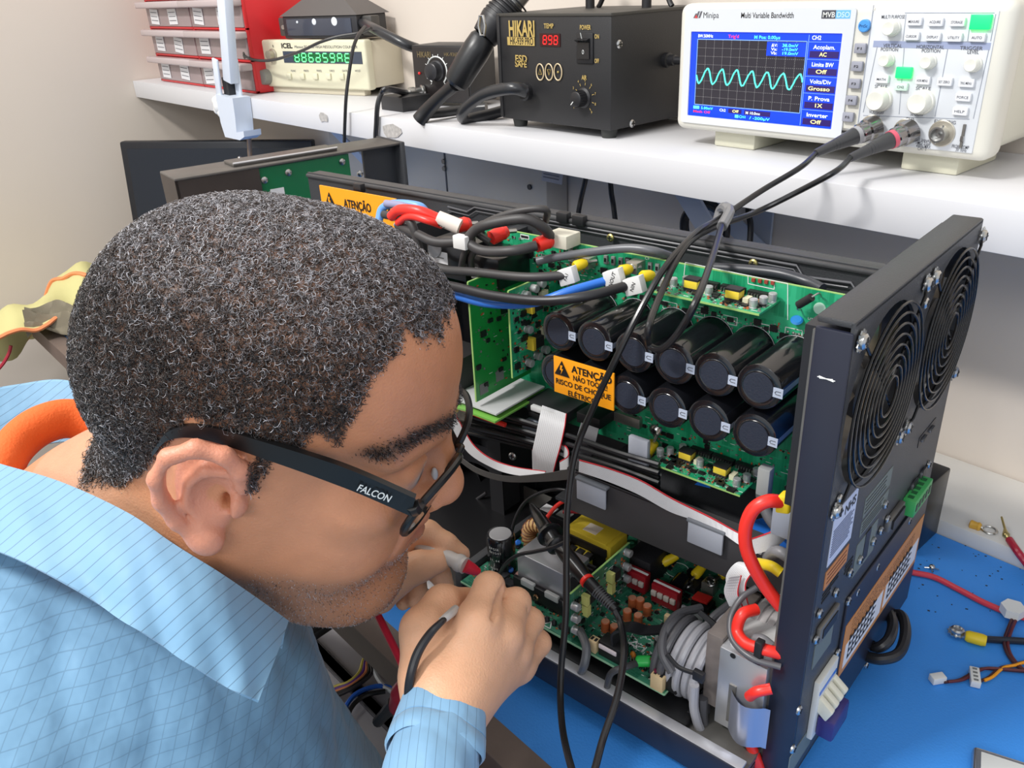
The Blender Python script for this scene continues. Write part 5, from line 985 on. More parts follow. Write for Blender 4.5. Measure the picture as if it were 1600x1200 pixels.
# name strip
m = MB(); zt_ = S(1110, 24)[2]; p = S(1118, 26)
for k, (dx, h_, mt) in enumerate(((-0.0045, 0.004, mat('logo_grey', (90, 90, 96), 0.6)), (-0.0015, 0.006, mat('logo_grey', (90, 90, 96), 0.6)), (0.0015, 0.006, mat('logo_grey', (90, 90, 96), 0.6)))): m.prism((S(1091, 28)[0]+dx, OY-0.0017, S(1091, 28)[2]), (1, 0, 0), (0, 0, 1), [(0, 0), (0.002, 0), (0.0045, h_), (0.0025, h_)][::1], 0.0002, mt)
m.prism((S(1091, 28)[0]-0.003, OY-0.0019, S(1091, 28)[2]), (1, 0, 0), (0, 0, 1), [(0, 0), (0.004, 0), (0.002, 0.003)], 0.0002, mat('logo_red', (200, 60, 60), 0.6))
m.text('Minipa', (S(1100, 28)[0], OY-0.0018, S(1100, 28)[2]), (1, 0, 0), (0, 0, 1), 0.0075, INK, 0.0, fit=S(1124, 28)[0]-S(1100, 28)[0])
m.text('Multi Variable Bandwidth', (S(1159, 28)[0], OY-0.0018, S(1159, 28)[2]), (1, 0, 0), (0, 0, 1), 0.0068, INK, 0.01, fit=S(1241, 28)[0]-S(1159, 28)[0])
a = S(1285, 28); b = S(1307, 28); c = S(1330, 28)
m.box((a[0], OY-0.0018, a[2]-0.0005), (b[0], OY-0.0016, a[2]+0.0062), mat('dark_tag', (70, 72, 80), 0.5)); m.box((b[0], OY-0.0018, a[2]-0.0005), (c[0], OY-0.0016, a[2]+0.0062), mat('light_blue_tag', (110, 180, 235), 0.5))
m.text('MVB', (a[0]+0.001, OY-0.002, a[2]+0.0006), (1, 0, 0), (0, 0, 1), 0.006, WINK, 0.01, fit=b[0]-a[0]-0.002); m.text('DSO', (b[0]+0.001, OY-0.002, a[2]+0.0006), (1, 0, 0), (0, 0, 1), 0.006, mat('pale_blue_ink', (200, 230, 250), 0.5), 0.01, fit=c[0]-b[0]-0.002)
m.build('name_strip', osc)
# control panel
cp = fr(1352, 22, 1556, 18); cxl, cxr = S(1340, 215)[0], (S(1572, 30)[0]+S(1518, 235)[0])/2-0.002; cz0_, cz1_ = S(1500, 238)[2], S(1560, 16)[2]
m = MB(); m.box((cxl-0.002, OY-0.0012, cz0_), (cxr, OY+0.001, cz1_), BEI2, 0.001)
sep = mat('panel_line', (150, 156, 168), 0.6)
m.box((cxl-0.001, OY-0.0016, oz0+0.004), (cxl-0.0004, OY-0.0011, oz1-0.003), sep)
for (x_a, y_a, x_b, y_b) in ((1415, 20, 1555, 20), (1415, 65, 1520, 65), (1350, 180, 1516, 186), (1372, 72, 1350, 175), (1414, 75, 1406, 178), (1482, 76, 1462, 182), (1546, 78, 1522, 185), (1519, 22, 1513, 64), (1557, 22, 1549, 64), (1417, 22, 1412, 64)):
    a, b = S(x_a, y_a), S(x_b, y_b); m.tube([(a[0], OY-0.0013, a[2]), (b[0], OY-0.0013, b[2])], 0.0003, sep, n=4, smooth=0)
a, b = S(1366, 67), S(1548, 76); m.box((a[0], OY-0.0014, (a[2]+b[2])/2-0.002), (b[0], OY-0.0011, (a[2]+b[2])/2+0.003), mat('band_blue_grey', (150, 160, 190), 0.5))
GI = mat('grey_ink', (84, 86, 94), 0.6)
def pt(t, px, py, s_=0.0042, w=None, mt=GI): c = S(px, py); m.text(t, (c[0], OY-0.0017, c[2]), (1, 0, 0), (0, 0, 1), s_, mt, 0.005, fit=(w*0.00060) if w else None, center=True)
for t, px, py, w in (('MULTI PURPOSE', 1397, 26, 32), ('VERTICAL', 1396, 71, 26), ('HORIZONTAL', 1455, 73, 36), ('TRIGGER', 1519, 75, 28), ('POSITION', 1391, 77, 24), ('POSITION', 1456, 79, 24), ('LEVEL', 1522, 81, 14), ('SCALE', 1378, 135, 18), ('SCALE', 1444, 138, 20), ('CH1', 1369, 182, 12), ('CH2', 1423, 186, 12), ('EXT. TRIG', 1478, 190, 28), ('VOLTS/DIV', 1371, 175, 22), ('SEC/DIV', 1434, 178, 18), ('All Inputs', 1444, 219, 20), ('1MΩ 25pF', 1444, 224, 20), ('400Vp MAX', 1444, 229, 20), ('CAT II', 1442, 232, 12), ('PROBE COMP', 1502, 229, 22), ('3V 1kHz', 1503, 234, 14)): pt(t, px, py, 0.0038, w)
m.build('control_panel', osc)
def oscbtn(px, py, t, w=0.0115, h=0.0062, mt=None, d=0.0032, ink=GI, label=None):
    c = S(px, py); k = MB(); k.box((c[0]-w/2, OY-0.0012-d, c[2]-h/2), (c[0]+w/2, OY-0.001, c[2]+h/2), mt or mat('button_white', (226, 228, 232), 0.4), 0.0007)
    if t: k.text(t, (c[0], OY-0.0015-d, c[2]), (1, 0, 0), (0, 0, 1), 0.0028, ink, 0.005, fit=min(w*0.75, 0.0019*len(t)), center=True)
    k.build('button', osc, label)
for px, py, t in ((1432, 33, 'MEASURE'), (1465, 34, 'ACQUIRE'), (1499, 34, 'STORAGE'), (1428, 56, 'CURSOR'), (1461, 57, 'DISPLAY'), (1494, 58, 'UTILITY'), (1530, 58, 'AUTO'), (1381, 123, 'MATH'), (1445, 125, 'HORI MENU'), (1479, 127, 'SET ZERO'), (1513, 129, 'TRIG MENU'), (1508, 151, 'FORCE'), (1503, 173, 'HELP')): oscbtn(px, py, t)
GG = mat('glowing_green_button', (30, 250, 110), 0.4, emit=(10, 240, 90), es=1.6)
oscbtn(1535, 34, '', 0.0150, 0.0105, GG, label='glowing green button'); oscbtn(1415, 113, '', 0.0130, 0.0088, GG, label='glowing green button'); oscbtn(1411, 135, 'CH2', 0.0105, 0.006, mat('button_pale_green', (206, 232, 218), 0.4))
BG = mat('button_grey', (150, 152, 164), 0.4)
for k, (px, py) in enumerate(((1347, 75), (1342, 103), (1338, 130), (1333, 156), (1328, 182))): oscbtn(px, py, 'F%d' % (k+1), 0.0100, 0.0078, BG, ink=INK)
c = S(1353, 40); k = MB(); k.lathe((c[0], OY-0.0005, c[2]), (0, -1, 0), [(0, 0.0050), (0.003, 0.0050), (0.0035, 0.0044)], mat('button_blue', (74, 150, 220), 0.4), n=24); k.text('PrtSc', (c[0], OY-0.0042, c[2]), (1, 0, 0), (0, 0, 1), 0.0035, mat('navy_ink', (20, 50, 110), 0.5), 0.0, center=True); k.build('button', osc, 'round blue button')
KN = mat('knob_ivory', (226, 226, 216), 0.4)
def oknob(px, py, r, h):
    c = S(px, py); k = MB(); k.lathe((c[0], OY-0.001, c[2]), (0, -1, 0), [(0, r*1.1), (h*0.25, r*1.05), (h*0.3, r*0.95), (h*0.9, r*0.88), (h, r*0.78), (h*0.98, r*0.6), (h*0.9, 0)], KN, n=28); k.build('knob', osc)
oknob(1397, 43, 0.0062, 0.010); oknob(1389, 93, 0.0054, 0.009); oknob(1454, 96, 0.0054, 0.009); oknob(1524, 100, 0.0056, 0.009); oknob(1378, 155, 0.0092, 0.012); oknob(1443, 159, 0.0092, 0.012)
def bnc(px, py, plug=None):
    c = S(px, py); k = MB(); k.lathe((c[0], OY-0.001, c[2]), (0, -1, 0), [(0, 0.0105), (0.001, 0.0105), (0.0015, 0.0098)], mat('silver_ring', (190, 184, 170), 0.4, 0.8), n=28); k.lathe((c[0], OY-0.0022, c[2]), (0, -1, 0), [(0, 0.0062), (0.009, 0.0062), (0.009, 0.0048), (0.004, 0.0046), (0.004, 0.0016), (0.008, 0.0014), (0.008, 0)], STEEL, n=24)
    for s_ in (-1, 1): k.cyl((c[0]+s_*0.002, OY-0.007, c[2]+s_*0.0058), (c[0]+s_*0.0024, OY-0.007, c[2]+s_*0.0075), 0.0009, STEEL, n=8)
    k.build('input_socket', osc)
for q in ((1355+8, 199), (1420-4, 205), (1473, 208)): bnc(*q)
c = S(1506, 212); k = MB(); k.box((c[0]-0.0009, OY-0.003, c[2]-0.009), (c[0]+0.0009, OY-0.001, c[2]+0.009), DSTEEL); k.box((c[0]-0.0012, OY-0.0035, c[2]-0.004), (c[0]+0.0012, OY-0.001, c[2]), STEEL); k.build('probe_test_tab', osc)
c = S(1325, 205); k = MB(); k.box((c[0]-0.008, OY-0.0008, c[2]-0.0026), (c[0]+0.006, OY+0.001, c[2]+0.0026), STEEL, 0.0005); k.box((c[0]-0.007, OY-0.001, c[2]-0.0016), (c[0]+0.005, OY-0.0008, c[2]+0.0004), BLACK); k.build('usb_port', osc)

# --- hot air station
HY = 0.700; HB = mat('matt_black_metal', (36, 36, 38), 0.45, bump=0.15, bscale=800)
h0, h1 = (S(780, 22, HY)[0]+S(782, 183, HY)[0])/2, (S(956, 22, HY)[0]+S(953, 205, HY)[0])/2; hz1, hz0 = S(956, 22, HY)[2], S(953, 205, HY)[2]
hot = empty('hot_air_station', ((h0+h1)/2, 0.77, sz), 'black box hot air station with red display and rocker switch', 'hot air station')
m = MB(); m.box((h0, HY, hz0), (h1, YW-0.01, hz1), HB, 0.0015); m.box((h0-0.001, HY-0.001, hz1-0.002), (h1+0.001, YW-0.01, hz1+0.0012), mat('top_cover_grey', (60, 58, 54), 0.5), 0.0005)
m.box((h0-0.0012, HY-0.0015, hz0+0.002), (h0+0.004, HY+0.001, hz1), HB, 0.0005); m.build('case', hot)
for (px, py) in ((812, 192), (950, 210)):
    c = S(px, py, HY+0.012); k = MB(); k.lathe((c[0], HY+0.014, sz), (0, 0, 1), [(0, 0.008), (hz0-sz+0.001, 0.010)], mat('rubber_foot_grey', (48, 50, 48), 0.6), n=20); k.build('rubber_foot', hot)
for (py) in (69, 193):
    c = onp(967 if py == 69 else 987, py, (1, 0, 0), h1); k = MB(); k.lathe((h1, c[1], c[2]), (1, 0, 0), [(0, 0.0045), (0.001, 0.0045), (0.0025, 0.003), (0.003, 0)], STEEL, n=14); k.obox((h1+0.0028, c[1], c[2]), (0.0003, 0, 0), (0, 0.003, 0), (0, 0, 0.0006), INK); k.obox((h1+0.0028, c[1], c[2]), (0.0003, 0, 0), (0, 0.0006, 0), (0, 0, 0.003), INK); k.build('screw', hot)
GOLD = mat('gold_print', (186, 160, 92), 0.5)
k = MB()
def ht(t, px, py, s_, px2=None, mt=GOLD, bold=0.02):
    a = S(px, py, HY); w = (S(px2, py, HY)[0]-a[0]) if px2 else None; k.text(t, (a[0], HY-0.0012, a[2]), (1, 0, 0), (0, 0, 1), s_, mt, bold, fit=w)
ht('HIKARI', 796, 56, 0.0235, 836, bold=0.03); a = S(794, 69, HY); b = S(836, 58, HY); k.box((a[0], HY-0.0011, S(815, 71, HY)[2]), (b[0], HY-0.0009, S(815, 58, HY)[2]), GOLD); ht('HK-939 PRO', 798, 69, 0.0110, 834, INK, 0.015)
ht('ESD', 806, 96, 0.0105, 824); ht('SAFE', 806, 104, 0.0095, 824); ht('TEMP', 851, 44, 0.0070, 866); ht('POWER', 907, 46, 0.0065, 924); ht('ON', 930, 60, 0.0060, 937); ht('OFF', 930, 98, 0.0060, 937); ht('AIR', 910, 124, 0.0065, 918)
for j, t in enumerate(('△', '▽', '•')):
    c = S(845+14*j, 112.5, HY); P = [(c[0]+0.0062*cos(q), HY-0.0012, c[2]+0.0088*sin(q)) for q in np.linspace(0, 2*pi, 25)[:-1]]; k.tube(P, 0.0008, mat('cream_print', (206, 186, 150), 0.5), n=5, smooth=0, closed=True)
    s3 = 0.0026; sg = (1, -1, 0)[j]
    if sg: T = [(c[0]-s3, HY-0.0012, c[2]-sg*s3), (c[0]+s3, HY-0.0012, c[2]-sg*s3), (c[0], HY-0.0012, c[2]+sg*s3*1.3)]; k.tube(T, 0.0005, GOLD, n=4, smooth=0, closed=True)
    else: k.sph((c[0], HY-0.001, c[2]), 0.0013, GOLD)
c = S(913, 153, HY)
for j in range(9): q = radians(215-j*33); k.obox((c[0]+0.0145*cos(q)*0.95+0.001, HY-0.0012, c[2]+0.0150*sin(q)), (0.0014*cos(q), 0, 0.0014*sin(q)), (0.0003*sin(q), 0, -0.0003*cos(q)), (0, 0.0001, 0), GOLD); k.text(str(j+1), (c[0]+0.0185*cos(q), HY-0.0012, c[2]+0.0190*sin(q)), (1, 0, 0), (0, 0, 1), 0.0040, GOLD, center=True)
k.build('printed_front', hot)
a, b = S(844, 52, HY), S(876, 73, HY); k = MB(); k.box((a[0], HY-0.001, b[2]), (b[0], HY+0.001, a[2]), mat('display_window', (40, 10, 12), 0.2, emit=(60, 8, 10), es=0.4))
def seg7(k, x, z, w, h, y, segs, mt, t=0.18, slant=0.0):
    hw = w*t; P = {'a': ((0, h), (w, h)), 'g': ((0, h/2), (w, h/2)), 'd': ((0, 0), (w, 0)), 'f': ((0, h/2), (0, h)), 'e': ((0, 0), (0, h/2)), 'b': ((w, h/2), (w, h)), 'c': ((w, 0), (w, h/2))}
    for s_ in segs:
        (u0, v0), (u1, v1) = P[s_]; k.tube([(x+u0+slant*v0+(hw*0.6 if u1 > u0 else 0), y, z+v0+(hw*0.6 if v1 > v0 else 0)), (x+u1+slant*v1-(hw*0.6 if u1 > u0 else 0), y, z+v1-(hw*0.6 if v1 > v0 else 0))], hw*0.55, mt, n=4, smooth=0)
RD = mat('red_segments', (250, 40, 40), 0.3, emit=(255, 30, 30), es=1.3); w_ = (b[0]-a[0])
for j in range(3): seg7(k, a[0]+w_*(0.17+0.27*j), b[2]+(a[2]-b[2])*0.18, w_*0.17, (a[2]-b[2])*0.64, HY-0.0013, ('abcdefg', 'abcdfg', 'abcdefg')[j], RD, slant=0.08)
k.build('red_display', hot, 'red numeric display')
a, b = S(902, 51, HY), S(928, 100, HY); k = MB(); k.box((a[0], HY-0.002, b[2]), (b[0], HY+0.001, a[2]), BLACK, 0.0008); sw = k.build('switch_frame', hot)
k = MB(); xa, xb = a[0]+0.003, b[0]-0.004; zc = (a[2]+b[2])/2; k.add([(xa, HY-0.0015, b[2]+0.005), (xb, HY-0.0015, b[2]+0.005), (xb, HY-0.0015, a[2]-0.005), (xa, HY-0.0015, a[2]-0.005), (xa, HY-0.0035, b[2]+0.005), (xb, HY-0.0035, b[2]+0.005), (xb, HY-0.0035, zc+0.006), (xa, HY-0.0035, zc+0.006), (xa, HY-0.0085, a[2]-0.007), (xb, HY-0.0085, a[2]-0.007)], [(0, 1, 5, 4), (4, 5, 6, 7), (7, 6, 9, 8), (8, 9, 2, 3), (0, 4, 7, 8, 3), (1, 2, 9, 6, 5)], mat('rocker_black', (30, 30, 32), 0.25))
k.tube([((xa+xb)/2+0.0012*cos(q), HY-0.0037, b[2]+0.012+0.002*sin(q)) for q in np.linspace(0, 2*pi, 13)[:-1]], 0.0003, WINK, n=4, smooth=0, closed=True); k.obox(((xa+xb)/2, HY-0.0064, zc+0.013), (0.0003, 0, 0), (0, 0.0003, 0), (0, -0.001, 0.003), WINK); k.build('rocker_switch', hot)
def bknob(par, c, r, h, y):
    k = MB(); k.lathe((c[0], y, c[2]), (0, -1, 0), [(0, r*1.25), (0.001, r*1.25), (0.003, r)]+[(h*0.95, r*0.92), (h, r*0.8), (h, 0)], BLACK, n=32)
    for j in range(20): q = 2*pi*j/20; k.obox((c[0]+r*0.97*cos(q), y-h*0.5, c[2]+r*0.97*sin(q)), (r*0.04*cos(q), 0, r*0.04*sin(q)), (0, h*0.4, 0), (-r*0.06*sin(q), 0, r*0.06*cos(q)), BLACK)
    k.obox((c[0]-r*0.5, y-h-0.0003, c[2]-r*0.5), (r*0.2, 0, r*0.2), (0, 0.0002, 0), (0.0003, 0, -0.0003), WINK); k.build('knob', par)
bknob(hot, S(912, 153, HY), 0.0088, 0.014, HY)
k = MB(); c = S(822, 143, HY); k.lathe((c[0]+0.002, HY, c[2]), (0, -1, 0), [(0, 0.010), (0.006, 0.010), (0.008, 0.008)], BLACK, n=20); k.build('hose_port', hot)
c = onp(1045, 103, (1, 0, 0), h1)
k = MB(); c = A([h1, 0.79, sz+0.075]); k.lathe(c, (1, 0, 0), [(0, 0.008), (0.006, 0.008), (0.007, 0.006), (0.014, 0.006), (0.015, 0.0045), (0.03, 0.004)], RUB, n=14); k.tube([c+[0.028, 0, 0], c+[0.05, 0.004, -0.006], c+[0.07, 0.02, -0.03]], 0.004, RUB, n=10); k.build('power_cord', hot)
# handle frame on top
k = MB()
for px in (922, 1010): c = S(px, 20, 0.76); k.cyl((c[0], 0.76, hz1), (c[0], 0.76, hz1+0.05), 0.006, BLACK)
k.build('cradle_post', hot) if False else None
for px in (922, 1010): c = S(px, 18, 0.80); k = MB(); k.cyl((c[0], 0.80, hz1), (c[0], 0.80, hz1+0.05), 0.0055, BLACK); k.build('cradle_post', hot)
k = MB(); a, b = S(935, 22, 0.81), S(1050, 14, 0.81); k.tube([(a[0], 0.81, hz1+0.002), (a[0]+0.02, 0.81, hz1+0.018), (b[0]-0.02, 0.81, hz1+0.02), (b[0], 0.81, hz1+0.002)], 0.003, BLACK, n=8); k.build('rear_cable', hot)
# --- hot air handle leaning in its cradle, hose
wand = empty('hot_air_gun', S(700, 120, 0.68), 'black hot air handle leaning beside the hot air station with its hose', 'hot air gun')
def dl(pts): return [S(px, py, y) for px, py, y in pts]
w0, w1, w2, w3 = S(797, 8, 0.730), S(757, 58, 0.700), S(712, 130, 0.670), S(690, 150, 0.667)
k = MB(); d = w2-w1; k.lathe(w1, d, [(0, 0.014), (0.004, 0.0165), (0.02, 0.0175), (np.linalg.norm(d)*0.9, 0.0165), (np.linalg.norm(d), 0.0145), (np.linalg.norm(d)+0.004, 0.009)], mat('handle_black', (30, 31, 33), 0.35), n=28); k.build('grip', wand)
k = MB(); d = w0-w1; L_ = np.linalg.norm(d); k.lathe(w1, d, [(0, 0.0165), (L_*0.4, 0.021), (L_*0.45, 0.0215), (L_*0.85, 0.0195), (L_, 0.017)], BLACK, n=28)
for j in range(7): q = w1+nrm(d)*(L_*0.5+0.005*j); u, v, _ = basis(d); k.tube([q+0.0208*(u*cos(t)+v*sin(t)) for t in np.linspace(0, 2*pi, 25)[:-1]], 0.0012, BLACK, n=5, smooth=0, closed=True)
k.build('vented_collar', wand)
k = MB(); q = w0; k.lathe(q, d, [(0, 0.014), (0.04, 0.014)], STEEL, n=24); k.build('nozzle', wand)
k = MB(); c = S(753, 40, 0.668); P = [c+A([0.006*cos(t), 0, 0.012*sin(t)]) for t in np.linspace(0, 2*pi, 7)[:-1]]; k.tube(P, 0.0016, STEEL, n=6, smooth=0, closed=True); k.build('steel_ring', wand)
c = S(723, 94, 0.652); k = MB(); k.lathe(w1+(w2-w1)*0.45+A([-0.002, -0.0172, 0.002]), (0, -1, 0), [(0, 0.0022), (0.0003, 0.002)], INK, n=12); k.build('pin_hole', wand)
k = MB(); k.tube([w2+nrm(w2-w1)*0.002, w3, S(668, 172, 0.662), S(655, 188, 0.655)], [0.0085, 0.0078, 0.0085, 0.0095, 0.010], mat('strain_relief', (30, 30, 32), 0.4), n=16); k.build('strain_relief', wand)
k = MB(); k.tube(dl(((822, 143, 0.685), (800, 138, 0.672), (760, 146, 0.668), (735, 162, 0.668), (722, 178, 0.672), (728, 186, 0.69), (760, 180, 0.72), (790, 172, 0.745))), 0.0072, mat('hose_black', (44, 45, 48), 0.3), n=14); k.build('air_hose', wand)
k = MB(); k.tube(dl(((665, 178, 0.664), (690, 176, 0.69), (720, 172, 0.72), (760, 168, 0.74))), 0.0065, mat('hose_black', (44, 45, 48), 0.3), n=12); k.build('air_hose', wand)

# --- small soldering station
so = empty('soldering_station', (-0.93, 0.80, sz), 'small black soldering station with a round temperature dial', 'soldering station')
A0 = RZ(652, 158, SZ+0.006); 
ex, ey = nrm((0.97, 0.20, 0)), nrm((-0.20, 0.97, 0)); L0 = np.linalg.norm(RZ(722, 166, SZ)-RZ(650, 160, SZ)); hgt = 0.078
def sf(u, v, w=0.0): return A0+ex*u+ey*w+A([0, 0, 1.0])*v
k = MB(); k.frame(A0, ex, ey, (0, 0, 1)); k.box((-0.002, 0, 0.0), (0.105, 0.06, hgt), HB, 0.0015); k.box((0, -0.002, 0.002), (0.103, 0.001, hgt-0.002), mat('dark_face', (34, 30, 30), 0.4), 0.001); k.build('case', so)
k = MB(); k.frame(A0, ex, ey, (0, 0, 1))
k.text('HIKARI', (0.010, -0.0025, hgt-0.016), (1, 0, 0), (0, 0, 1), 0.011, mat('faint_gold', (110, 96, 66), 0.5), 0.02, fit=0.026); k.text('HK-936B', (0.062, -0.0025, hgt-0.014), (1, 0, 0), (0, 0, 1), 0.007, mat('faint_gold', (110, 96, 66), 0.5), 0.01, fit=0.026)
P = [(0.046+0.019*cos(t), -0.0024, 0.044+0.019*sin(t)) for t in np.linspace(-0.9, 4.1, 30)]; k.tube(P, 0.0011, WINK, n=4, smooth=0)
for j in range(12): q = -0.9+5.0*j/11; k.obox((0.046+0.0215*cos(q), -0.0024, 0.044+0.0215*sin(q)), (0.0015*cos(q), 0, 0.0015*sin(q)), (0.0004*sin(q), 0, -0.0004*cos(q)), (0, 0.0001, 0), WINK)
k.build('printed_dial', so)
k = MB(); k.frame(A0, ex, ey, (0, 0, 1)); k.lathe((0.046, -0.002, 0.044), (0, -1, 0), [(0, 0.0145), (0.002, 0.0145), (0.004, 0.0125), (0.014, 0.0115), (0.015, 0.010), (0.015, 0)], mat('knob_dark', (38, 38, 42), 0.35), n=28); k.build('knob', so)
k = MB(); k.frame(A0, ex, ey, (0, 0, 1)); k.sph((0.012, -0.003, 0.040), 0.002, mat('red_lamp', (200, 40, 40), 0.3, emit=(200, 30, 30), es=0.5)); k.build('indicator_lamp', so)
k = MB(); k.frame(A0, ex, ey, (0, 0, 1)); k.lathe((0.015, -0.001, 0.015), (-0.45, -1, 0), [(0, 0.009), (0.003, 0.009), (0.004, 0.0065), (0.014, 0.0065), (0.015, 0.0075), (0.022, 0.0075), (0.023, 0.005), (0.03, 0.0045)], STEEL, n=20); k.build('chrome_plug', so, 'chrome screw plug')
q = sf(0.015, 0.015, 0)+nrm(-ey-ex*0.45)*0.028
k = MB(); k.tube([q, RY(605, 139, 0.668), RY(596, 146, 0.662), RY(590, 165, 0.654), RY(588, 195, 0.652), RY(587, 216, 0.652), RY(589, 236, 0.65)], [0.0048, 0.0040, 0.0034, 0.0034, 0.0034, 0.0034, 0.0034], RUB, n=10); k.build('iron_cable', so)
k = MB(); a = RY(592, 131, 0.70); k.box((a[0], 0.70, sz), (a[0]+0.055, 0.75, sz+0.020), HB, 0.001); k.build('side_flap', so)

# --- frequency counter
A1 = RZ(398, 143, SZ+0.0); B1 = RZ(571, 151, SZ+0.0); ex, ey = nrm((B1-A1)), None; ey = A([-ex[1], ex[0], 0]); WF = np.linalg.norm(B1-A1)
fc = empty('frequency_counter', (A1+B1)/2+ey*0.08, 'cream bench frequency counter with green digits, on the shelf left', 'frequency counter')
CRM = mat('counter_cream', (214, 210, 184), 0.45); CRM2 = mat('counter_side', (206, 198, 176), 0.5)
h_lo, h_hi = 0.012, 0.096
def ff(px, py):
    r = ray(px, py); n = ey; t = ((A1-ey*0.004-CAM)@n)/(r@n); q = CAM+r*t-A1; return q@ex, q[2]
k = MB(); k.frame(A1, ex, ey, (0, 0, 1))
u0, u1 = ff(384, 100)[0]*0.9-0.0, ff(573, 100)[0]; v1 = (ff(385, 66)[1]+ff(568, 58)[1])/2; v0 = (ff(393, 138)[1]+ff(576, 138)[1])/2
k.box((u0, -0.004, v0), (u1, 0.014, v1), CRM, 0.004, 3); k.box((u0+0.003, 0.01, v0+0.002), (u1-0.003, 0.115, v1-0.003), CRM2, 0.003); k.build('case', fc)
k = MB(); k.frame(A1, ex, ey, (0, 0, 1)); k.box((u0+0.03, 0.004, 0.0), (u1-0.02, 0.02, v0+0.002), CRM2, 0.002); k.build('front_foot', fc)
def fb(pa, pb, y, mt, h=0.0008, bev=0): a, b = ff(*pa), ff(*pb); k.box((min(a[0], b[0]), y-h, min(a[1], b[1])), (max(a[0], b[0]), y, max(a[1], b[1])), mt, bev)
k = MB(); k.frame(A1, ex, ey, (0, 0, 1)); fb((442, 80), (567, 100), -0.004, mat('counter_window', (62, 70, 84), 0.2)); fb((458, 83), (550, 97), -0.0048, mat('counter_green_lcd', (20, 84, 44), 0.25, emit=(16, 90, 44), es=0.4), 0.0003)
GRN = mat('green_segments', (120, 240, 160), 0.3, emit=(100, 240, 150), es=0.9)
a, b = ff(461, 96), ff(549, 84); wd = (b[0]-a[0])/8
for j, sg in enumerate(('bcefgd', 'abcdefg', 'acdefg', 'abcdeg', 'acdfg', 'abcdfg', 'abcefg', 'acdefg')): seg7(k, a[0]+wd*j+wd*0.15, a[1], wd*0.6, (b[1]-a[1]), -0.0055, sg, GRN, slant=0.05)
k.build('green_display', fc)
k = MB(); k.frame(A1, ex, ey, (0, 0, 1))
a = ff(440, 75); k.text('ICEL', (a[0], -0.0045, a[1]), (1, 0, 0), (0, 0, 1), 0.011, INK, 0.03, fit=ff(457, 75)[0]-a[0]); a = ff(458, 75); k.text('Manaus FC-2400 HIGH RESOLUTION COUNTER', (a[0]+0.004, -0.0045, a[1]), (1, 0, 0), (0, 0, 1), 0.006, GI, 0.0, fit=ff(560, 75)[0]-a[0]-0.006)
for t, px, py in (('A', 397, 74), ('B', 426, 74), ('⚠', 423, 100)): a = ff(px, py); k.text(t, (a[0], -0.0045, a[1]), (1, 0, 0), (0, 0, 1), 0.006, INK, 0.0)
for j in range(6): a = ff(455+20*j, 112); k.text(('FUNC', 'PERIOD', 'FREQ', 'CHECK', 'GATE', 'HOLD')[j], (a[0], -0.0045, a[1]), (1, 0, 0), (0, 0, 1), 0.0045, GI, 0.0, fit=0.012)
k.build('printed_front', fc)
for px, py in ((398, 85), (427, 85)):
    a = ff(px, py); k = MB(); k.frame(A1, ex, ey, (0, 0, 1)); k.lathe((a[0], -0.004, a[1]), (0, -1, 0), [(0, 0.0095), (0.002, 0.0095), (0.003, 0.007), (0.012, 0.007), (0.012, 0.002)], mat('worn_socket', (170, 162, 146), 0.4, 0.6), n=20); k.build('input_socket', fc)
a = ff(417, 120); k = MB(); k.frame(A1, ex, ey, (0, 0, 1)); k.lathe((a[0], -0.004, a[1]), (0, -1, 0), [(0, 0.014), (0.012, 0.012), (0.013, 0.010)], mat('grey_knob', (136, 134, 126), 0.5), n=24); k.build('knob', fc)
for j in range(5): a = ff(453+20.5*j, 119); k = MB(); k.frame(A1, ex, ey, (0, 0, 1)); k.box((a[0]-0.0055, -0.0075, a[1]-0.005), (a[0]+0.0055, -0.004, a[1]+0.005), CRM, 0.0012); k.build('button', fc)
# cable on its left input
cb = MB(); a = ff(398, 85); q = A1+ex*a[0]-ey*0.014+A([0, 0, a[1]]); cb.tube([q, q-ey*0.012+A([-0.004, 0, 0])], 0.006, mat('plug_boot', (60, 56, 54), 0.5), n=12, smooth=0)
P = [q-ey*0.012, RY(382, 88, 0.70), RY(400, 94, 0.69), RY(430, 93, 0.69), RY(470, 80, 0.69), RY(500, 66, 0.70), RY(530, 57, 0.72), RY(560, 52, 0.74), RY(580, 44, 0.745)]
P2_ = [q-ey*0.012+A([-0.004, 0, 0])]+P[2:]; cb.tube(P2_, 0.0024, mat('test_cable_black', (50, 50, 50), 0.4), n=8); cb.build('coaxial_test_cable', None, 'thin black cable plugged into the cream frequency counter', 'cable')
# --- black vented lamp head / extractor on top of the counter
zt_ = CAM[2]*0+A1[2]+v1; C0 = A1+ex*(u0+u1)*0.5+ey*0.05
bx = empty('magnifier_lamp_head', C0+A([0, 0, v1]), 'black plastic fixture with clear front window lying on the cream counter', 'lamp head')
def gg(px, py, w=0.0):
    r = ray(px, py); t = ((A1+ey*w-CAM)@ey)/(r@ey); q = CAM+r*t-A1; return q@ex, q[2]
a, b = gg(440, 25), gg(560, 56); bz_ = v1+0.001
k = MB(); k.frame(A1, ex, ey, (0, 0, 1)); k.box((a[0], 0.0, bz_), (b[0], 0.07, a[1]), mat('fixture_black', (40, 40, 44), 0.4), 0.003); k.build('case', bx)
k = MB(); k.frame(A1, ex, ey, (0, 0, 1)); k.box((a[0]+0.010, -0.0015, bz_+0.005), (b[0]-0.012, 0.0005, a[1]-0.005), mat('glossy_window', (70, 74, 86), 0.08, 0.2), 0.001)
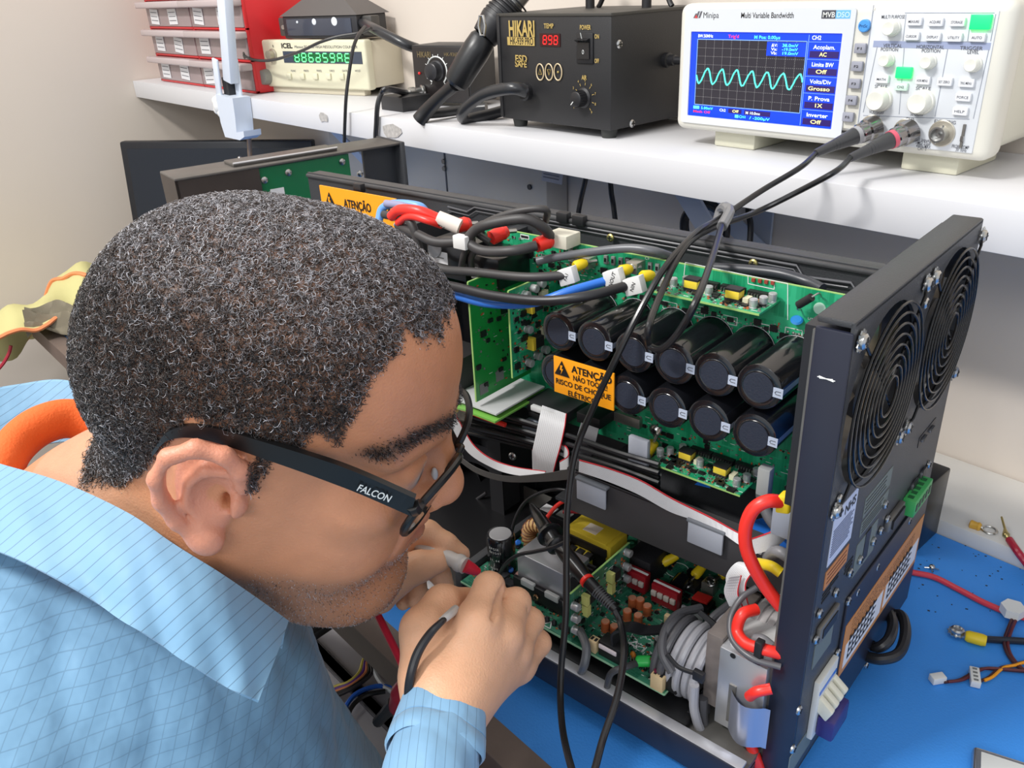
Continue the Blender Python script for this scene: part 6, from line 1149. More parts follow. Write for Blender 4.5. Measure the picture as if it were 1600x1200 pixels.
for j, (fu, ww) in enumerate(((0.22, 0.004), (0.45, 0.009), (0.72, 0.012))): cxx = a[0]+(b[0]-a[0])*fu; k.lathe((cxx, -0.0018, a[1]-0.010), (0, -1, 0), [(0, ww*0.55), (0.001, ww*0.4)], mat('lens_white', (226, 232, 240), 0.15), n=16)
k.build('window', bx)
for s_, uu in ((-1, a[0]-0.022), (1, b[0])):
    k = MB(); k.frame(A1, ex, ey, (0, 0, 1)); k.box((uu, 0.01, bz_+0.004), (uu+0.022, 0.03, a[1]-0.003), mat('fixture_tab', (70, 68, 66), 0.5), 0.002); k.lathe((uu+0.011, 0.009, (bz_+a[1])/2), (0, -1, 0), [(0, 0.004), (0.001, 0.0035)], STEEL, n=12); k.build('mounting_tab', bx)
k = MB(); k.frame(A1, ex, ey, (0, 0, 1)); t0, t1 = gg(470, 0, 0.03), gg(530, 0, 0.03); zz0 = a[1]-0.001; zz1 = zz0+0.034; um = (a[0]+b[0])/2; hw = (b[0]-a[0])/2+0.004
k.add([(um-hw, -0.002, zz0), (um+hw, -0.002, zz0), (um+hw, 0.075, zz0), (um-hw, 0.075, zz0), (um-hw*0.35, 0.022, zz1), (um+hw*0.35, 0.022, zz1), (um+hw*0.35, 0.055, zz1), (um-hw*0.35, 0.055, zz1)], [(0, 3, 2, 1), (4, 5, 6, 7), (0, 1, 5, 4), (1, 2, 6, 5), (2, 3, 7, 6), (3, 0, 4, 7)], mat('hood_grey', (84, 80, 78), 0.5)); k.build('hood', bx)
k = MB(); q0 = A1+ex*(b[0])+ey*0.012+A([0, 0, (bz_+a[1])/2+0.005]); k.tube([q0, RY(585, 45, 0.76), RY(610, 58, 0.76), RY(635, 70, 0.77), RY(652, 76, 0.79)], 0.0075, mat('hose_black', (44, 45, 48), 0.3), n=12); k.build('hose', bx)
k = MB(); k.tube([RY(570, 42, 0.73), RY(560, 55, 0.70), RY(552, 75, 0.68), RY(546, 110, 0.665), RY(541, 150, 0.652), RY(539, 190, 0.648), RY(538, 222, 0.648)], 0.0026, RUB, n=8); k.build('hanging_cable', None, 'thin black cable hanging over the shelf edge in front of the cream counter', 'cable')

# --- red parts organiser with clear drawers
RDP = mat('red_plastic', (206, 36, 42), 0.35); CLR = mat('smoky_drawer', (158, 142, 142), 0.25, var=0.12, vscale=30)
og = empty('drawer_organiser', (-1.66, 0.74, sz), 'red small parts organiser cabinet with smoky clear drawers', 'organiser')
gx0, gx1, gy0 = -1.925, -1.470, 0.690; CH = 0.052; gz = sz+0.001
k = MB(); k.box((gx0, gy0+0.004, gz), (gx1, YW-0.005, gz+CH*4+0.004), RDP, 0.002); 
for r in range(5): k.box((gx0, gy0, gz+r*CH), (gx1, gy0+0.006, gz+r*CH+0.004), RDP, 0.0005)
for c in range(3): x = gx0+(gx1-gx0-0.004)*c/2; k.box((x, gy0, gz), (x+0.004, gy0+0.006, gz+CH*4), RDP, 0.0005)
k.build('frame', og)
dw = (gx1-gx0-0.004)/2
for r in range(4):
    for c in range(2):
        x = gx0+0.0045+c*dw; z = gz+0.0045+r*CH; k = MB(); k.box((x, gy0-0.002, z), (x+dw-0.005, gy0+0.05, z+CH-0.014), CLR, 0.001); k.box((x-0.006, gy0-0.022, z+CH-0.018), (x+dw-0.001, gy0+0.001, z+CH-0.006), mat('clear_lip', (186, 172, 172), 0.2), 0.003, 3); d_ = k.build('drawer', og)
        for j in range(2):
            k = MB(); xx = x+0.018+j*0.10+random.uniform(-0.004, 0.004); zz = z+0.003+random.uniform(0, 0.003); tlt = random.uniform(-0.0004, 0.0004); k.obox((xx+0.022, gy0-0.003, zz+0.014), (0.021, 0, tlt*4), (0, 0.0004, 0), (-tlt*4, 0, 0.014), PAPER)
            for q in range(3): k.obox((xx+0.022, gy0-0.0036, zz+0.007+0.0075*q), (0.017, 0, tlt*3), (0, 0.0001, 0), (0, 0, 0.0006), GI)
            k.build('drawer_label', d_)
# --- white clamp of a swing-arm lamp at the shelf edge
WM = mat('lamp_white_metal', (206, 214, 226), 0.4); cl = empty('lamp_arm_clamp', RY(385, 200, 0.64), 'white swing-arm lamp clamped on the left end of the shelf edge', 'desk lamp')
k = MB(); a, b = RY(350, -20, 0.645), RY(361, 128, 0.640); n1 = nrm(np.cross(b-a, (0, 1, 0))); k.obox((a+b)/2, (b-a)/2, n1*0.0145, (0, 0.008, 0), WM, 0.002); k.build('arm', cl)
for s_, o_ in ((-1, 0.0), (1, 0.0)):
    k = MB(); a, b = RY(345 if s_ < 0 else 358, 95, 0.640), RY(352 if s_ < 0 else 366, 152, 0.640); k.obox((a+b)/2+A([0, -0.010+0.02*(s_ > 0), 0]), (b-a)/2*1.15, n1*0.010, (0, 0.0025, 0), WM, 0.0024); k.build('cheek', cl)
k = MB(); a = RY(357, 132, 0.642); k.box((a[0]-0.012, 0.636, a[2]-0.03), (a[0]+0.010, 0.652, a[2]+0.012), BLACK, 0.001); k.build('black_insert', cl)
k = MB(); P = [RY(*q, 0.636) for q in ((352, 146), (381, 150), (388, 182), (392, 212), (394, 207), (395, 215), (375, 214), (363, 205), (356, 172))]
c0 = RY(370, 150, 0.640); pts = [((q-c0)[0], (q-c0)[2]) for q in [RY(*t, 0.640) for t in ((350, 146), (377, 152), (381, 182), (383, 205), (394, 203), (395, 212), (388, 217), (365, 212), (358, 190), (354, 168))]]
k.prism(c0-A([0, 0.016, 0]), (1, 0, 0), (0, 0, 1), pts, -0.032, WM); k.build('clamp_body', cl)
k = MB(); c = RY(345, 165, 0.64)
for j in range(5): q = 2*pi*j/5; k.sph((c[0]+0.012*cos(q), 0.636, c[2]+0.012*sin(q)), 0.009, WHITE, sc=(1, 0.7, 1))
k.sph((c[0], 0.636, c[2]), 0.013, WHITE, sc=(1, 0.7, 1)); k.build('wing_knob', cl, 'white wing knob')
k = MB(); a, b = RY(389, 214, 0.650), RY(391, 250, 0.650); k.tube([a, b], 0.0042, mat('rusty_screw', (140, 120, 104), 0.5, 0.5), n=10, smooth=0); k.build('clamp_screw', cl); k = MB(); a, b = RY(375, 248, 0.650), RY(400, 250, 0.650); k.tube([a, b], 0.003, mat('brass_bar', (170, 140, 100), 0.4, 0.7), n=8, smooth=0); k.sph(a, 0.005, STEEL); k.build('tommy_bar', cl)
# ================================================================== other things on and around the bench
def W(n): return mat(*n) if isinstance(n, tuple) else n
# second opened unit, end-on at the left
z_t = CAM[2]-0.180; gx = -0.905
s2 = empty('second_open_unit', (-0.97, 0.46, bz), 'dark open steel unit with a bare green board standing behind the man\'s head', 'electronic equipment')
DB = mat('dusty_dark_brown_steel', (58, 50, 46), 0.5, var=0.3, vscale=30)
A2 = A([-0.932, 0.325, 0]); E2 = nrm(A([0.10, 1.0, 0])); N2 = A([E2[1], -E2[0], 0])     # E2 runs away from the viewer, N2 faces the viewer's right
def q2(u, n, z): return A2+E2*u+N2*n+A([0, 0, z])
k = MB(); k.frame(A2, E2, N2, (0, 0, 1)); k.box((0.0, -0.060, z_t-0.003), (0.285, 0.0, z_t), mat('dusty_grey_steel', (84, 80, 76), 0.45, var=0.35, vscale=35), 0.001)
k.box((0.07, -0.045, z_t), (0.20, -0.012, z_t+0.004), mat('dusty_grey_steel', (84, 80, 76), 0.45), 0.001); k.tube([(0.07, -0.012, z_t+0.004), (0.20, -0.012, z_t+0.004)], 0.0014, ALU, n=6, smooth=0); k.build('top_flange', s2)
k = MB(); k.frame(A2, E2, N2, (0, 0, 1)); k.box((0.0, -0.003, bz+0.004), (0.095, -0.001, z_t-0.002), DB); k.box((0.0, -0.060, bz+0.004), (0.003, -0.001, z_t-0.002), DB); k.build('side_sheet', s2)
k = MB(); k.frame(A2, E2, N2, (0, 0, 1)); k.box((0.0, -0.19, bz+0.002), (0.285, -0.002, bz+0.006), CHAS); k.box((0.0, -0.19, bz+0.004), (0.285, -0.186, z_t-0.14), CHAS); k.box((0.280, -0.065, bz+0.004), (0.285, 0.004, z_t+0.001), CHAS, 0.001); k.box((0.235, -0.02, bz+0.004), (0.281, -0.016, z_t-0.002), CHAS); k.build('frame', s2)
k = MB(); k.frame(A2, E2, N2, (0, 0, 1)); k.box((0.095, -0.006, z_t-0.16), (0.210, -0.004, z_t-0.004), mat('bare_green_board', (10, 108, 64), 0.3, var=0.15, vscale=25)); gb = k.build('green_board', s2, 'bare green board')
for u, z in ((0.100, -0.018), (0.130, -0.014), (0.200, -0.012), (0.222, -0.03)): k = MB(); k.frame(A2, E2, N2, (0, 0, 1)); k.lathe((u, -0.004, z_t+z), (0, 1, 0), [(0, 0.004), (0.002, 0.004), (0.003, 0.002)], STEEL, n=12); k.build('screw', s2)
k = MB(); k.frame(A2, E2, N2, (0, 0, 1)); k.box((0.105, -0.0042, z_t-0.052), (0.122, -0.0036, z_t-0.030), PAPER); k.build('paper_label', s2)
# flat dark monitor leaning in the corner
k = MB(); a, b = A([-1.90, 0.565, 0]), A([-1.545, 0.822, 0]); e = nrm(b-a); Lm = np.linalg.norm(b-a); nb = A([e[1], -e[0], 0]); up_ = nrm(A([0, 0, 1])-nb*0.12)
mon = empty('flat_monitor', (a+b)/2+A([0, 0, bz]), 'large switched-off black flat screen leaning in the corner below the shelf', 'monitor')
zt_m = CAM[2]-0.272; Hm = (zt_m-bz)/up_[2]; o0 = A([a[0], a[1], zt_m])-up_*Hm
DKM = mat('monitor_black', (16, 20, 28), 0.4)
k = MB(); k.frame(o0, e, nb, up_); k.box((0, -0.020, 0), (Lm, 0, Hm), DKM, 0.004); k.build('case', mon)
k = MB(); k.frame(o0, e, nb, up_); k.box((0.016, -0.001, 0.02), (Lm-0.016, 0.0006, Hm-0.014), mat('screen_off', (18, 24, 34), 0.25)); k.build('screen', mon)
# small black box standing behind the inverter, at the right
k = MB(); k.box((-0.37, 0.685, bz+0.0002), (-0.235, 0.7355, CAM[2]-0.430), mat('black_steel_box', (26, 27, 30), 0.3, 0.2), 0.002); 
pb = empty('black_supply_box', (-0.30, 0.71, bz), 'small glossy black metal box behind the inverter by the white ledge', 'box'); k.build('case', pb)
k = MB(); k.box((-0.262, 0.680, CAM[2]-0.4305), (-0.252, 0.692, CAM[2]-0.4285), STEEL, 0.0005); k.box((-0.262, 0.681, CAM[2]-0.445), (-0.252, 0.685, CAM[2]-0.4285), STEEL, 0.0005); k.build('bracket_clip', pb)
# cables hanging behind the rail under the shelf
hg = 'black cables hanging under the shelf'
for pts, lab in ((((918, 262, 0.80), (914, 285, 0.80), (907, 315, 0.80), (903, 345, 0.79), (905, 400, 0.78)), 'left one of two thin black cables hanging from the shelf behind the inverter rail'), (((953, 270, 0.80), (955, 300, 0.80), (959, 325, 0.80), (962, 360, 0.79), (960, 410, 0.78)), 'right one of two thin black cables hanging from the shelf behind the inverter rail'), (((1169, 318, 0.80), (1170, 335, 0.80), (1173, 355, 0.80), (1170, 400, 0.79)), 'black cable hanging straight down beside the shelf bracket')):
    k = MB(); k.tube([RY(*q) for q in pts], 0.0034, RUB, n=8); k.build('hanging_cable', None, lab, 'cable', hg)
cc_ = RY(1098, 362, 0.79); k = MB()
P = []
for i in range(60): t = 2*pi*i/20; P.append(cc_+A([0.030*cos(t)*(1+0.12*sin(i*0.3)), 0.004*(i/20), 0.032*sin(t)*(1+0.08*cos(i*0.5))]))
k.tube(P, 0.0038, RUB, n=8, smooth=2); k.build('coiled_cable', None, 'coiled black power cable hanging beside the shelf bracket', 'cable')
k = MB(); c = RY(1114, 362, 0.775); k.obox(c, (0.006, 0, 0.004), (0, 0.001, 0), (-0.006, 0, 0.010), mat('crumpled_paper', (200, 200, 202), 0.6), 0.001); k.build('paper_tag', None, 'small crumpled white paper tag hanging at the coiled black cable', 'tag')

# --- oscilloscope probes
def probe_plug(par, px, py, ring):
    c = S(px, py); d = nrm(A([-0.42, -1.0, -0.30])); c = c+A([0, -0.004, 0]); k = MB()
    k.lathe(c, d, [(0, 0.0098), (0.010, 0.0098), (0.011, 0.0085), (0.017, 0.0085), (0.018, 0.0074)], mat('chrome_dark', (150, 148, 150), 0.15, 1.0), n=24); k.build('bnc_connector', par)
    k = MB(); k.lathe(c+d*0.0175, d, [(0, 0.0076), (0.004, 0.0076)], ring, n=20); k.build('coloured_ring', par)
    k = MB(); k.lathe(c+d*0.021, d, [(0, 0.0070), (0.006, 0.0066), (0.022, 0.0046), (0.040, 0.0034)], mat('boot_grey_black', (58, 58, 60), 0.35), n=16)
    for j in range(8): q = c+d*(0.026+j*0.0028); u, v, _ = basis(d); k.tube([q+(0.0061-0.0003*j)*(u*cos(t)+v*sin(t)) for t in np.linspace(0, 2*pi, 17)[:-1]], 0.0005, BLACK, n=4, smooth=0, closed=True)
    k.build('strain_relief', par); return c+d*0.060
PC = mat('probe_cable', (30, 30, 32), 0.28)
pr1 = empty('oscilloscope_probe', S(1355, 199), 'black oscilloscope probe parked on the lower circuit board, its cable looping down in front', 'oscilloscope probe')
pr2 = empty('oscilloscope_probe', S(1405, 205), 'oscilloscope lead from the red-ringed right plug ending in a hanging loop over the capacitors', 'oscilloscope probe')
e1 = probe_plug(pr1, 1372, 197, mat('ring_grey', (160, 160, 164), 0.4)); e2 = probe_plug(pr2, 1428, 203, mat('ring_pink', (210, 90, 110), 0.4))
def wy(px, py, y): return RY(px, py, y)
def my_(px, py, y): return mw(MY(px, py, y))
k = MB(); k.tube([e1, wy(1250, 262, 0.625), wy(1190, 298, 0.595), wy(1130, 338, 0.545), wy(1090, 362, 0.488), wy(1045, 410, 0.440), wy(1008, 470, 0.412), my_(965, 555, 0.445), my_(930, 630, 0.44), my_(900, 705, 0.43), my_(887, 790, 0.405), my_(885, 870, 0.385), my_(884, 960, 0.365), my_(876, 1060, 0.345), my_(878, 1130, 0.318), my_(890, 1190, 0.292), my_(908, 1235, 0.278), my_(925, 1215, 0.285), my_(942, 1155, 0.312), my_(965, 1085, 0.340), my_(975, 1020, 0.366), my_(970, 975, 0.388), my_(958, 949, 0.393)], 0.0024, PC, n=10, smooth=10); k.build('probe_cable', pr1)
k = MB(); k.tube([e2, wy(1305, 268, 0.62), wy(1240, 303, 0.61), wy(1180, 332, 0.59), wy(1125, 352, 0.535), wy(1085, 372, 0.480), wy(1058, 405, 0.448), wy(1030, 465, 0.415), my_(1014, 510, 0.440), my_(1014, 538, 0.445), my_(1034, 545, 0.445), my_(1060, 520, 0.445), my_(1088, 470, 0.445), wy(1112, 405, 0.452), wy(1128, 352, 0.515), wy(1136, 333, 0.545)], 0.0024, PC, n=10, smooth=10); k.build('probe_cable', pr2)
k = MB(); k.tube([wy(1128, 354, 0.515), wy(1139, 332, 0.538), wy(1134, 324, 0.545), wy(1127, 328, 0.550), wy(1122, 344, 0.548)], 0.0042, mat('grey_clear_sleeve', (120, 120, 122), 0.3), n=10); k.build('cable_sleeve', pr2)
# probe body
t0, t1, t2, t3, t4 = my_(829, 788, 0.438), my_(858, 833, 0.420), my_(880, 862, 0.409), my_(917, 907, 0.398), my_(960, 951, 0.393)
PB = mat('probe_black', (20, 20, 22), 0.28, coat=0.3)
k = MB(); d = t1-t0; L_ = np.linalg.norm(d); k.lathe(t0, d, [(0, 0.0012), (L_*0.1, 0.0028), (L_*0.5, 0.0052), (L_*0.85, 0.0062), (L_*0.95, 0.0075), (L_*1.02, 0.0105), (L_*1.08, 0.0105), (L_*1.1, 0.0070), (L_*1.3, 0.0062), (L_*1.35, 0.0085), (L_*1.42, 0.0085), (L_*1.46, 0.006)], PB, n=24); k.build('hook_cap', pr1)
k = MB(); d = t3-t1; L_ = np.linalg.norm(d); k.lathe(t1, d, [(L_*0.2, 0.0055), (L_*0.5, 0.0062), (L_*0.8, 0.0060), (L_, 0.0050)], PB, n=24); k.build('probe_body', pr1)
k = MB(); k.lathe(t3, d, [(-0.001, 0.0054), (0.0015, 0.0054)], RED, n=20); k.build('red_ring', pr1, 'red ring')
k = MB(); d = t4-t3; L_ = np.linalg.norm(d); k.lathe(t3+nrm(d)*0.0015, d, [(0, 0.0050), (L_*0.35, 0.0046), (L_, 0.0030)], PB, n=20)
for j in range(9): q = t3+d*(0.38+0.065*j); u, v, _ = basis(d); k.tube([q+(0.0046-0.00015*j)*(u*cos(t)+v*sin(t)) for t in np.linspace(0, 2*pi, 17)[:-1]], 0.0006, mat('rib_gap', (70, 70, 72), 0.4), n=4, smooth=0, closed=True)
k.build('strain_relief', pr1)
k = MB(); k.tube([my_(890, 843, 0.405), my_(865, 855, 0.402), my_(835, 862, 0.402), my_(808, 868, 0.402), my_(788, 884, 0.402), my_(779, 905, 0.41), my_(776, 924, 0.405)], 0.0016, RUB, n=8); k.build('ground_lead', pr1)

# --- loose leads and bits on the mat, right
def tz(px, py, h=0.0): return RZ(px, py, TZ+h)
MAR = mat('maroon_wire', (96, 34, 40), 0.4); NYL = mat('nylon_white', (226, 226, 222), 0.4)
k = MB(); k.tube([tz(1395, 885, 0.003), tz(1425, 894, 0.003), tz(1460, 902, 0.003), tz(1500, 922, 0.003), tz(1545, 945, 0.003), tz(1600, 965, 0.003), tz(1700, 985, 0.003)], 0.0027, mat('red_wire_soft', (212, 60, 74), 0.35), n=10); k.build('red_lead', None, 'long soft red lead lying across the blue mat on the right', 'lead')
hn = empty('two_wire_harness', tz(1580, 957), 'white hexagonal plug with a maroon wire pair lying on the red lead', 'wire harness')
k = MB(); c = tz(1581, 957, 0.006); k.prism(c-A([0, 0, 0.001]), (1, 0, 0), (0, 1, 0), ngon((0, 0), 0.0095, 6, 0.3), 0.008, NYL); k.build('plug', hn, 'white hexagonal plug')
for j in range(2):
    k = MB(); o_ = A([0.0026*j, 0.0006*j, 0]); k.tube([tz(1581, 968, 0.005)+o_, tz(1574, 985, 0.004)+o_, tz(1569, 1005, 0.003)+o_, tz(1578, 1028, 0.002)+o_, tz(1602, 1050, 0.002)+o_, tz(1660, 1080, 0.002)+o_], 0.0013, MAR if j else mat('dark_maroon', (64, 26, 34), 0.4), n=7); k.build('wire', hn)
for nm, px, py, pts, lab, ex_ in (('two_wire_harness', 1465, 1060, ((1475, 1066), (1500, 1062), (1530, 1046), (1560, 1046), (1600, 1049), (1680, 1050)), 'maroon wire pair with a small flat white plug, leftmost on the blue mat', None), ('two_wire_harness', 1523, 1058, ((1532, 1064), (1545, 1058), (1562, 1044), (1580, 1040), (1602, 1034), (1680, 1020)), 'wire pair with a four-way white plug and an orange strand on the blue mat', ORANGE)):
    h_ = empty(nm, tz(px, py), lab, 'wire harness'); k = MB(); c = tz(px, py, 0.0035); dr = nrm(tz(*pts[1])-tz(*pts[0])); 
    if ex_ is None: k.obox(c, dr*0.0055, np.cross((0, 0, 1), dr)*0.0034, (0, 0, 0.0030), NYL, 0.0006)
    else:
        v_ = nrm(tz(1525, 1075)-tz(1521, 1045)); k.obox(c, v_*0.0085, np.cross((0, 0, 1), v_)*0.0035, (0, 0, 0.0030), NYL, 0.0006)
        for j in range(4): k.obox(c+v_*(-0.006+0.004*j)+A([0, 0, 0.0031]), v_*0.0009, np.cross((0, 0, 1), v_)*0.0016, (0, 0, 0.0002), GCH)
    k.build('plug', h_, 'white plug')
    for j in range(2):
        k = MB(); o_ = A([0.0020*j, 0.0020*j, 0.0005*j]); k.tube([tz(*q, 0.0022)+o_ for q in pts], 0.0012, (ex_ or MAR) if j else mat('dark_maroon', (64, 26, 34), 0.4), n=7); k.build('wire', h_)
bl = empty('black_battery_lead', tz(1500, 990), 'black lead with a yellow crimp sleeve and star-washer lug on the blue mat', 'lead')
k = MB(); a, b = tz(1512, 994, 0.005), tz(1527, 998, 0.005); k.lathe(a-(b-a)*0.25, b-a, [(0, 0.0036), (0.002, 0.0048), (0.012, 0.0050), (0.015, 0.0044)], YEL, n=16); k.build('sleeve', bl, 'yellow sleeve')
k = MB(); k.tube([b, tz(1560, 1000, 0.003), tz(1600, 1002, 0.003), tz(1700, 1010, 0.003)], 0.0029, mat('navy_black_lead', (24, 30, 44), 0.35), n=10); k.build('cable', bl)
k = MB(); c = tz(1495, 989, 0.003); st_ = [(cos(2*pi*i/24)*(0.0075 if i % 2 else 0.006), sin(2*pi*i/24)*(0.0075 if i % 2 else 0.006)) for i in range(24)]; k.prism(c, (1, 0, 0), (0, 1, 0), st_, 0.0012, STEEL); k.lathe(c, (0, 0, 1), [(0.001, 0.0055), (0.004, 0.0052), (0.005, 0.0036), (0.0035, 0.003)], STEEL, n=18); k.obox((c+a)/2, (a-c)/2, nrm(np.cross((0, 0, 1), a-c))*0.0022, (0, 0, 0.0008), STEEL); k.build('lug', bl)
rt_ = empty('ring_terminal', RZ(1532, 822, TZ+0.016), 'yellow sleeved ring terminal lying on the white back ledge', 'ring terminal')
k = MB(); a, b = RZ(1515, 818, TZ+0.019), RZ(1527, 822, TZ+0.019); k.lathe(a, b-a, [(0, 0.0030), (0.001, 0.0042), (0.006, 0.0036), (0.008, 0.0044), (0.010, 0.003)], mat('amber_sleeve', (214, 164, 60), 0.4), n=14); k.build('sleeve', rt_, 'amber sleeve')
k = MB(); c = RZ(1546, 828, TZ+0.0172); k.tube([c+A([0.0062*cos(t), 0.0062*sin(t), 0]) for t in np.linspace(0, 2*pi, 21)[:-1]], 0.0012, STEEL, n=6, smooth=0, closed=True, r2=0.8); k.tube([b, c-nrm(c-b)*0.0062], 0.0012, STEEL, n=6, smooth=0); k.build('ring', rt_)
tp = empty('red_test_lead', RZ(1580, 830, TZ+0.016), 'red test lead with a brass tip resting on the white back ledge', 'test lead')
k = MB(); k.tube([RZ(1577, 843, TZ+0.020), RZ(1590, 862, TZ+0.019), RZ(1605, 882, TZ+0.012), RZ(1640, 930, TZ+0.004)], 0.0034, mat('wine_red_wire', (176, 34, 56), 0.35), n=10); k.build('wire', tp)
k = MB(); k.tube([RZ(1565, 808, TZ+0.026), RZ(1570, 826, TZ+0.024), RZ(1572, 836, TZ+0.022), RZ(1577, 843, TZ+0.020)], [0.0010, 0.0012, 0.0034, 0.0016], mat('brass_tip', (186, 168, 110), 0.3, 0.9), n=10); k.build('brass_tip', tp, 'brass tip')
k = MB(); c = tz(1456, 887, 0.002); k.sph(c+A([0, 0, 0.001]), 0.0028, STEEL, sc=(1, 1, 0.8))
for j in range(4): q = 0.5+1.57*j; k.tube([c, c+A([0.006*cos(q), 0.006*sin(q), -0.001])], 0.0006, STEEL, n=5, smooth=0)
k.build('metal_spring_washer', None, 'tiny bent metal washer lying on the mat near the inverter corner', 'washer')
g = random.Random(9); k = MB()
for i in range(46):
    px, py = g.uniform(1420, 1600), g.uniform(850, 960); c = tz(px, py, 0.0002); s_ = g.uniform(0.0003, 0.0009); k.obox(c, (s_, s_*0.4, 0), (-s_*0.3, s_*0.7, 0), (0, 0, 0.0002), mat('crumbs_dark', (50, 50, 60), 0.8))
k.build('dark_crumbs', None, 'scattered tiny dark crumbs on the blue mat at the right', 'crumbs', kind='stuff')
tb = empty('white_tablet', tz(1560, 1190), 'corner of a white device with a chrome rim at the bottom right on the mat', 'tablet')
pA, pB, pC = tz(1521, 1161, 0.010), tz(1600, 1186, 0.010), tz(1510, 1212, 0.010); e_ = nrm(pB-pA); f_ = nrm(np.cross((0, 0, 1), e_)); f_ = f_*np.sign((pC-pA)@f_)
k = MB(); k.frame(pA-A([0, 0, 0.010]), e_, f_, (0, 0, 1)); k.box((0, 0, 0.0004), (0.15, 0.09, 0.009), mat('chrome_rim', (200, 202, 206), 0.15, 0.9), 0.003, 3); k.build('rim', tb)
k = MB(); k.frame(pA-A([0, 0, 0.010]), e_, f_, (0, 0, 1)); k.box((0.005, 0.005, 0.0085), (0.145, 0.085, 0.0098), mat('milky_glass', (206, 208, 206), 0.2), 0.0004); k.build('glass', tb)

# --- left end of the bench: vest, grey garment and a drive
def cloth(name, px_pts, label, cat, mt, seed, thick=0.004, zfun=None):
    pass
vg = np.random.default_rng(3)
LIM = mat('vest_lime', (196, 190, 132), 0.8, bump=0.3, bscale=900); ORB = mat('vest_orange_binding', (226, 138, 88), 0.7)
vest = empty('reflective_vest', RZ(60, 500, TZ), 'lime safety vest with orange binding heaped at the left end of the bench', 'safety vest')
nx, ny = 34, 26; vs = []; fs = []
x0_, x1_, y0_, y1_ = -1.93, -1.47, 0.18, 0.42
for j in range(ny):
    for i in range(nx):
        u, v = i/(nx-1), j/(ny-1); x = x0_+(x1_-x0_)*u; y = y0_+(y1_-y0_)*v+0.02*sin(u*5)
        on = min(1.0, max(0.0, (x-(-1.62))/0.03)); base_ = bz+0.006
        h = base_+0.02+0.075*math.exp(-((u-0.45)**2)/0.05-((v-0.75)**2)/0.12)+0.010*sin(7*u+5*v)+0.008*sin(13*u-9*v)+0.005*sin(23*v+3*u)
        if x < -1.60: h -= 0.35*(-1.60-x)+0.08*(1-v)*min(1, (-1.60-x)*8)
        vs.append((x, y, h))
for j in range(ny-1):
    for i in range(nx-1): a_ = j*nx+i; fs.append((a_, a_+1, a_+1+nx, a_+nx))
n0 = len(vs); vs2 = vs+[(x, y, z-0.0035) for x, y, z in vs]; fs2 = fs+[tuple(q+n0 for q in f[::-1]) for f in fs]
for i in range(nx-1): fs2 += [(i, i+n0, i+1+n0, i+1), ((ny-1)*nx+i, (ny-1)*nx+i+1, (ny-1)*nx+i+1+n0, (ny-1)*nx+i+n0)]
for j in range(ny-1): fs2 += [(j*nx, (j+1)*nx, (j+1)*nx+n0, j*nx+n0), (j*nx+nx-1, j*nx+nx-1+n0, (j+1)*nx+nx-1+n0, (j+1)*nx+nx-1)]
k = MB(); k.add(vs2, fs2, LIM); k.build('fabric', vest, ang=80)
k = MB(); k.tube([A(vs[i])+A([0, 0, 0.001]) for i in range(0, nx, 2)], 0.0035, ORB, n=6); k.tube([A(vs[j*nx+nx-1]) for j in range(0, ny, 2)], 0.0035, ORB, n=6); k.tube([A(vs[(ny-1)*nx+i]) for i in range(0, nx, 2)], 0.0035, ORB, n=6); k.tube([A(vs[int(j)*nx+min(nx-1, int(10+j*0.7))])+A([0, 0, 0.002]) for j in range(4, ny, 2)], 0.0040, ORB, n=6); k.build('binding', vest, 'orange binding')
gvs = []; nx2, ny2 = 24, 14
k = MB(); GRM = mat('grey_olive_cloth', (122, 114, 96), 0.85, bump=0.3, bscale=700)
for j in range(ny2):
    for i in range(nx2):
        u, v = i/(nx2-1), j/(ny2-1); c = RZ(38+100*u, 512-38*v-8*sin(3*u), TZ+0.03+0.035*v)
        gvs.append(c+A([0, 0, 0.006*sin(9*u+4*v)+0.006*sin(17*v+5*u)-0.012*abs(2*v-1)**3]))
n0 = len(gvs); gf = [(j*nx2+i, j*nx2+i+1, (j+1)*nx2+i+1, (j+1)*nx2+i) for j in range(ny2-1) for i in range(nx2-1)]
k.add(gvs+[p-A([0, 0, 0.006]) for p in gvs], gf+[tuple(q+n0 for q in f[::-1]) for f in gf]+[(i, i+n0, i+1+n0, i+1) for i in range(nx2-1)]+[(j*nx2+nx2-1, (j+1)*nx2+nx2-1, (j+1)*nx2+nx2-1+n0, j*nx2+nx2-1+n0) for j in range(ny2-1)]+[(j*nx2, j*nx2+n0, (j+1)*nx2+n0, (j+1)*nx2) for j in range(ny2-1)], GRM)
k.build('folded_grey_garment', None, 'crumpled grey-olive garment lying on the lime safety vest', 'garment', ang=80)
k = MB(); c = RZ(103, 520, TZ+0.0003); hd = empty('hard_drive', c, 'small hard drive on the blue mat between the safety vest and the man\'s head', 'hard drive')
e_ = nrm(A([1, 0.25, 0])); f_ = A([-e_[1], e_[0], 0]); k.frame(c, e_, f_, (0, 0, 1)); k.box((-0.035, -0.010, 0.0003), (0.11, 0.09, 0.022), mat('drive_dark', (44, 46, 50), 0.4), 0.002); k.build('case', hd)
k = MB(); k.frame(c, e_, f_, (0, 0, 1)); k.box((-0.030, -0.005, 0.022), (0.105, 0.085, 0.0235), mat('drive_blue_green', (110, 146, 152), 0.3), 0.0006); k.build('cover', hd)
k = MB(); k.tube([RX(-10, 585, -1.62), RX(5, 568, -1.62), RX(14, 552, -1.62), RX(17, 540, -1.62)], 0.003, mat('wine_red_wire', (176, 34, 56), 0.35), n=8); k.build('hanging_red_wire', None, 'short red wire hanging below the safety vest at the left edge', 'wire')

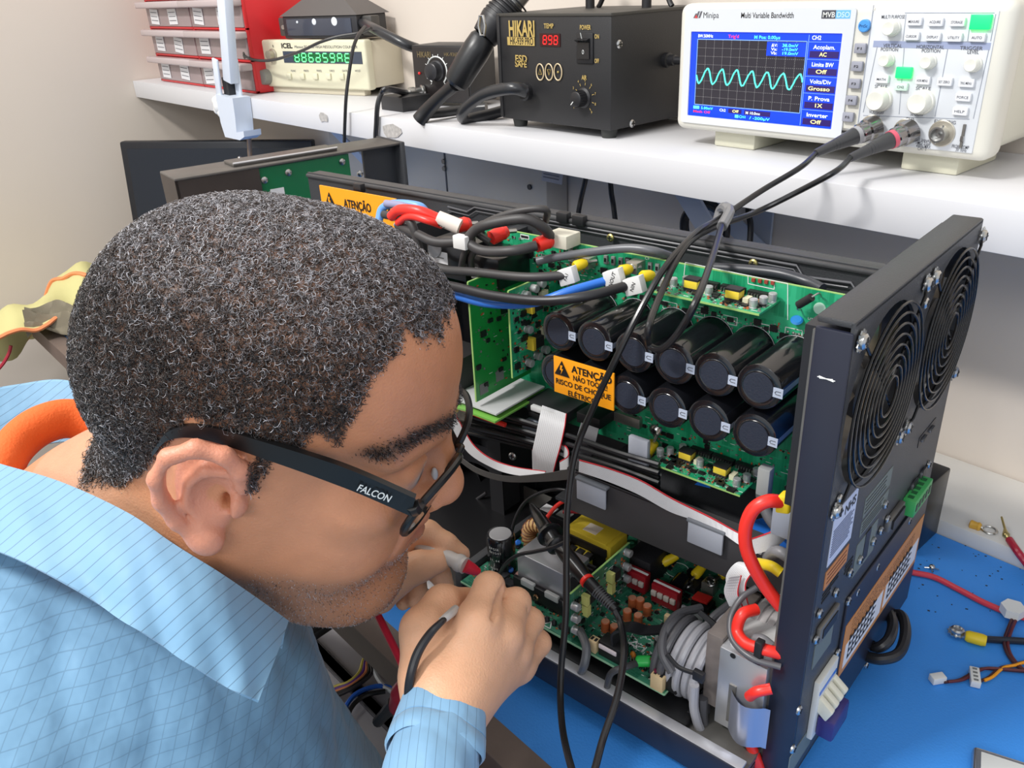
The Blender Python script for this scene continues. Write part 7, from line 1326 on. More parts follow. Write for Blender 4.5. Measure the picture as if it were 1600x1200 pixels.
# --- grey case below the bench edge, wires on top
GY = mat('grey_case_plastic', (178, 174, 178), 0.5, var=0.05, vscale=20)
zc = CAM[2]-0.72; cs = empty('grey_equipment_case', (-0.72, 0.4, 0), 'grey ribbed equipment case standing on the floor below the bench edge', 'case')
k = MB(); k.box((-1.05, 0.215, 0.0), (-0.42, 0.62, zc), GY, 0.008); k.build('body', cs)
a, b = RZ(504, 1025, -0.718), RZ(560, 990, -0.718); dd = nrm(b-a); pp = A([-dd[1], dd[0], 0])
for j in range(6):
    k = MB(); c = a+pp*(0.05-0.034*j)*1.0; k.obox(A([-0.735, c[1], zc+0.0015])+A([0, 0.0, 0]), (0.29, 0, 0), (0, 0.004, 0), (0, 0, 0.0025), mat('rib_dark_grey', (96, 94, 98), 0.5), 0.001); k.build('rib', cs)
wb = empty('wire_bundle', RZ(560, 1060, -0.705), 'loose bundle of coloured thin wires lying on the grey case', 'wires')
def wz(px, py, h=0.0): return RZ(px, py, -0.712+h)
for j, (nm, mt) in enumerate((('yellow', (226, 206, 90)), ('purple', (112, 62, 150)), ('orange', (232, 140, 90)), ('black', (24, 24, 26)), ('dark', (60, 56, 58)))):
    k = MB(); o_ = 4.5*j; k.tube([wz(589+o_*0.3, 1016+o_*0.4, 0.004), wz(570+o_*0.5, 1028+o_*0.4, 0.008), wz(562+o_, 1050+o_*0.2, 0.006), wz(545+o_*0.4, 1066+o_*0.5, 0.004), wz(522, 1074+o_*0.9, 0.002), wz(500, 1088+o_, 0.002)], 0.0022, mat('wire_'+nm, mt, 0.4), n=7); k.build('wire', wb, nm+' wire')
for nm, mt, pts in (('blue', (40, 104, 210), ((618, 1076), (590, 1072), (560, 1082), (543, 1100), (538, 1120), (530, 1150))), ('black', (24, 24, 26), ((602, 1080), (575, 1085), (556, 1097), (546, 1112), (544, 1125), (540, 1150))), ('white', (220, 220, 220), ((586, 1020), (585, 1045), (592, 1062), (602, 1074), (616, 1082))), ('black', (24, 24, 26), ((620, 1040), (618, 1055), (625, 1068)))):
    k = MB(); k.tube([wz(*q, 0.006) for q in pts], 0.0028, mat('wire_'+nm, mt, 0.4), n=7); k.build('wire', wb, nm+' wire')
k = MB(); a, b = wz(588, 1022, 0.01), wz(606, 1036, 0.012); k.obox((a+b)/2, (b-a)*0.7, nrm(np.cross((0, 0, 1), b-a))*0.012, (0, 0, 0.006), mat('dark_tape', (40, 40, 42), 0.5), 0.004); k.build('tape_wrap', wb)
k = MB(); a, b = RZ(480, 995, -0.66), RZ(540, 955, -0.66); k.obox((a+b)/2, (b-a)/2, nrm(np.cross((0, 0, 1), b-a))*0.008, (0, 0, 0.006), BLACK, 0.003); k.build('black_strap', None, 'short black strap above the grey case under the man\'s chin', 'strap')
# ================================================================== the man: signed-distance body
HR = np.array([[0.678, -0.6841, 0.2688], [0.6699, 0.7256, 0.157], [-0.3024, 0.0736, 0.9503]])
HR = np.array([nrm(HR[:, 0]), nrm(HR[:, 1]-HR[:, 0]*(HR[:, 1]@nrm(HR[:, 0]))), nrm(np.cross(HR[:, 0], HR[:, 1]))]).T
HO = CAM+np.array([-0.4217, 0.1759, -0.2241])
def hw(p): return HO+HR@np.array(p, float)            # head axes (x forward, y left, z up) to room
class Prim:
    def __init__(s, kind, op, k, **a): s.kind, s.op, s.k, s.a = kind, op, k, a; s.c, s.r = s.bound()
    def bound(s):
        a = s.a
        if s.kind == 'ell': return a['c'], max(a['r'])
        return (a['p']+a['q'])/2, np.linalg.norm(a['p']-a['q'])/2+max(a['ra'], a['rb'])
    def d(s, P):
        a = s.a
        if s.kind == 'ell':
            q = P-a['c']
            if a.get('R') is not None: q = q@a['R']
            r = a['r']; k0 = np.sqrt(((q/r)**2).sum(1)); k1 = np.sqrt(((q/(r*r))**2).sum(1)); return np.where(k1 > 1e-9, k0*(k0-1)/np.maximum(k1, 1e-9), -min(r))
        pa = P-a['p']; ba = a['q']-a['p']; h = np.clip((pa@ba)/max(ba@ba, 1e-12), 0, 1)
        return np.sqrt(((pa-np.outer(h, ba))**2).sum(1))-(a['ra']+(a['rb']-a['ra'])*h)
def smin(a, b, k):
    if k <= 0: return np.minimum(a, b)
    h = np.clip(0.5+0.5*(b-a)/k, 0, 1); return b*(1-h)+a*h-k*h*(1-h)
def smax(a, b, k): return -smin(-a, -b, k)
def field(prims, P, extra=None, cull=None):
    d = np.full(len(P), 10.0)
    for pr in prims:
        if cull is not None and np.linalg.norm(pr.c-cull[0])-pr.r > cull[1]: continue
        v = pr.d(P); d = smin(d, v, pr.k) if pr.op == 'u' else smax(d, -v, pr.k)
    return d+extra(P) if extra is not None else d
def E_(c, r, op='u', k=0.01, R=None): return Prim('ell', op, k, c=np.array(c, float), r=np.array(r, float), R=R)
def K_(p, q, ra, rb=None, op='u', k=0.01): return Prim('cap', op, k, p=np.array(p, float), q=np.array(q, float), ra=ra, rb=ra if rb is None else rb)
def to_world(prims, R, o):
    out = []
    for p in prims:
        a = dict(p.a)
        if p.kind == 'ell': a['c'] = o+R@a['c']; a['R'] = R if a.get('R') is None else R@a['R']
        else: a['p'] = o+R@a['p']; a['q'] = o+R@a['q']
        out.append(Prim(p.kind, p.op, p.k, **a))
    return out
def polygonise(prims, lo, hi, h, extra=None):
    lo = np.array(lo, float); n = np.ceil((np.array(hi)-lo)/h).astype(int); B = 14; nb = (n+B-1)//B
    half = B*h/2*sqrt(3); cells_i = []; cells_p = []; edges = [[], [], []]; N1 = n+B+2
    g = np.arange(B+1); GX, GY, GZ = np.meshgrid(g, g, g, indexing='ij'); G = np.stack([GX, GY, GZ], -1).reshape(-1, 3)
    for bx_ in range(nb[0]):
        for by in range(nb[1]):
            for bz_ in range(nb[2]):
                b0 = np.array([bx_, by, bz_])*B; c = lo+(b0+B/2)*h
                near = [p for p in prims if np.linalg.norm(p.c-c)-p.r < half+0.03]
                if not near: continue
                d0 = field(near, c[None])[0]
                if abs(d0) > half*1.25+0.012: continue
                P = lo+(G+b0)*h; F = field(near, P, extra).reshape(B+1, B+1, B+1)
                S = F < 0
                if S.all() or not S.any(): continue
                cnt = np.zeros((B, B, B), int)
                for dx in (0, 1):
                    for dy in (0, 1):
                        for dz in (0, 1): cnt += S[dx:B+dx, dy:B+dy, dz:B+dz]
                act = (cnt > 0) & (cnt < 8); I = np.argwhere(act)
                if not len(I): continue
                acc = np.zeros((len(I), 3)); ct = np.zeros(len(I))
                for ax in range(3):
                    o1, o2 = [a for a in range(3) if a != ax]
                    for u in (0, 1):
                        for v in (0, 1):
                            A0 = I.copy(); A0[:, o1] += u; A0[:, o2] += v; A1_ = A0.copy(); A1_[:, ax] += 1
                            f0 = F[A0[:, 0], A0[:, 1], A0[:, 2]]; f1 = F[A1_[:, 0], A1_[:, 1], A1_[:, 2]]; cr = (f0 < 0) != (f1 < 0)
                            t = np.where(cr, f0/np.where(cr, f0-f1, 1), 0); pt = A0.astype(float); pt[:, ax] += t
                            acc[cr] += pt[cr]; ct[cr] += 1
                acc /= ct[:, None]; cells_p.append(lo+(acc+b0)*h); cells_i.append(I+b0)
                for ax in range(3):
                    sl0 = [slice(0, B)]*3; sl1 = [slice(0, B)]*3; sl1[ax] = slice(1, B+1)
                    a0 = S[tuple(sl0)]; a1 = S[tuple(sl1)]; J = np.argwhere(a0 != a1)
                    if len(J): edges[ax].append(np.column_stack([J+b0, a0[J[:, 0], J[:, 1], J[:, 2]]]))
    ci = np.concatenate(cells_i); cp = np.concatenate(cells_p)
    key = lambda I: (I[:, 0]*N1[1]+I[:, 1])*N1[2]+I[:, 2]
    kk = key(ci); od = np.argsort(kk); kk = kk[od]; cp = cp[od]; quads = []
    for ax in range(3):
        if not edges[ax]: continue
        E = np.concatenate(edges[ax]); I = E[:, :3]; ins = E[:, 3].astype(bool); o1, o2 = (ax+1) % 3, (ax+2) % 3; q = []; ok = np.ones(len(I), bool)
        for du, dv in ((0, 0), (-1, 0), (-1, -1), (0, -1)):
            Jx = I.copy(); Jx[:, o1] += du; Jx[:, o2] += dv; k_ = key(Jx); pos = np.clip(np.searchsorted(kk, k_), 0, len(kk)-1); ok &= (kk[pos] == k_) & (Jx.min(1) >= 0); q.append(pos)
        Q = np.stack(q, 1)[ok]; f = ins[ok]; Q[~f] = Q[~f][:, ::-1]; quads.append(Q)
    return cp, np.concatenate(quads)

# ---- head in its own axes
def ear_path(s, pts, r): return [K_((x, s*(0.0795+w), z), (x2, s*(0.0795+w2), z2), r, r, k=0.003) for (x, z, w), (x2, z2, w2) in zip(pts[:-1], pts[1:])]
head = [E_((-0.006, 0, 0.046), (0.100, 0.077, 0.080), k=0), E_((0.030, 0, 0.054), (0.065, 0.067, 0.068), k=0.02), E_((-0.045, 0, 0.020), (0.062, 0.068, 0.060), k=0.02),
        E_((0.040, 0, -0.030), (0.054, 0.060, 0.072), k=0.025)]
for s in (1, -1):
    head += [K_((-0.006, s*0.056, -0.050), (0.064, s*0.018, -0.097), 0.020, 0.017, k=0.020), E_((0.046, s*0.040, -0.040), (0.036, 0.028, 0.042), k=0.02), E_((0.062, s*0.046, -0.008), (0.022, 0.020, 0.014), k=0.015),
             K_((0.090, s*0.012, 0.031), (0.074, s*0.050, 0.030), 0.0105, 0.009, k=0.012), E_((0.0, s*0.060, 0.0), (0.03, 0.016, 0.04), k=0.02)]
head += [E_((0.070, 0, -0.099), (0.020, 0.024, 0.018), k=0.015), E_((0.050, 0, -0.105), (0.040, 0.045, 0.020), k=0.03), E_((0.075, 0, -0.056), (0.022, 0.032, 0.024), k=0.015)]
for s in (1, -1): head += [E_((0.100, s*0.034, 0.008), (0.018, 0.018, 0.012), 's', 0.010), E_((0.0785, s*0.032, 0.009), (0.0135, 0.0165, 0.0125), k=0.003), K_((0.0905, s*0.022, 0.012), (0.086, s*0.044, 0.011), 0.0030, 0.0026, k=0.003), K_((0.0905, s*0.022, 0.005), (0.086, s*0.044, 0.005), 0.0026, 0.0022, k=0.003)]
head += [K_((0.091, 0, 0.020), (0.105, 0, -0.014), 0.0085, 0.0112, k=0.010), E_((0.1045, 0, -0.020), (0.0130, 0.0150, 0.0115), k=0.006)]
for s in (1, -1): head += [E_((0.096, s*0.0150, -0.022), (0.0115, 0.0085, 0.009), k=0.005), E_((0.101, s*0.007, -0.0315), (0.004, 0.0032, 0.003), 's', 0.002)]
head += [K_((0.0965, 0, -0.047), (0.087, 0.020, -0.050), 0.0052, 0.0030, k=0.005), K_((0.0965, 0, -0.047), (0.087, -0.020, -0.050), 0.0052, 0.0030, k=0.005), K_((0.0945, 0, -0.0595), (0.086, 0.018, -0.056), 0.0062, 0.0032, k=0.005), K_((0.0945, 0, -0.0595), (0.086, -0.018, -0.056), 0.0062, 0.0032, k=0.005)]
for s in (1, -1): head += [K_((0.1025, 0, -0.0530), (0.0895, s*0.024, -0.0535), 0.0011, 0.0009, 's', 0.002), K_((0.099, s*0.020, -0.024), (0.082, s*0.034, -0.056), 0.0022, 0.0012, 's', 0.006)]
for s in (1, -1):
    head += [E_((-0.010, s*0.0775, 0.003), (0.0165, 0.0065, 0.029), k=0.006)]
    head += ear_path(s, [(0.009, 0.012, 0.002), (0.008, 0.024, 0.005), (0.000, 0.033, 0.0075), (-0.013, 0.035, 0.010), (-0.025, 0.027, 0.012), (-0.030, 0.012, 0.012), (-0.028, -0.003, 0.010), (-0.021, -0.017, 0.007), (-0.012, -0.026, 0.004)], 0.0044)
    head += ear_path(s, [(0.002, 0.020, 0.004), (-0.009, 0.019, 0.005), (-0.0175, 0.008, 0.005), (-0.0175, -0.006, 0.004), (-0.010, -0.015, 0.003)], 0.0030)
    head += [E_((-0.0065, s*0.084, -0.027), (0.0095, 0.0065, 0.0100), k=0.005), E_((-0.004, s*0.088, 0.001), (0.0105, 0.0105, 0.0125), 's', 0.004), E_((-0.022, s*0.090, 0.012), (0.004, 0.0055, 0.014), 's', 0.003), E_((0.0070, s*0.0805, -0.002), (0.0050, 0.0060, 0.0075), k=0.003), E_((0.001, s*0.079, -0.003), (0.0035, 0.012, 0.0045), 's', 0.003), K_((-0.020, s*0.060, 0.012), (-0.016, s*0.064, -0.024), 0.012, 0.010, k=0.01)]
body = to_world(head, HR, HO)
neck0, neck1, neck2 = hw((-0.025, 0, -0.055)), hw((-0.080, 0, -0.125)), hw((-0.140, 0, -0.185))
body += [K_(neck0, neck1, 0.062, 0.068, k=0.035), K_(neck1, neck2, 0.068, 0.072, k=0.03)]
# under-chin fullness
body += [E_(hw((0.020, 0, -0.095)), (0.050, 0.045, 0.030), k=0.03, R=HR)]
SH_C = D(205, 1120, 0.550); SH_B = D(400, 1560, 0.650)
RB = nrm((0.79, -0.61, 0)); SHR = SH_C+RB*0.17+np.array([0, 0, -0.02]); SHL = SH_C-RB*0.17+np.array([0, 0, -0.03])
WR = D(697, 1092, 0.500); ELB = WR+nrm(D(676, 1200, 0.462)-WR)*0.25
body += [K_(SH_C, SH_B, 0.075, 0.12, k=0.04), K_(SHR, SHL, 0.045, 0.045, k=0.04), K_(SHR, ELB, 0.040, 0.034, k=0.02), K_(ELB, WR, 0.032, 0.0225, k=0.02)]
WL = D(560, 900, 0.645); ELL = D(220, 900, 0.88)
body += [K_(SHL, ELL, 0.040, 0.034, k=0.02), K_(ELL, WL, 0.032, 0.022, k=0.02)]
# ---- right hand: knuckle joints placed in the room
def finger(js, rs, k=0.004): return [K_(js[i], js[i+1], rs[i], rs[i+1], k=k) for i in range(len(js)-1)]
def J(*q): return [D(*t) for t in q]
RHJ = dict(index=J((748, 968, 0.512), (770, 918, 0.532), (765, 925, 0.552), (750, 925, 0.568)), middle=J((784, 992, 0.522), (806, 942, 0.545), (805, 945, 0.570), (788, 950, 0.582)), ring=J((800, 1015, 0.536), (828, 972, 0.556), (825, 978, 0.580), (806, 985, 0.588)), pinky=J((808, 1038, 0.549), (841, 1005, 0.567), (836, 1012, 0.588), (820, 1015, 0.596)))
RHJ['index'] = J((746, 972, 0.512), (764, 918, 0.530), (768, 915, 0.554), (752, 922, 0.572))
rads = dict(index=(0.0135, 0.0098, 0.0085, 0.0072), middle=(0.0130, 0.0098, 0.0085, 0.0072), ring=(0.0125, 0.0094, 0.0080, 0.0068), pinky=(0.0120, 0.0086, 0.0072, 0.0062))
palm = []
PA = D(697, 1092, 0.500)
for f in ('index', 'middle', 'ring', 'pinky'): palm += [K_(PA+(RHJ[f][0]-PA)*0.05, RHJ[f][0], 0.0215, rads[f][0], k=0.012)]
palm += [K_(D(705, 1040, 0.522), D(745, 1010, 0.535), 0.022, 0.018, k=0.015)]
thumb = J((668, 1050, 0.510), (664, 985, 0.522), (692, 944, 0.540), (728, 936, 0.560))
palm += finger(thumb, (0.0175, 0.0140, 0.0108, 0.0080), 0.010)
fing = []
for f in ('index', 'middle', 'ring', 'pinky'): fing += finger(RHJ[f], rads[f], 0.0035); fing += [E_(RHJ[f][0], (rads[f][0]*0.86,)*3, k=0.006)]
body += palm+fing
body += [K_(D(782, 922, 0.527), D(767, 966, 0.505), 0.0020, 0.0014, 's', 0.005), K_(D(815, 950, 0.540), D(795, 998, 0.516), 0.0022, 0.0014, 's', 0.005), K_(D(836, 984, 0.553), D(808, 1024, 0.530), 0.0022, 0.0014, 's', 0.005), K_(D(708, 930, 0.528), D(690, 972, 0.506), 0.0022, 0.0012, 's', 0.006)]
# ---- left hand, behind the chin, pinching the red probe
LHJ = dict(index=J((640, 835, 0.640), (668, 832, 0.632), (697, 850, 0.630), (720, 866, 0.634)), middle=J((640, 862, 0.655), (668, 882, 0.652), (688, 898, 0.650), (696, 914, 0.652)), ring=J((625, 885, 0.662), (648, 905, 0.664), (652, 925, 0.660), (648, 938, 0.655)), pinky=J((608, 893, 0.668), (628, 915, 0.672), (634, 932, 0.668), (630, 942, 0.660)))
lr = dict(index=(0.0120, 0.0094, 0.0084, 0.0072), middle=(0.0120, 0.0092, 0.0080, 0.0070), ring=(0.0115, 0.0088, 0.0078, 0.0066), pinky=(0.0105, 0.0080, 0.0070, 0.0060))
lp = []
for f in LHJ: lp += [K_(WL, LHJ[f][0], 0.020, lr[f][0], k=0.012)]
lth = J((590, 925, 0.625), (618, 902, 0.622), (655, 885, 0.620), (686, 877, 0.622)); lp += finger(lth, (0.0165, 0.0130, 0.0105, 0.0085), 0.008)
for f in LHJ: lp += finger(LHJ[f], lr[f], 0.0035)
body += lp

# SKIN BUILD
import time; _t0 = time.time()
lo = np.array([-0.90, -0.22, 0.52]); hi = np.array([0.0, 0.42, 1.22])
SV, SQ = polygonise(body, lo, hi, 0.0021)
# only the biggest connected surface is kept
def attr_mesh(name, V, Q, mt, parent, col=None, off=None, label=None):
    me = bpy.data.meshes.new(name); off = np.zeros(3) if off is None else off
    me.vertices.add(len(V)); me.vertices.foreach_set('co', (V-off).astype(np.float32).ravel())
    n = Q.shape[1]; me.loops.add(Q.size); me.loops.foreach_set('vertex_index', Q.astype(np.int32).ravel()); me.polygons.add(len(Q))
    me.polygons.foreach_set('loop_start', np.arange(len(Q), dtype=np.int32)*n); me.polygons.foreach_set('loop_total', np.full(len(Q), n, np.int32))
    me.update(calc_edges=True); me.materials.append(mt)
    if col is not None:
        a = me.color_attributes.new('tint', 'FLOAT_COLOR', 'POINT'); c4 = np.ones((len(V), 4), np.float32); c4[:, :3] = col; a.data.foreach_set('color', c4.ravel())
    me.validate(); me.shade_smooth(); o = bpy.data.objects.new(name, me); COL.objects.link(o)
    if parent is not None: o.parent = parent; 
    if label: o['label'] = label
    return o
def tint_mat(name, rough, bump, bscale, sss=0.0, spec=0.5, stripes=None):
    m = bpy.data.materials.new(name); m.use_nodes = True; nt = m.node_tree; b = nt.nodes['Principled BSDF']; b.inputs['Roughness'].default_value = rough; b.inputs['Specular IOR Level'].default_value = spec
    at = nt.nodes.new('ShaderNodeVertexColor'); at.layer_name = 'tint'; tc = nt.nodes.new('ShaderNodeTexCoord')
    nz = nt.nodes.new('ShaderNodeTexNoise'); nz.inputs['Scale'].default_value = 90; nz.inputs['Detail'].default_value = 6; nt.links.new(tc.outputs['Object'], nz.inputs['Vector'])
    mr = nt.nodes.new('ShaderNodeMapRange'); mr.inputs[3].default_value = 0.88; mr.inputs[4].default_value = 1.10; nt.links.new(nz.outputs['Fac'], mr.inputs[0])
    mx = nt.nodes.new('ShaderNodeMix'); mx.data_type = 'RGBA'; mx.blend_type = 'MULTIPLY'; mx.inputs[0].default_value = 1.0
    nt.links.new(at.outputs['Color'], mx.inputs[6]); nt.links.new(mr.outputs[0], mx.inputs[7]); nt.links.new(mx.outputs[2], b.inputs['Base Color'])
    n2 = nt.nodes.new('ShaderNodeTexNoise'); n2.inputs['Scale'].default_value = bscale; n2.inputs['Detail'].default_value = 5; nt.links.new(tc.outputs['Object'], n2.inputs['Vector'])
    bp = nt.nodes.new('ShaderNodeBump'); bp.inputs['Strength'].default_value = bump; bp.inputs['Distance'].default_value = 0.0008; nt.links.new(n2.outputs['Fac'], bp.inputs['Height']); nt.links.new(bp.outputs['Normal'], b.inputs['Normal'])
    if sss: b.inputs['Subsurface Weight'].default_value = sss; b.inputs['Subsurface Radius'].default_value = (0.9, 0.4, 0.25); b.inputs['Subsurface Scale'].default_value = 0.004
    return m
def sstep(a, b, x): t = np.clip((x-a)/(b-a), 0, 1); return t*t*(3-2*t)
def lin(c): return np.array(srgb(c)[:3])
SKA, SKB, EARC = lin((204, 140, 102)), lin((214, 158, 124)), lin((206, 138, 114))
L_ = (SV-HO)@HR
HX = np.array([-0.20, -0.125, -0.108, -0.095, -0.068, -0.048, -0.037, -0.020, 0.000, 0.004, 0.008, 0.016, 0.020, 0.030, 0.038, 0.050, 0.055, 0.058, 0.066, 0.075, 0.12])
HZ = np.array([0.10, 0.0, -0.040, -0.056, -0.040, -0.010, 0.016, 0.036, 0.034, 0.016, 0.008, 0.008, 0.034, 0.040, 0.043, 0.050, 0.062, 0.080, 0.092, 0.0945, 0.096])
def hairline(x): return np.interp(x, HX, HZ)
def hair_density(l):
    n = (0.004*np.sin(l[:, 0]*310+l[:, 2]*190)+0.003*np.sin(l[:, 1]*420+l[:, 0]*170))*(0.15+0.85*(l[:, 0] > -0.03))
    d = sstep(-0.004, 0.006, l[:, 2]-hairline(l[:, 0])-n)
    ear = (np.abs(l[:, 1]) > 0.0765) & (l[:, 0] > -0.040) & (l[:, 0] < 0.012) & (l[:, 2] < 0.042)
    d[ear] = 0; d[l[:, 2] < -0.09] = 0; return d
hd_ = hair_density(L_); r_h = np.linalg.norm(L_, axis=1); hand_d = field(palm+fing+lp, SV); ishead = (r_h < 0.16) & (hand_d > 0.004)
hd_ = hd_*ishead
hand = sstep(0.03, 0.0, hand_d)
col = SKA[None]*np.ones((len(SV), 1)); g3 = lambda c, r: np.exp(-(((L_-np.array(c))/np.array(r))**2).sum(1))
def mixc(c, w): 
    global col
    col = col*(1-w[:, None])+lin(c)[None]*w[:, None]
mixc((228, 176, 140), hand)
mixc((196, 148, 118), ishead*sstep(-0.02, -0.05, L_[:, 0])*sstep(-0.02, -0.05, L_[:, 2])*0.8)
earm = ishead*(np.abs(L_[:, 1]) > 0.079)*(L_[:, 0] < 0.013)*(L_[:, 0] > -0.042)*(L_[:, 2] < 0.042)
mixc((212, 142, 116), earm*0.85)
mixc((206, 146, 112), np.clip(g3((0.045, -0.06, -0.015), (0.035, 0.03, 0.03))+g3((0.045, 0.06, -0.015), (0.035, 0.03, 0.03)), 0, 1)*0.6)
mixc((152, 96, 70), g3((0.085, 0, 0.07), (0.03, 0.06, 0.03))*0.35)
bd = ishead*sstep(-0.045, -0.065, L_[:, 2]+0.25*np.clip(0.03-L_[:, 0], 0, 1))*sstep(-0.005, 0.02, L_[:, 0])
mixc((138, 104, 84), bd*0.55)
mixc((150, 84, 74), np.clip(g3((0.097, 0, -0.053), (0.010, 0.022, 0.008)), 0, 1)*0.7)
br_ = np.zeros(len(SV))
for s in (1, -1):
    for (bxx, byy, bzz) in ((0.097, 0.013, 0.036), (0.095, 0.021, 0.039), (0.091, 0.029, 0.041), (0.087, 0.037, 0.042), (0.082, 0.045, 0.042), (0.075, 0.052, 0.040), (0.069, 0.058, 0.037)): br_ = np.maximum(br_, g3((bxx, s*byy, bzz), (0.012, 0.008, 0.0052)))
mixc((44, 34, 30), np.clip(br_*1.3, 0, 1)*0.9)
for s in (1, -1):
    mixc((206, 196, 188), np.clip(g3((0.0915, s*0.032, 0.0085), (0.008, 0.011, 0.0034))*1.6, 0, 1)*0.9); mixc((34, 22, 18), np.clip(g3((0.0925, s*0.0325, 0.0075), (0.006, 0.0042, 0.0036))*2.2, 0, 1)); mixc((120, 78, 60), g3((0.090, s*0.034, 0.000), (0.01, 0.016, 0.006))*0.5)
mixc((60, 48, 42), hd_*(0.62+0.25*sstep(0.02, -0.06, L_[:, 0]))); mixc((126, 98, 84), hd_*sstep(0.07, 0.13, L_[:, 2])*0.8)  # scalp under the hair; tint lightened toward the crown to paint in its highlights
man = empty('person', np.array([SH_C[0], SH_C[1], 0.45]), 'man with greying hair, blue checked shirt and black glasses leaning over the opened inverter', 'person')
MOFF = np.array(man.location[:])
SKIN = tint_mat('skin', 0.46, 0.45, 700, sss=0.15)
skin = attr_mesh('body', SV, SQ, SKIN, man, col, MOFF)
# nails
NAIL = mat('finger_nail', (226, 176, 152), 0.3)
def nail(tip, prev, up_, w=0.0060):
    d = nrm(tip-prev); n_ = nrm(up_-d*(up_@d)); s_ = np.cross(d, n_); k = MB(); vs = []
    for i in range(5):
        for j in range(5): u = (i-2)/2; v = (j-2)/2; vs.append(tip+d*(v*0.0048-0.001)+s_*u*w*0.9+n_*(0.0078-0.0022*u*u-0.0006*v*v))
    fs = [(i*5+j, (i+1)*5+j, (i+1)*5+j+1, i*5+j+1) for i in range(4) for j in range(4)]; n0 = len(vs); k.add(vs+[q-n_*0.0012 for q in vs], fs+[tuple(q+n0 for q in f[::-1]) for f in fs], NAIL); k.build('finger_nail', man)
nail(lth[-1], lth[-2], CAM-lth[-1]+np.array([0, 0, 0.2]), 0.0062)
# hair as short curls
def curls(V, Q, dens, spacing_mm2, length, rad, seed, cols, wts, curl=1.0, name='hair', label=None):
    g = np.random.default_rng(seed); A_, B_, C_, D_ = V[Q[:, 0]], V[Q[:, 1]], V[Q[:, 2]], V[Q[:, 3]]
    nn = np.cross(C_-A_, D_-B_); ar = np.linalg.norm(nn, axis=1)/2; nn = nn/(np.linalg.norm(nn, axis=1)[:, None]+1e-12)
    ctr = (A_+B_+C_+D_)/4; sgn = np.sign((nn*(ctr-HO)).sum(1)); 
    dq = dens[Q].mean(1); lam = ar*1e6/spacing_mm2*dq; cnt = g.poisson(lam); idx = np.repeat(np.arange(len(Q)), cnt); n = len(idx)
    u, v = g.random(n)[:, None], g.random(n)[:, None]; P = (A_[idx]*(1-u)+B_[idx]*u)*(1-v)+(D_[idx]*(1-u)+C_[idx]*u)*v; N = nn[idx]*sgn[idx][:, None]
    fl = HR@np.array([0.55, 0, -0.35]); flow = fl[None]-N*(N@fl)[:, None]; rnd = g.normal(size=(n, 3)); tan = flow*0.9+rnd*0.75; tan -= N*(tan*N).sum(1)[:, None]; tan /= np.linalg.norm(tan, axis=1)[:, None]+1e-9; bit = np.cross(N, tan)
    Ls = length*g.uniform(0.6, 1.3, n)[:, None]*np.clip(dq[idx], 0.35, 1)[:, None]; K = 5; ring = []
    ph = g.uniform(0, 6.28, n)[:, None]; cr = g.uniform(0.5, 1.4, n)[:, None]*curl
    pts = []
    for k in range(K):
        t = k/(K-1); a = t*3.4*cr+ph*0
        pts.append(P-N*0.0004+N*(Ls*(0.62*np.sin(t*1.9)))+tan*(Ls*0.48*np.sin(a*0.8))+bit*(Ls*0.34*(1-np.cos(a))*np.sign(np.sin(ph))))
    pts = np.stack(pts, 1); T = np.gradient(pts, axis=1); T /= np.linalg.norm(T, axis=2)[..., None]+1e-12
    e1 = np.cross(T, N[:, None, :]+0.01); e1 /= np.linalg.norm(e1, axis=2)[..., None]+1e-12; e2 = np.cross(T, e1)
    rr_ = rad*np.array([1.0, 1.0, 0.9, 0.7, 0.35])[None, :, None]*g.uniform(0.8, 1.25, (n, 1, 1)); VV = np.stack([pts+rr_*(e1*cos(2*pi*j/3)+e2*sin(2*pi*j/3)) for j in range(3)], 2).reshape(-1, 3)
    base = (np.arange(n)*K*3)[:, None]; q = []
    for k in range(K-1):
        for j in range(3): q.append(np.stack([base[:, 0]+k*3+j, base[:, 0]+k*3+(j+1) % 3, base[:, 0]+(k+1)*3+(j+1) % 3, base[:, 0]+(k+1)*3+j], 1))
    QQ = np.concatenate(q); loc = (P-HO)@HR
    w = wts(loc, g.random(n)); cc = cols[w]; cc = cc*g.uniform(0.7, 1.3, (n, 1)); CC = np.repeat(cc, K*3, axis=0)
    return VV, QQ, CC
HAIRM = tint_mat('hair_strands', 0.32, 0.0, 500, spec=0.8)
PAL = np.array([lin((26, 23, 24)), lin((66, 54, 48)), lin((134, 130, 134)), lin((184, 184, 190))])
def wt_hair(l, r):
    grey = 0.09+0.50*sstep(0.06, 0.125, l[:, 2])+0.12*sstep(0.03, -0.02, l[:, 2]); return np.where(r < grey*0.45, 3, np.where(r < grey, 2, np.where(r < grey+0.3, 1, 0)))  # grey hair, with extra pale strands at the crown for its highlights
rh = np.random.default_rng(11); VV, QQ, CC = curls(SV, SQ, np.clip(hd_, 0, 1), 0.95, 0.0047, 0.00018, 4, PAL, wt_hair)
attr_mesh('hair', VV, QQ, HAIRM, man, CC, MOFF, 'short tightly curled black and grey hair')
st_d = np.clip(bd*0.9+0.5*ishead*sstep(0.02, -0.005, np.abs(L_[:, 0]-0.012))*sstep(-0.03, 0.0, L_[:, 2])*(L_[:, 2] < 0.02)*(np.abs(L_[:, 1]) > 0.06), 0, 1)*(1-hd_)*(1-earm)
st_d *= (1-g3((0.097, 0, -0.053), (0.010, 0.024, 0.006)))
VV, QQ, CC = curls(SV, SQ, st_d, 3.2, 0.0019, 0.00012, 6, PAL, lambda l, r: np.where(r < 0.55, 3, np.where(r < 0.7, 2, 0)), 0.4)
attr_mesh('beard_stubble', VV, QQ, HAIRM, man, CC, MOFF, 'short grey beard stubble')
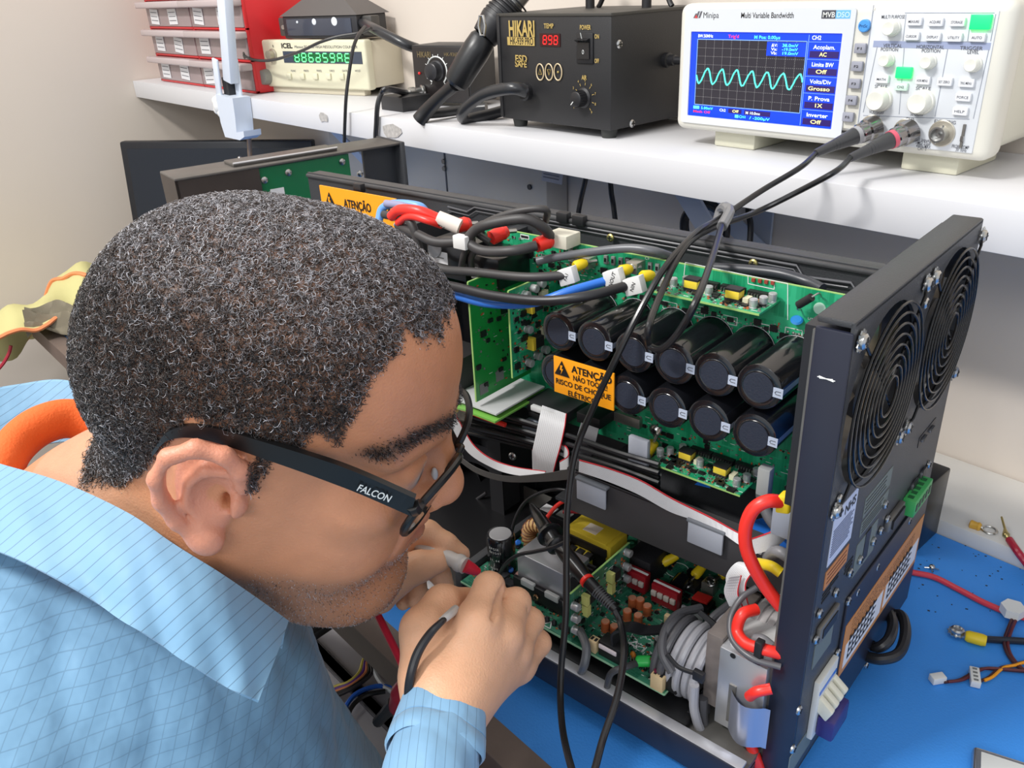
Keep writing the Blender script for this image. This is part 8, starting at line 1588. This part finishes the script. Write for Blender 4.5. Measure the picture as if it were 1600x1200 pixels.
VV, QQ, CC = curls(SV, SQ, np.clip(br_*1.2-0.15, 0, 1)*ishead, 0.8, 0.0055, 0.00016, 8, PAL, lambda l, r: np.where(r < 0.04, 2, 0), 0.3)
attr_mesh('eyebrows', VV, QQ, HAIRM, man, CC, MOFF, 'dark eyebrows')

# ---- shirt
def grid_mat(name, rgb, d1, d2, pitch=0.0065, amt=0.5, both=True):
    m = bpy.data.materials.new(name); m.use_nodes = True; nt = m.node_tree; b = nt.nodes['Principled BSDF']; b.inputs['Roughness'].default_value = 0.62; b.inputs['Sheen Weight'].default_value = 0.25
    tc = nt.nodes.new('ShaderNodeTexCoord'); outs = []
    for dv in ((d1, d2) if both else (d1,)):
        dp = nt.nodes.new('ShaderNodeVectorMath'); dp.operation = 'DOT_PRODUCT'; dp.inputs[1].default_value = tuple(nrm(dv)/pitch); nt.links.new(tc.outputs['Object'], dp.inputs[0])
        fr_ = nt.nodes.new('ShaderNodeMath'); fr_.operation = 'FRACT'; nt.links.new(dp.outputs['Value'], fr_.inputs[0])
        cp_ = nt.nodes.new('ShaderNodeMath'); cp_.operation = 'LESS_THAN'; cp_.inputs[1].default_value = 0.075; nt.links.new(fr_.outputs[0], cp_.inputs[0]); outs.append(cp_)
    src_ = outs[0].outputs[0]
    if both: mx_ = nt.nodes.new('ShaderNodeMath'); mx_.operation = 'MAXIMUM'; nt.links.new(outs[0].outputs[0], mx_.inputs[0]); nt.links.new(outs[1].outputs[0], mx_.inputs[1]); src_ = mx_.outputs[0]
    ml = nt.nodes.new('ShaderNodeMath'); ml.operation = 'MULTIPLY'; ml.inputs[1].default_value = amt; nt.links.new(src_, ml.inputs[0])
    mix = nt.nodes.new('ShaderNodeMix'); mix.data_type = 'RGBA'; mix.inputs[6].default_value = srgb(rgb); mix.inputs[7].default_value = srgb((40, 66, 92)); nt.links.new(ml.outputs[0], mix.inputs[0]); nt.links.new(mix.outputs[2], b.inputs['Base Color'])
    n2 = nt.nodes.new('ShaderNodeTexNoise'); n2.inputs['Scale'].default_value = 26; n2.inputs['Detail'].default_value = 3; nt.links.new(tc.outputs['Object'], n2.inputs['Vector'])
    bp = nt.nodes.new('ShaderNodeBump'); bp.inputs['Strength'].default_value = 0.5; bp.inputs['Distance'].default_value = 0.006; nt.links.new(n2.outputs['Fac'], bp.inputs['Height']); nt.links.new(bp.outputs['Normal'], b.inputs['Normal'])
    return m
BLS = (120, 164, 196)
dcol = nrm(D(440, 970, 0.46)-D(0, 735, 0.46)); dacr = nrm(D(180, 1200, 0.46)-D(150, 950, 0.44))
SHM = grid_mat('shirt_checked_cloth', BLS, nrm(D(300, 1080, 0.45)-D(100, 1060, 0.44)), dacr, 0.0068, 0.26)
CLM = grid_mat('collar_striped_cloth', BLS, nrm(dcol+0.35*nrm(D(300, 700, 0.45)-D(200, 900, 0.45))*-1), dacr, 0.0062, 0.55, False)
SLM = grid_mat('sleeve_striped_cloth', (126, 170, 204), RT, nrm(WR-ELB), 0.0050, 0.42, False)
shirt = [K_(SH_C, SH_B, 0.119, 0.178, k=0.0), K_(SH_C, D(-150, 1180, 0.47), 0.118, 0.100, k=0.03), K_(SH_C, SHL, 0.100, 0.066, k=0.03), K_(SHR, D(-150, 1180, 0.47), 0.085, 0.095, k=0.04), K_(D(60, 975, 0.525), D(-150, 1080, 0.50), 0.072, 0.07, k=0.03), K_(SHR, ELB, 0.075, 0.060, k=0.03), K_(SHL, ELL, 0.064, 0.050, k=0.02), K_(ELL, WL-(WL-ELL)*0.22, 0.056, 0.036, k=0.02),
         K_(D(385, 1020, 0.625), D(440, 1270, 0.66), 0.044, 0.058, k=0.012)]
shirt += [K_(neck2-np.array([0, 0, 0.01]), neck0+(neck1-neck0)*0.2, 0.070, 0.060, 's', 0.006)]
wv = np.random.default_rng(2); FQ = [(wv.normal(size=3)*38, wv.uniform(0, 6.28), wv.uniform(0.0008, 0.0022)) for _ in range(14)]
def folds(P):
    d = np.zeros(len(P))
    for fq, ph, am in FQ: s_ = np.sin(P@fq+ph+0.8*np.sin(P@(fq[[1, 2, 0]]*0.4)+ph)); d += am*(1-np.abs(s_))**2
    return d*0.9-0.002
TV, TQ = polygonise(shirt, (-0.90, -0.34, 0.40), (0.06, 0.42, 1.08), 0.0042, folds)
attr_mesh('shirt', TV, TQ, SHM, man, None, MOFF, 'pale blue shirt with a fine dark grid')
slv = [K_(ELB-(WR-ELB)*0.1, WR-(WR-ELB)*0.15, 0.048, 0.0270, k=0)]
TV, TQ = polygonise(slv, (-0.6, -0.3, 0.5), (0.08, 0.35, 1.0), 0.0026, folds)
attr_mesh('right_sleeve', TV, TQ, SLM, man, None, MOFF, 'pale blue right sleeve')
# right cuff
ax_ = nrm(ELB-WR); vperp = nrm(RT-ax_*(RT@ax_)); wperp = np.cross(ax_, vperp); c0_ = D(694, 1094, 0.497)
k = MB(); prof = [(-0.002, 0.0236), (0.0, 0.0246), (0.012, 0.0262), (0.0235, 0.0276), (0.0240, 0.0268), (0.0245, 0.0278), (0.034, 0.0286), (0.036, 0.0270), (0.020, 0.0250), (0.004, 0.0234)]
vs = []; N_ = 48
for h_, r_ in prof:
    for j in range(N_):
        a = 2*pi*j/N_; rr2 = r_*(1+0.03*sin(3*a+1)+0.012*sin(7*a)); hh = h_+0.002*sin(2*a+0.6); vs.append(c0_+ax_*hh+vperp*rr2*cos(a)*1.0+wperp*rr2*sin(a)*0.86)
fs = [(i*N_+j, i*N_+(j+1) % N_, ((i+1) % len(prof))*N_+(j+1) % N_, ((i+1) % len(prof))*N_+j) for i in range(len(prof)) for j in range(N_)]
k.add(vs, fs, SLM); k.build('right_cuff', man, 'pale blue stitched shirt cuff', ang=60)
# collar
def sheet(rows, th, mt, name, label=None, bulge=0.0, nS=60, nW=12, wav=0.0):
    T = catmull(rows[0], 8); O = catmull(rows[1], 8); M_ = len(T); vs = []
    for i in range(M_):
        for j in range(nW):
            v = j/(nW-1); p = np.array(T[i])*(1-v)+np.array(O[i])*v; d = nrm(CAM-p); vs.append(p+d*(bulge*sin(pi*min(1, v*1.15)*0.87)+wav*sin(i*0.55+v*4)*v))
    fs = [(i*nW+j, i*nW+j+1, (i+1)*nW+j+1, (i+1)*nW+j) for i in range(M_-1) for j in range(nW-1)]; V = np.array(vs); n0 = len(V)
    nr = np.zeros_like(V)
    for f in fs: c = np.cross(V[f[2]]-V[f[0]], V[f[3]]-V[f[1]]); nr[list(f)] += c
    nr /= np.linalg.norm(nr, axis=1)[:, None]+1e-12
    k = MB(); allf = fs+[tuple(q+n0 for q in f[::-1]) for f in fs]
    for i in range(M_-1): allf += [(i*nW, (i+1)*nW, (i+1)*nW+n0, i*nW+n0), (i*nW+nW-1, i*nW+nW-1+n0, (i+1)*nW+nW-1+n0, (i+1)*nW+nW-1)]
    for j in range(nW-1): allf += [(j, j+n0, j+1+n0, j+1), ((M_-1)*nW+j, (M_-1)*nW+j+1, (M_-1)*nW+j+1+n0, (M_-1)*nW+j+n0)]
    k.add(np.concatenate([V, V-nr*th]), allf, mt); return k.build(name, man, label, ang=70), O
Tp = [D(*q) for q in ((447, 972, 0.478), (400, 938, 0.455), (330, 890, 0.436), (260, 845, 0.436), (200, 803, 0.444), (95, 755, 0.466), (0, 727, 0.492), (-75, 700, 0.53), (-100, 655, 0.58), (-55, 622, 0.62), (30, 603, 0.64), (110, 598, 0.645), (210, 640, 0.64), (300, 700, 0.63))]
Op = [D(*q) for q in ((403, 1098, 0.424), (372, 1084, 0.421), (325, 1057, 0.418), (262, 1015, 0.415), (200, 975, 0.416), (110, 918, 0.424), (0, 864, 0.438), (-120, 830, 0.49), (-170, 770, 0.58), (-110, 700, 0.66), (10, 660, 0.69), (110, 650, 0.70), (220, 690, 0.70), (310, 740, 0.69))]
sheet((Tp, Op), 0.0018, CLM, 'collar', 'pale blue shirt collar with dark stripes', bulge=0.0065, wav=0.0016)
Sp = [D(*q) for q in ((440, 1010, 0.50), (400, 985, 0.475), (330, 945, 0.462), (260, 905, 0.462), (200, 870, 0.475), (95, 830, 0.50), (0, 800, 0.53), (-40, 760, 0.56), (-50, 720, 0.59), (-20, 705, 0.615), (40, 700, 0.628), (110, 690, 0.632), (200, 710, 0.63), (290, 760, 0.62))]
sheet((Tp, Sp), 0.0018, CLM, 'collar_stand', bulge=0.0)
k = MB(); q = [D(*t) for t in ((150, 905, 0.416), (205, 948, 0.410), (265, 990, 0.409), (330, 1034, 0.412), (395, 1080, 0.418))]
# front placket of the far side
# shoulder seam
k = MB(); k.tube([D(*t) for t in ((78, 890, 0.4335), (120, 955, 0.428), (118, 1010, 0.426), (130, 1070, 0.424), (165, 1130, 0.424), (180, 1210, 0.43))], 0.0006, mat('seam_thread', (86, 140, 186), 0.6), n=6); k.build('shoulder_seam', man) if False else None
# orange undershirt neckband
k = MB(); k.tube([D(*t) for t in ((200, 680, 0.625), (120, 655, 0.615), (70, 662, 0.60), (30, 690, 0.585), (5, 730, 0.565), (-10, 780, 0.545), (0, 840, 0.52))], 0.0125, mat('orange_ribbed_knit', (232, 104, 40), 0.75, bump=0.5, bscale=500), n=14, r2=1.25); k.build('orange_undershirt_collar', man, 'bright orange undershirt neckband')
# trousers and stool below the bench level
TRS = mat('dark_trousers', (44, 48, 60), 0.8); hip = np.array([SH_B[0]-0.02, SH_B[1]-0.08, 0.56])
tr_ = [E_(hip, (0.17, 0.15, 0.12), k=0), E_(SH_B-np.array([0, 0, 0.02]), (0.15, 0.14, 0.12), k=0.05)]
FB = nrm((0.61, 0.79, 0))
for s in (1, -1): kn = hip+RB*0.10*s+FB*0.09+np.array([0, 0, -0.04]); ft = kn+np.array([0, 0, -0.42])-FB*0.10; tr_ += [K_(hip+RB*0.09*s, kn, 0.085, 0.065, k=0.05), K_(kn, ft, 0.062, 0.045, k=0.02)]
TV, TQ = polygonise(tr_, (-0.85, -0.35, 0.02), (0.1, 0.5, 0.85), 0.010)
attr_mesh('trousers', TV, TQ, TRS, man, None, MOFF)
stl = empty('stool', (hip[0], hip[1], 0), 'black round stool under the man', 'stool')
k = MB(); k.lathe((hip[0], hip[1], 0.36), (0, 0, 1), [(0, 0.15), (0.01, 0.165), (0.035, 0.165), (0.045, 0.15)], BLACK, n=32); k.build('seat', stl)
k = MB(); k.cyl((hip[0], hip[1], 0.03), (hip[0], hip[1], 0.36), 0.025, STEEL); k.build('column', stl)
for j in range(5): a = 2*pi*j/5+0.4; k = MB(); k.tube([(hip[0], hip[1], 0.06), (hip[0]+0.24*cos(a), hip[1]+0.24*sin(a), 0.03)], 0.014, BLACK, n=8, smooth=0); k.sph((hip[0]+0.24*cos(a), hip[1]+0.24*sin(a), 0.02), 0.02, BLACK); k.build('leg', stl)

# ---- glasses
gl = empty('eyeglasses', hw((0.08, 0, 0.02)), 'black framed eyeglasses with small white lettering on the temple, worn by the man', 'eyeglasses')
GB = mat('glasses_black', (14, 14, 15), 0.35)
def hp(l): return [hw(q) for q in l]
for s in (-1, 1):
    k = MB(); P = hp([(-0.040, s*0.074, 0.012), (-0.030, s*0.0775, 0.030), (-0.012, s*0.0785, 0.0375), (0.020, s*0.0800, 0.0375), (0.058, s*0.0790, 0.033), (0.093, s*0.0720, 0.020)])
    Q = catmull(P, 8); upv = HR[:, 2]; vs = []; fs = []; n = len(Q)
    for i, p in enumerate(Q):
        t = i/(n-1); hh = 0.0018+0.0042*min(1, t*1.3); ww = 0.0013+0.0006*t; o_ = HR[:, 1]*s; vs += [p-upv*hh-o_*ww, p+upv*hh-o_*ww, p+upv*hh+o_*ww, p-upv*hh+o_*ww]
    for i in range(n-1):
        for j in range(4): fs.append((i*4+j, i*4+(j+1) % 4, (i+1)*4+(j+1) % 4, (i+1)*4+j))
    fs += [(0, 1, 2, 3), ((n-1)*4+3, (n-1)*4+2, (n-1)*4+1, (n-1)*4)]; k.add(vs, fs, GB); te = k.build('temple', gl, ang=50)
    if s < 0:
        a, b = hw((0.064, -0.0785, 0.0285)), hw((0.089, -0.0735, 0.0210)); k = MB(); ex_ = nrm(b-a); oo = -HR[:, 1]; k.text('FALCON', a+oo*0.0030-HR[:, 2]*0.0005, ex_, nrm(HR[:, 2]-ex_*(HR[:, 2]@ex_)), 0.0062, WINK, 0.015, fit=0.0175); k.build('lettering', te)
GLS = bpy.data.materials.new('lens_glass'); GLS.use_nodes = True; b_ = GLS.node_tree.nodes['Principled BSDF']; b_.inputs['Transmission Weight'].default_value = 1.0; b_.inputs['IOR'].default_value = 1.12; b_.inputs['Roughness'].default_value = 0.02; b_.inputs['Base Color'].default_value = (0.9, 0.92, 0.93, 1)
def lens_pt(s, u, v): return hw((0.1065-0.0004*((u*27+33)/10)**2+0.006*v, s*(0.034+u*0.027), -0.001+v*0.0225))
LP = [(cos(t)*(1.0 if True else 1)*(abs(cos(t))**-0.15 if abs(cos(t)) > 0.05 else 1.3)*0.95, sin(t)*(abs(sin(t))**-0.15 if abs(sin(t)) > 0.05 else 1.3)*0.95) for t in np.linspace(0.001, 2*pi+0.001, 41)[:-1]]
for s in (-1, 1):
    k = MB(); P = [lens_pt(s, u, v) for u, v in LP]; k.tube(P, 0.0023, GB, n=8, smooth=0, closed=True); rim = k.build('rim', gl)
    k = MB(); c = lens_pt(s, 0, 0); fw_ = HR[:, 0]; vs = [c]+P; n = len(P); fs = [(0, 1+i, 1+(i+1) % n) for i in range(n)]; vs2 = [q+fw_*0.0016 for q in vs]; m_ = len(vs); fs += [tuple(q+m_ for q in f[::-1]) for f in fs]+[(1+i, 1+i+m_, 1+(i+1) % n+m_, 1+(i+1) % n) for i in range(n)]; k.add(vs+vs2, fs, GLS); k.build('lens', gl)
    k = MB(); a = lens_pt(s, 1.0, 0.55); b = hw((0.092, s*0.0720, 0.020)); k.tube([a, (a+b)/2+HR[:, 1]*s*0.003, b], [0.0035, 0.0042, 0.0038], GB, n=8); k.build('end_piece', gl)
    k = MB(); k.sph(hw((0.099, s*0.0120, -0.004)), 0.0035, mat('clear_pad', (190, 190, 190), 0.2), sc=(0.6, 0.6, 1.2)); k.build('nose_pad', gl)
k = MB(); k.tube([lens_pt(-1, -0.96, 0.3), hw((0.1105, 0, 0.0105)), lens_pt(1, -0.96, 0.3)], 0.0018, GB, n=8); k.build('bridge', gl)

# ---- test probes in the hands
pr = empty('multimeter_probe', D(727, 885, 0.63), 'grey and red multimeter probe held between the fingers of the far hand', 'test probe')
a, b, c, d_, e_ = D(648, 846, 0.636), D(700, 873, 0.620), D(727, 884, 0.615), D(733, 886, 0.616), D(748, 894, 0.620)
k = MB(); v = b-a; k.lathe(a, c-a, [(0, 0.0058), (np.linalg.norm(c-a)*0.8, 0.0056), (np.linalg.norm(c-a)*0.86, 0.0068), (np.linalg.norm(c-a)*0.92, 0.0068), (np.linalg.norm(c-a)*0.95, 0.0060), (np.linalg.norm(c-a), 0.0064)], mat('probe_grey', (196, 192, 188), 0.4), n=18); k.build('grip', pr, 'grey grip')
k = MB(); k.lathe(c, e_-c, [(0, 0.0052), (np.linalg.norm(e_-c)*0.5, 0.0045), (np.linalg.norm(e_-c), 0.0028)], mat('probe_red', (214, 40, 60), 0.35), n=16); k.build('red_tip', pr, 'red tip')
k = MB(); t_ = nrm(e_-c); k.cyl(e_, e_+t_*0.010, 0.0009, STEEL, n=8); k.build('needle', pr)
rc = mat('test_lead_red', (214, 40, 66), 0.35)
k = MB(); k.tube([a, a-nrm(c-a)*0.02, D(600, 905, 0.70), D(580, 935, 0.68), D(596, 972, 0.655), D(615, 1010, 0.640), D(636, 1055, 0.625), D(655, 1100, 0.62), D(650, 1180, 0.64), D(640, 1300, 0.70)], 0.0030, rc, n=10); k.build('red_lead', pr)
bp_ = empty('black_test_probe', D(745, 930, 0.57), 'black test probe held inside the near fist with its cable running along the wrist', 'test probe')
a, b = D(716, 948, 0.545), D(768, 928, 0.600); k = MB(); k.lathe(a, b-a, [(0, 0.0044), (0.02, 0.0046), (np.linalg.norm(b-a), 0.0030)], PB, n=14); k.build('grip', bp_)
k = MB(); k.cyl(b, b+nrm(b-a)*0.02, 0.0008, STEEL, n=8); k.build('needle', bp_)
k = MB(); k.tube([a, D(696, 966, 0.498), D(672, 990, 0.490), D(652, 1022, 0.486), D(641, 1060, 0.484), D(638, 1095, 0.492), D(640, 1130, 0.53), D(648, 1200, 0.58), D(640, 1300, 0.65)], [0.0016, 0.0018, 0.0026, 0.0028, 0.0028, 0.0028, 0.0028, 0.0028, 0.0028], RUB, n=10); k.build('probe_cable', bp_)
k = MB(); k.tube([D(712, 952, 0.512), D(700, 962, 0.500), D(690, 970, 0.495)], [0.0028, 0.0026, 0.0022], mat('grey_boot', (190, 188, 186), 0.4), n=10); k.build('cable_boot', bp_, 'pale grey cable boot')
cc2 = empty('crocodile_clip', D(628, 1085, 0.60), 'dark red and black crocodile clip hanging beside the shirt cuff', 'clip')
k = MB(); a, b = D(640, 1062, 0.575), D(622, 1105, 0.60); k.tube([a, (a+b)/2, b], [0.006, 0.0095, 0.007], mat('clip_dark_red', (140, 26, 40), 0.35), n=12); k.build('red_boot', cc2, 'dark red boot')
k = MB(); a, b = D(618, 1098, 0.600), D(590, 1128, 0.625); k.tube([a, (a+b)/2, b], [0.0060, 0.0046, 0.0042], mat('clip_black_brown', (44, 40, 38), 0.45), n=10); k.build('black_jaw', cc2)
print('person', round(time.time()-_t0, 1), len(SV), len(QQ))
